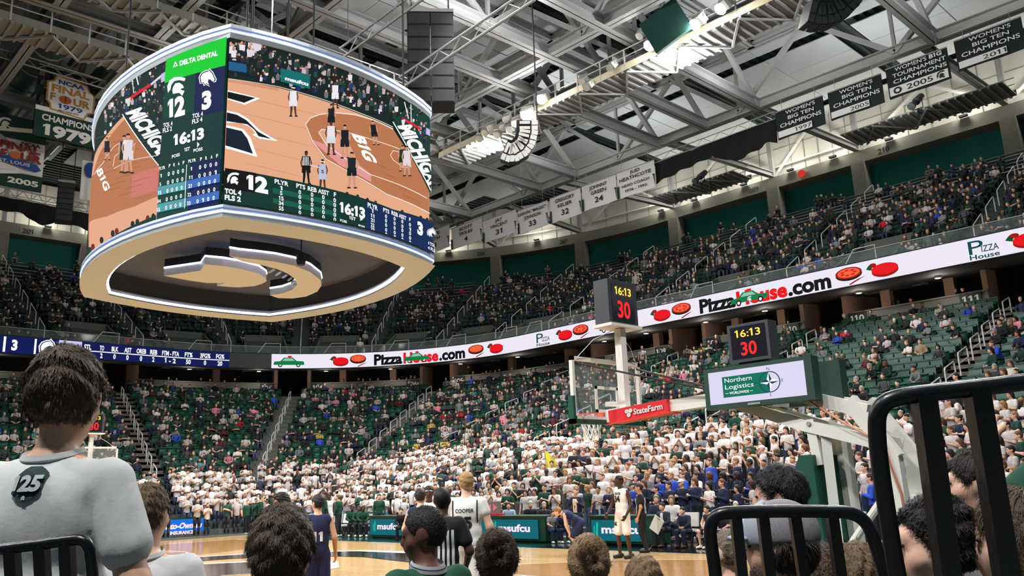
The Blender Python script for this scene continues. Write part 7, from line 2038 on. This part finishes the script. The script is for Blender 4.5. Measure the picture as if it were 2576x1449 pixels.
# number 11 and number 21 in navy
o = fig(800, 1246, 13.2, -.25, 1, "dark haired player seen from behind in navy away uniform numbered 11", joints(el=(.25, -.02, 1.17), wr=(.27, .1, .93)), skin='light', shirt=NJ, legs=NJ, leglen=.72, sleeve=0, hair=('short', (32, 26, 26), .016), shoes=(230, 230, 232), h=.017, hk=.013, face=(-.6, .8, 0), slack=.028)
decal(o, "shirt", "11", 1.12, .14, .15, False, (235, 235, 235), bold=.05)
o = fig(1058, 1231, 14.6, .1, 1, "player seen from behind in navy away uniform numbered 21", joints(el=(.27, 0, 1.17), wr=(.28, .12, .95)), skin='fair', shirt=NJ, legs=NJ, leglen=.72, sleeve=0, hair=('short', (40, 32, 30), .016), h=.018, shoes=(230, 230, 232))
decal(o, "shirt", "21", 1.2, .12, .18, False, (235, 235, 235), bold=.05)
o = fig(1079, 1223, 16.5, 0, -1, "player in white with a white headband facing us behind number 21", joints(), skin='dark', shirt=WJ, legs=WJ, leglen=.8, sleeve=0, hair=('short', (20, 16, 16), .012), shoes=(230, 230, 230), eyes=True)
hb = sdf_mesh([('ell', (0, .012, 1.70), (.087, .109, .026), None)], .012, .01); _obj("headband", hb, m_cloth, o, (240, 240, 240))
# curly haired player in white, beyond the dark haired spectator
o = fig(706, 1246, 12.6, -.75, -.6, "player in white home uniform with curly black hair glancing over his shoulder", joints(), skin='brown', shirt=WJ, legs=WJ, leglen=.8, sleeve=0, hair=('curly', (16, 14, 14), .034), shoes=(230, 230, 230), h=.017, hk=.012, eyes=True)
for sg in (-1, 1): stripe(o, "shirt", sg * .085, sg * .10, 1.30, 1.48, True, (30, 44, 40), "piping")
# player pointing by the far baseline
o = fig(484, 1254, 42.5, -1, -.3, "player in white pointing towards the far corner by the blue sponsor board", joints(el_l=(-.3, .25, 1.4), wr_l=(-.3, .5, 1.36), el_r=(.3, .2, 1.4), wr_r=(.3, .42, 1.3), an=(.2, .0, .09)), skin='brown', shirt=WJ, legs=WJ, leglen=.8, sleeve=0, hair=('curly', (16, 14, 14), .02), shoes=(30, 30, 34), h=.026)
# home bench and staff along the far sideline, by plane Y
def side(px, py, Y, label, J=None, fr=0.0, ff=-1.0, **kw):
    J = J or pose_stand(); P = at_y(px, py, Y); d = float((P - CAM) @ _f); kw.setdefault('h', .029); kw.setdefault('hands', False)
    rz = head_dir(fr, ff); sc = min(1.2, max(.8, P[2] / (J['head'][2] + .118))); h = J['head'] * sc
    return person(label, J, (P[0] - (h[0] * math.cos(rz) - h[1] * math.sin(rz)), P[1] - (h[0] * math.sin(rz) + h[1] * math.cos(rz)), 0), rz, sc, **kw)
GRN = (18, 62, 46); BLKC = (22, 23, 27)
side(539, 1252, 10.6, "usher in black with a lanyard standing behind the home bench", None, .3, sleeve=1.9, shirt=BLKC, legs=BLKC, hair=('short', (30, 26, 24)))
side(566, 1251, 10.7, "woman in a white top with long hair standing behind the home bench", None, .3, shirt=(225, 220, 218), fem=True, hair=('long', (60, 40, 30)))
side(558, 1287, 9.55, "bald staff member in green seated at the end of the home bench", pose_sit(.05), .4, sleeve=1.9, shirt=GRN, legs=(24, 30, 30), hair=None)
side(585, 1283, 9.5, "staff member in green bowing forward on the home bench", pose_sit(.28), .4, sleeve=1.9, shirt=GRN, legs=(20, 24, 26), hair=('short', (90, 84, 80)))
side(624, 1257, 9.1, "coach in a green pullover standing before the home bench", None, .8, -.6, sleeve=1.9, shirt=(20, 70, 52), legs=(24, 26, 30), hair=('buzz', (120, 100, 84), .005), skin='fair')
side(658, 1247, 9.6, "tall staff member in a green jacket turning beside the home bench", None, .7, .5, sleeve=1.9, shirt=GRN, legs=(30, 32, 38), hair=('buzz', (90, 70, 56), .006))
side(673, 1254, 9.0, "substitute player in white with a headband by the home bench", None, -.8, -.4, sleeve=0, shirt=WJ, legs=WJ, leglen=.8, skin='brown', hair=('short', (20, 18, 18), .012))
side(741, 1263, 9.2, "staff member in dark green leaning over the home bench", joints(chest=(0, .12, 1.27), neck=(0, .22, 1.43), head=(0, .30, 1.57), sh=(.175, .18, 1.38), el=(.24, .25, 1.12), wr=(.2, .35, .9)), .7, -.5, sleeve=1.9, shirt=(16, 52, 42), legs=(24, 26, 30), skin='dark', hair=('buzz', (18, 16, 16), .006))
side(813, 1243, 9.4, "tall bald staff member in green with his back turned by the home bench", None, .4, .8, sleeve=1.9, shirt=GRN, legs=(24, 26, 30), skin='brown', hair=None)
side(828, 1243, 9.9, "substitute player in white numbered 22 standing at the home bench", None, .2, -1, sleeve=0, shirt=WJ, legs=WJ, leglen=.8, skin='dark', hair=('short', (16, 14, 14), .014))
side(851, 1244, 9.3, "staff member in a green jacket facing the huddle by the home bench", None, -.9, .3, sleeve=1.9, shirt=GRN, legs=(40, 42, 48), hair=('short', (110, 90, 70)))
for px, w in ((886, "first"), (902, "second"), (914, "third")):
    side(px, 1272, 9.75, f"seated staff member in green warm-up, {w} of three by the scorers table", pose_sit(.08), .2, sleeve=1.9, shirt=(20, 66, 48), legs=(26, 32, 34), skin='dark' if px != 902 else 'brown', hair=('short', (18, 16, 16), .012))
side(954, 1243, 10.3, "staff member in a green pullover standing with a clipboard behind the table end", None, .2, -1, sleeve=1.9, shirt=(18, 66, 48), hair=('short', (60, 44, 34)))
side(1009, 1279, 9.0, "bearded man in black suit seated in front of the scorers table", pose_sit(.05), .0, sleeve=1.9, shirt=BLKC, legs=BLKC, shoes=(20, 20, 22), hair=('short', (36, 28, 26)))
for px, py, c, hc, lab in ((1224, 1263, (70, 60, 60), (90, 84, 80), "grey haired official behind the possession arrow"), (1279, 1263, (150, 170, 196), (36, 30, 28), "official in a light blue shirt looking down at the scorers table"), (1334, 1260, (24, 24, 28), (170, 168, 164), "white haired official in black seated at the scorers table"), (1368, 1262, (34, 34, 40), (160, 158, 156), "grey haired official resting his chin at the scorers table end"), (1553, 1256, (40, 38, 44), (40, 34, 32), "official in dark jacket bending over the short scorers table")):
    side(px, py + 1, 10.45, lab, pose_sit(.06), 0, -1, sleeve=1.9, shirt=c, hair=('short', hc))
side(1391, 1291, 9.5, "man in a grey shirt seated in the gap between the scorers tables", pose_sit(.12), .3, -1, shirt=(130, 130, 134), legs=(30, 40, 70), hair=('short', (40, 32, 30)))
side(1415, 1293, 9.6, "man in navy seated in the gap between the scorers tables", pose_sit(.2), .3, -1, shirt=(28, 34, 60), legs=(26, 34, 66), hair=('short', (40, 32, 30)), sleeve=1.9)
o = side(1664, 1265, 9.4, "coach in a dark suit holding a clipboard on the visitors bench", pose_sit(.05), -.7, -.7, sleeve=1.9, shirt=(34, 40, 54), legs=(30, 34, 46), hair=('short', (30, 26, 24)), shoes=(80, 50, 34), hands=True)
stripe(o, "shirt", -.05, .05, .72, 1.02, True, (200, 204, 214), "shirt_front", 4)
cb = at_y(1652, 1320, 8.75); t = thing("clipboard", "white clipboard held by the suited coach on the visitors bench", "clipboard", tuple(cb)); b = MB(); b.box(cb, (.34, .015, .44), ((.8, .1, -.55), (-.1, 1, 0), (.55, 0, .83))); b.build("board", m_rail, t); b = MB(); b.box(cb + np.array((.1, -.012, .17)), (.1, .02, .03), ((.8, .1, -.55), (-.1, 1, 0), (.55, 0, .83))); b.build("clip", m_steel, t)
o = side(1716, 1276, 9.35, "coach in a navy suit leaning forward on the visitors bench", pose_sit(.12), -.7, -.7, sleeve=1.9, shirt=(30, 36, 60), legs=(28, 34, 58), hair=('short', (26, 22, 22)), shoes=(80, 50, 34), hands=True)
o = side(1776, 1272, 9.35, "player in navy jersey with clasped hands on the visitors bench", pose_sit(.08), -.8, -.6, sleeve=0, shirt=(30, 34, 44), legs=(26, 28, 36), leglen=.75, hair=('short', (34, 28, 26), .022), hands=True)
side(1814, 1285, 9.4, "player in dark warm-ups seated farther along the visitors bench", pose_sit(.1), -.7, -.6, sleeve=.6, shirt=(24, 28, 44), legs=(24, 26, 34), leglen=.75, hair=('short', (60, 44, 34)))
side(1650, 1246, 10.9, "man with glasses in navy seated behind the visitors bench", pose_sit(0), -.3, -1, shirt=(30, 36, 60), sleeve=1.9, hair=('short', (110, 100, 92)))
side(1688, 1247, 10.9, "woman in a white top seated behind the visitors bench", pose_sit(0), -.3, -1, shirt=(214, 212, 212), fem=True, hair=('long', (120, 90, 60)))
side(1850, 1262, 10.6, "white haired man in blue seated behind the visitors bench", pose_sit(0), -.3, -1, shirt=(50, 80, 170), sleeve=1.9, hair=('short', (190, 188, 184)))
# yellow flag in the student rows
fp = at_y(1384, 1175, 14.2); t = thing("hand_flag", "yellow flag with a dark emblem waved in the student rows", "flag", tuple(fp)); b = MB(); b.tube([fp + (-.3, 0, .75), fp + (-.2, 0, -.8)], .012, 5); b.build("stick", m_tan, t)
V = [fp + (-.28 + .6 * u + .0, .06 * math.sin(u * 6 + v * 3), .7 - 1.15 * v - .4 * u) for u in (0, .33, .66, 1) for v in (0, .5, 1)]; b = MB(); b.add(V, [[i * 3 + j, i * 3 + j + 1, i * 3 + j + 4, i * 3 + j + 3] for i in range(3) for j in range(2)]); b.build("cloth", M("yellow_flag_cloth", (214, 200, 60), .8), t)
# big cut-out face by the student stand
fc = at_y(440, 1262, 11.2); t = thing("cutout_face", "large printed cut-out of a smiling bearded head held up by the stand", "cut-out", tuple(fc)); b = MB(); b.lathe([(.01, 0), (.42, 0), (.42, .03), (.01, .03)], fc, 20, (.6, -.8, 0)); b.build("card", M("cutout_skin_print", (150, 96, 72), .7), t)
S = flat(fc + np.array((.6, -.8, 0)) * .04, (.8, .6, 0), (0, 0, 1)); S.poly(ell(0, .22, .44, .26, 18), M("cutout_dark_print", (26, 22, 22), .7), t, .012, "hair_print"); S.poly(ell(.02, -.24, .24, .18, 16), M("cutout_dark_print", (26, 22, 22)), t, .012, "beard_print"); S.poly(ell(.02, -.16, .12, .04, 12), m_rail, t, .02, "teeth_print")
# ================================================================ people and railings close to the camera
def strands(VF, n, crown, L=(.03, .06), w=.0035, seed=1, lift=.006, down=.6, jit=.25, part=None):
    """hair tufts lying on a hair cap; returns cap plus tufts as one mesh"""
    V, F = VF; r = np.random.default_rng(seed); T = F[:, :3]; A, B_, C = V[T[:, 0]], V[T[:, 1]], V[T[:, 2]]; N = np.cross(B_ - A, C - A); ar = np.linalg.norm(N, axis=1); N = N / (ar[:, None] + 1e-12); pr = ar / ar.sum()
    cen = V.mean(0); flip = np.sum(N * (A - cen), 1) < 0; N[flip] *= -1
    idx = r.choice(len(T), n, p=pr); a, b_ = r.random(n), r.random(n); s = a + b_ > 1; a[s] = 1 - a[s]; b_[s] = 1 - b_[s]
    P = A[idx] + (B_ - A)[idx] * a[:, None] + (C - A)[idx] * b_[:, None]; n_ = N[idx]
    d = P - np.array(crown); d /= np.linalg.norm(d, axis=1)[:, None] + 1e-9; d = d + np.array((0, 0, -down)) + r.normal(0, jit, (n, 3))
    d -= n_ * np.sum(d * n_, 1)[:, None]; d /= np.linalg.norm(d, axis=1)[:, None] + 1e-9; sd = np.cross(n_, d); Ls = r.uniform(*L, n)[:, None]; up = r.uniform(.3, 1.6, n)[:, None] * lift; ww = r.uniform(.5, 1.2, n)[:, None] * w
    cv = r.normal(0, .25, (n, 1))
    rad = .095 if part is None else part; bend = lambda t: n_ * ((Ls * t) ** 2 / (2 * rad))
    q0 = P - n_ * .002; q2 = P + d * Ls * .55 + n_ * up * 1.2 - bend(.55) + sd * cv * Ls * .3; q3 = P + d * Ls + n_ * up * .9 - bend(1.0) + sd * cv * Ls * .55
    VV = np.stack([q0 - sd * ww, q0 + sd * ww, q2 - sd * ww * .9, q2 + sd * ww * .9, q3 - sd * ww * .2, q3 + sd * ww * .2], 1).reshape(-1, 3); o = np.arange(n)[:, None] * 6
    FF = np.concatenate([o + np.array((0, 1, 3, 2)), o + np.array((2, 3, 5, 4))])
    return np.concatenate([V, VV]), np.concatenate([F, FF + len(V)])
def near(px, py, depth, rz, label, J, hs=1.0, skin='light', shirt=(225, 225, 225), legs=(40, 44, 60), haircol=(40, 30, 26), hstyle='short', thick=.02, sleeve=.55, face=(0, 1, 0), up=(0, 0, 1), ns=4200, L=(.014, .032), down=.6, z0=None, h=.019, b=1.0, eyes=True, fem=False, crown=(0, -.05, .12), jit=.25, slack=.025, ear=True, hair=True, w=.0013):
    """figure placed by its head centre on a photograph point"""
    P = at_d(px, py, depth); z0 = 0.0 if z0 is None else z0
    sc = (P[2] - z0) / J['head'][2]; sc = sc; hh = J['head'] * sc; c, s = math.cos(rz), math.sin(rz)
    loc = (P[0] - (hh[0] * c - hh[1] * s), P[1] - (hh[0] * s + hh[1] * c), z0)
    o = person(label, J, loc, rz, sc, skin=skin, shirt=shirt, legs=legs, hair=None, h=h, b=b / sc if sc < .9 else b, sleeve=sleeve, shoes=(40, 40, 44), fem=fem, face=face, up=up, hands=False, hs=hs / sc, eyes=eyes, slack=slack, wrinkle=.0045)
    if hair:
        k = hs / sc; hm = hair_mesh(J['head'], hstyle, .0095 * k, face, up, k, thick, seed=int(px))
        fd = np.array(face, float) / np.linalg.norm(face); rt_ = np.cross(fd, (0, 0, 1)); cr = J['head'] + (rt_ * crown[0] + fd * crown[1] + np.array((0, 0, crown[2]))) * k
        _obj("hair", strands(hm, ns, cr, (L[0] * k, L[1] * k), w * k, int(px), .0025 * k, down, jit), m_hair, o, haircol)
    return o
RISER = .42
b = MB(); b.lo((20.9, -14.6, -.01), (26.5, -9.0, RISER)); tag(b.build("floor_near_riser", m_conc), kind="structure")
away = lambda dr=0.0: head_dir(dr, 1.0)
# tall man in the printed white shirt
J = joints(el=(.275, -.01, 1.15), wr=(.29, .06, .9), neck=(0, -.005, 1.50), sh=(.178, -.005, 1.425))
o = near(166, 1003, 2.6, away(.16), "tall dark haired man seen from behind in a white T-shirt with a 125 badge", J, skin='light', shirt=(206, 208, 210), haircol=(78, 62, 50), thick=.016, z0=RISER, h=.014, ns=9000, L=(.014, .032), face=(-.30, .95, 0), sleeve=.62, crown=(0, -.06, .10), slack=.03, hs=1.15, b=1.0)
def collar(o, col, z=1.505, r=.074):
    b = MB(); b.lathe([(r, -.014), (r + .01, 0), (r + .002, .014), (r - .008, 0)], (0, -.008, z), 24, (0, -.25, 1)); me = b.mesh("collar", m_cloth, smooth=True); q = bpy.data.objects.new("collar", me); COL.objects.link(q); q.parent = o; q.color = lin(col)
collar(o, (200, 202, 204))
BADGE = [(-.42, .28), (-.30, .44), (-.18, .52), (.12, .52), (.28, .44), (.46, .30), (.40, -.26), (.22, -.46), (0, -.54), (-.26, -.46), (-.46, -.28)]
bc = (-.005)
decal(o, "shirt", BADGE, 1.425, .088, .092, False, (38, 62, 62), .022, name="badge_print")
def decal2(o, s, z, h, w, color, cx, bold=.03, part="shirt"):
    q = decal(o, part, s, z, h, w, False, color, cx, bold); 
    for v in q.data.vertices: v.co.y -= .004
    return q
decal2(o, [(-.36, .28), (.36, .28), (.32, -.24), (-.38, -.24)], 1.425, .08, .088, (16, 26, 28), .022)
q = decal2(o, "125", 1.407, .04, .08, (176, 184, 186), .022, .05)
for v in q.data.vertices: v.co.y -= .004
q = decal2(o, HELM_F, 1.39, .018, .018, (176, 184, 186), .022)
# younger man with lighter hair
o = near(374, 1292, 3.9, away(-.15), "light brown haired man seen from behind in a plain white T-shirt", joints(), skin='fair', shirt=(212, 214, 214), haircol=(96, 76, 50), thick=.014, z0=0, h=.017, ns=6000, L=(.016, .036), face=(.25, .97, 0))
collar(o, (206, 208, 208))
# wavy dark hair
o = near(710, 1392, 2.75, away(-.1), "man with thick wavy dark hair seen from behind", joints(), skin='light', shirt=(60, 62, 66), haircol=(66, 52, 42), hstyle='short', thick=.02, ns=9000, L=(.014, .03), jit=.4, down=.5, face=(.15, .98, 0), hs=1.06)
# usher in green sweater, face in profile
J = joints(head=(0, .03, 1.66)); o = near(1066, 1344, 4.3, head_dir(-.55, .75), "usher in a green sweater and grey collar looking back over his shoulder", J, skin=(92, 60, 46), shirt=(20, 74, 54), sleeve=1.92, haircol=(14, 12, 12), hstyle='buzz', thick=.007, ns=5000, L=(.003, .007), face=(-.72, .62, -.12), jit=1.0, h=.014, b=1.06, hs=1.06, w=.0012)
collar(o, (158, 164, 168), 1.515, .080); collar(o, (120, 128, 132), 1.495, .088)
# two women with pinned hair
def bun_woman(px, py, depth, label, col, bunx, rz, seed):
    o = near(px, py, depth, rz, label, joints(), skin='fair', shirt=(70, 72, 80), haircol=col, hstyle='bun', thick=.012, ns=8000, L=(.015, .032), down=.0, crown=(bunx * .8, -.06, .03), jit=.06, w=.0011, fem=True, face=(-.25, .97, 0))
    r = random.Random(seed); hd = np.array((bunx, -.10, 1.70)); P = []
    for i in range(9):
        a = i * .9; P.append(('cap', hd + (.03 * math.cos(a), -.02 + .01 * math.sin(a * 2), .035 * math.sin(a)), hd + (.03 * math.cos(a + 1.2), -.02, .035 * math.sin(a + 1.2)), .017, .014))
    _obj("hair_bun", strands(sdf_mesh(P, .006, .01), 900, hd, (.012, .03), .0012, seed, .004, .0, .5), m_hair, o, [c * .8 for c in col]); return o
bun_woman(1250, 1412, 3.6, "woman with dark hair twisted into a low bun seen from behind", (64, 48, 38), .055, away(.2), 3)
bun_woman(1482, 1424, 3.7, "woman with highlighted blonde hair twisted into a bun seen from behind", (150, 122, 92), .06, away(.25), 5)
near(1620, 1468, 4.4, away(0), "person of whom only a dark blond crown shows above the frame edge", joints(), skin='fair', haircol=(110, 86, 60), ns=2000, shirt=(90, 90, 96))
# man with combed dark hair and the capped man before him
near(1960, 1250, 3.7, head_dir(-.8, .6), "man with combed dark hair turned away beyond the mesh cap", joints(), skin='fair', haircol=(26, 22, 22), thick=.014, ns=5000, L=(.02, .045), face=(-.35, .93, 0), down=.0, shirt=(70, 74, 84), hs=1.02)
o = near(1962, 1376, 2.55, head_dir(-.55, .85), "bearded man in a grey mesh trucker cap behind the low railing", joints(), skin='light', haircol=(46, 36, 30), hair=False, face=(-.5, .86, 0), shirt=(60, 64, 70), hs=.90)
kk = .90 / o.scale[0]; hd = np.array((0, .025, 1.665)); fd = np.array((-.5, .86, 0)); fd /= np.linalg.norm(fd)
hp, q, R = head_prims(hd, fd, (0, 0, 1), kk)
m_mesh = bpy.data.materials.new("cap_mesh_fabric"); m_mesh.use_nodes = True
_nt = m_mesh.node_tree; _b = _nt.nodes["Principled BSDF"]; _v = _nt.nodes.new("ShaderNodeTexVoronoi"); _v.inputs["Scale"].default_value = 520; _tc2 = _nt.nodes.new("ShaderNodeTexCoord"); _nt.links.new(_tc2.outputs["Object"], _v.inputs["Vector"])
_cr = _nt.nodes.new("ShaderNodeValToRGB"); _cr.color_ramp.elements[0].color = lin((70, 68, 74)); _cr.color_ramp.elements[1].color = lin((140, 136, 142)); _cr.color_ramp.elements[1].position = .6; _nt.links.new(_v.outputs["Distance"], _cr.inputs[0]); _nt.links.new(_cr.outputs[0], _b.inputs["Base Color"]); _b.inputs["Roughness"].default_value = .8
_obj("hair", strands(sdf_mesh([('ell', q(0, -.02, -.005), (.088 * kk, .104 * kk, .10 * kk), R)], .010, .01, [(R[2], R[2] @ hd + .02 * kk), (R[1], R[1] @ hd + .01 * kk), (-R[2], -(R[2] @ hd) + .07 * kk)]), 4000, q(0, -.02, .12), (.02, .05), .0013, 8, .004, 1.0, .35), m_hair, o, (46, 36, 30))
cp = _obj("cap_crown", sdf_mesh([('ell', q(0, -.014, .045), (.102 * kk, .122 * kk, .112 * kk), R)], .010, .01, [(-R[2], -(R[2] @ hd) - .012 * kk)]), m_mesh, o, (110, 108, 112))
_obj("cap_front", sdf_mesh([('ell', q(0, -.006, .048), (.104 * kk, .124 * kk, .116 * kk), R)], .010, .01, [(-R[2], -(R[2] @ hd) - .012 * kk), (-R[1], -(R[1] @ (hd + R[1] * .03 * kk)))]), m_cloth, o, (160, 170, 184))
_obj("cap_brim", sdf_mesh([('ell', q(0, .115, .03), (.075 * kk, .06 * kk, .012 * kk), R)], .008, .01), m_cloth, o, (150, 162, 178))
_obj("beard", strands(sdf_mesh([('ell', q(0, .045, -.085), (.068 * kk, .062 * kk, .05 * kk), R), ('ell', q(.06, .0, -.06), (.022 * kk, .04 * kk, .05 * kk), R)], .010, .02), 900, q(0, .04, .05), (.008, .02), .0012, 4, .003, 1.2, .5), m_hair, o, (60, 44, 34))
near(1834, 1392, 4.6, away(-.3), "man with cropped greying hair in a green top behind the low railing", joints(), skin='fair', shirt=(24, 66, 50), haircol=(120, 108, 96), thick=.006, ns=4000, L=(.004, .009), jit=.9, face=(-.3, .95, 0))
near(2076, 1462, 3.4, away(.1), "curly brown haired person low behind the railing", joints(), skin='fair', haircol=(70, 52, 38), hstyle='curly', thick=.02, ns=4000, jit=.6, L=(.012, .03), shirt=(80, 80, 84))
near(2158, 1462, 3.3, away(.1), "curly light brown haired person low behind the railing end", joints(), skin='fair', haircol=(96, 76, 54), hstyle='curly', thick=.02, ns=4000, jit=.6, L=(.012, .03), shirt=(80, 80, 84))
# young man in profile, hooded man, woman at the edge
near(2352, 1372, 2.5, head_dir(-.95, .25), "young man with faded dark hair in profile behind the tall railing", joints(), skin='fair', shirt=(22, 60, 48), haircol=(26, 22, 20), hstyle='short', thick=.012, ns=7000, L=(.012, .026), jit=.5, face=(-.12, .99, 0), hs=1.1, h=.016, down=.1)
o = near(2446, 1216, 3.7, head_dir(-.95, .3), "young man in a mottled grey hooded top in profile", joints(), skin='fair', shirt=(110, 108, 108), sleeve=1.92, haircol=(28, 22, 20), thick=.016, ns=5000, L=(.02, .04), face=(0, 1, 0), down=.3, h=.014)
m_tie = M("mottled_grey_cloth", (112, 110, 112), .9, noise=(9, .7)); 
for ch in o.children:
    if ch.name.startswith("shirt"): ch.data.materials.clear(); ch.data.materials.append(m_tie)
_obj("hood", sdf_mesh([('ell', (0, -.10, 1.47), (.16, .10, .09), None), ('cap', (-.12, -.02, 1.5), (.12, -.02, 1.5), .06, .06)], .014, .03), m_tie, o, (120, 118, 118))
near(2556, 1360, 2.4, head_dir(-.9, .3), "person with long brown hair at the frame edge behind the tall railing", joints(), skin='fair', shirt=(22, 62, 50), haircol=(74, 56, 42), hstyle='long', thick=.014, ns=7000, L=(.03, .06), fem=True, hs=1.08)
# arm raised at the frame edge
J = joints(el_l=(-.30, .12, 1.28), wr_l=(-.16, .24, 1.50), el_r=(.24, .1, 1.2), wr_r=(.2, .2, 1.0)); P = at_d(2738, 1015, 2.55); rz = head_dir(-.3, .95); sc = 1.0
o = person("spectator in a green T-shirt raising a bare arm at the frame edge", J, (P[0], P[1], P[2] - 1.62), rz, 1.0, skin='fair', shirt=(22, 74, 58), hair=('short', (50, 38, 30)), h=.016)
b = MB(); wr = J['wr_l'] * .85 + J['el_l'] * .15; dd = _dir(J['el_l'], J['wr_l']); b.lathe([(.036, -.006), (.039, 0), (.036, .006), (.03, 0)], wr, 14, dd); me = b.mesh("wristband", m_bezel); q_ = bpy.data.objects.new("wristband", me); COL.objects.link(q_); q_.parent = o
b = MB(); b.lo((P[0] - .6, P[1] - .6, -.01), (P[0] + .6, P[1] + .6, P[2] - 1.62)); tag(b.build("floor_step_block", m_conc), kind="structure")

# ---------------------------------------------------------------- black railings
m_iron = M("black_gloss_iron", (12, 16, 24), .32, noise=(20, .3), bump=(40, .08))
def rail_px(path, bars, depth, w, label, wb=None, foot=None):
    t = thing("black_railing", label, "railing", tuple(at_d(*path[0], depth)))
    pp = [np.array(q, float) for q in path]; sm = []
    for i in range(len(pp) - 1):
        a, b_, c, d_ = pp[max(i - 1, 0)], pp[i], pp[i + 1], pp[min(i + 2, len(pp) - 1)]; L = np.linalg.norm(c - b_)
        t0 = (c - a) * L / (np.linalg.norm(c - b_) + np.linalg.norm(b_ - a) + 1e-9); t1 = (d_ - b_) * L / (np.linalg.norm(d_ - c) + np.linalg.norm(c - b_) + 1e-9)
        for u in np.linspace(0, 1, 6)[:-1]:
            sm.append((2 * u**3 - 3 * u**2 + 1) * b_ + (u**3 - 2 * u**2 + u) * t0 + (-2 * u**3 + 3 * u**2) * c + (u**3 - u**2) * t1)
    sm.append(pp[-1])
    P = [at_d(x, y, depth) for x, y in sm]
    b = MB(); b.tube(P, w / 2, 14); b.build("frame_tube", m_iron, t, smooth=True)
    for (x0, y0), (x1, y1) in bars:
        b = MB(); b.beam(at_d(x0, y0, depth), at_d(x1, y1, depth), wb or w * .8, wb or w * .8, up=_f); b.build("bar", m_iron, t)
        b = MB(); c = at_d(x0, y0, depth); b.lathe([(w * .3, -.004), (w * .55, 0), (w * .5, .006), (w * .2, .01)], c + np.array((0, 0, .0)), 10, (0, 0, -1)); b.build("weld_bead", m_iron, t)
    return t
def ext(x0, y0, x1, y1, y2=2300): return (x0, y0), (x1 + (x1 - x0) / (y1 - y0) * (y2 - y1), y2)
rail_px([(1860, 2300), (1800, 1449), (1787, 1345), (1792, 1312), (1806, 1296), (1832, 1290), (1960, 1286), (2090, 1287), (2134, 1290), (2164, 1302), (2186, 1328), (2204, 1375), (2226, 1449), (2470, 2300)],
        [ext(1850, 1296, 1866, 1449), ext(1918, 1294, 1936, 1449), ext(1998, 1294, 2022, 1449), ext(2092, 1295, 2114, 1449)], 2.2, .034, "low black railing with rounded corners in front of the capped man")
rail_px([(2420, 2300), (2258, 1449), (2243, 1363), (2212, 1156), (2206, 1062), (2214, 1028), (2236, 1008), (2293, 994), (2431, 979), (2576, 961), (2700, 945)],
        [ext(2322, 992, 2385, 1449), ext(2455, 978, 2524, 1397)], 1.75, .036, "tall black railing with rounded corner at the frame edge", .040)
rail_px([(-120, 1402), (0, 1383), (100, 1370), (190, 1358), (212, 1362), (224, 1378), (228, 1400), (233, 1449), (300, 2300)],
        [ext(30, 1384, 34, 1449), ext(104, 1374, 108, 1449), ext(168, 1366, 172, 1449)], 1.9, .025, "low black railing behind the man in the printed shirt", .026)
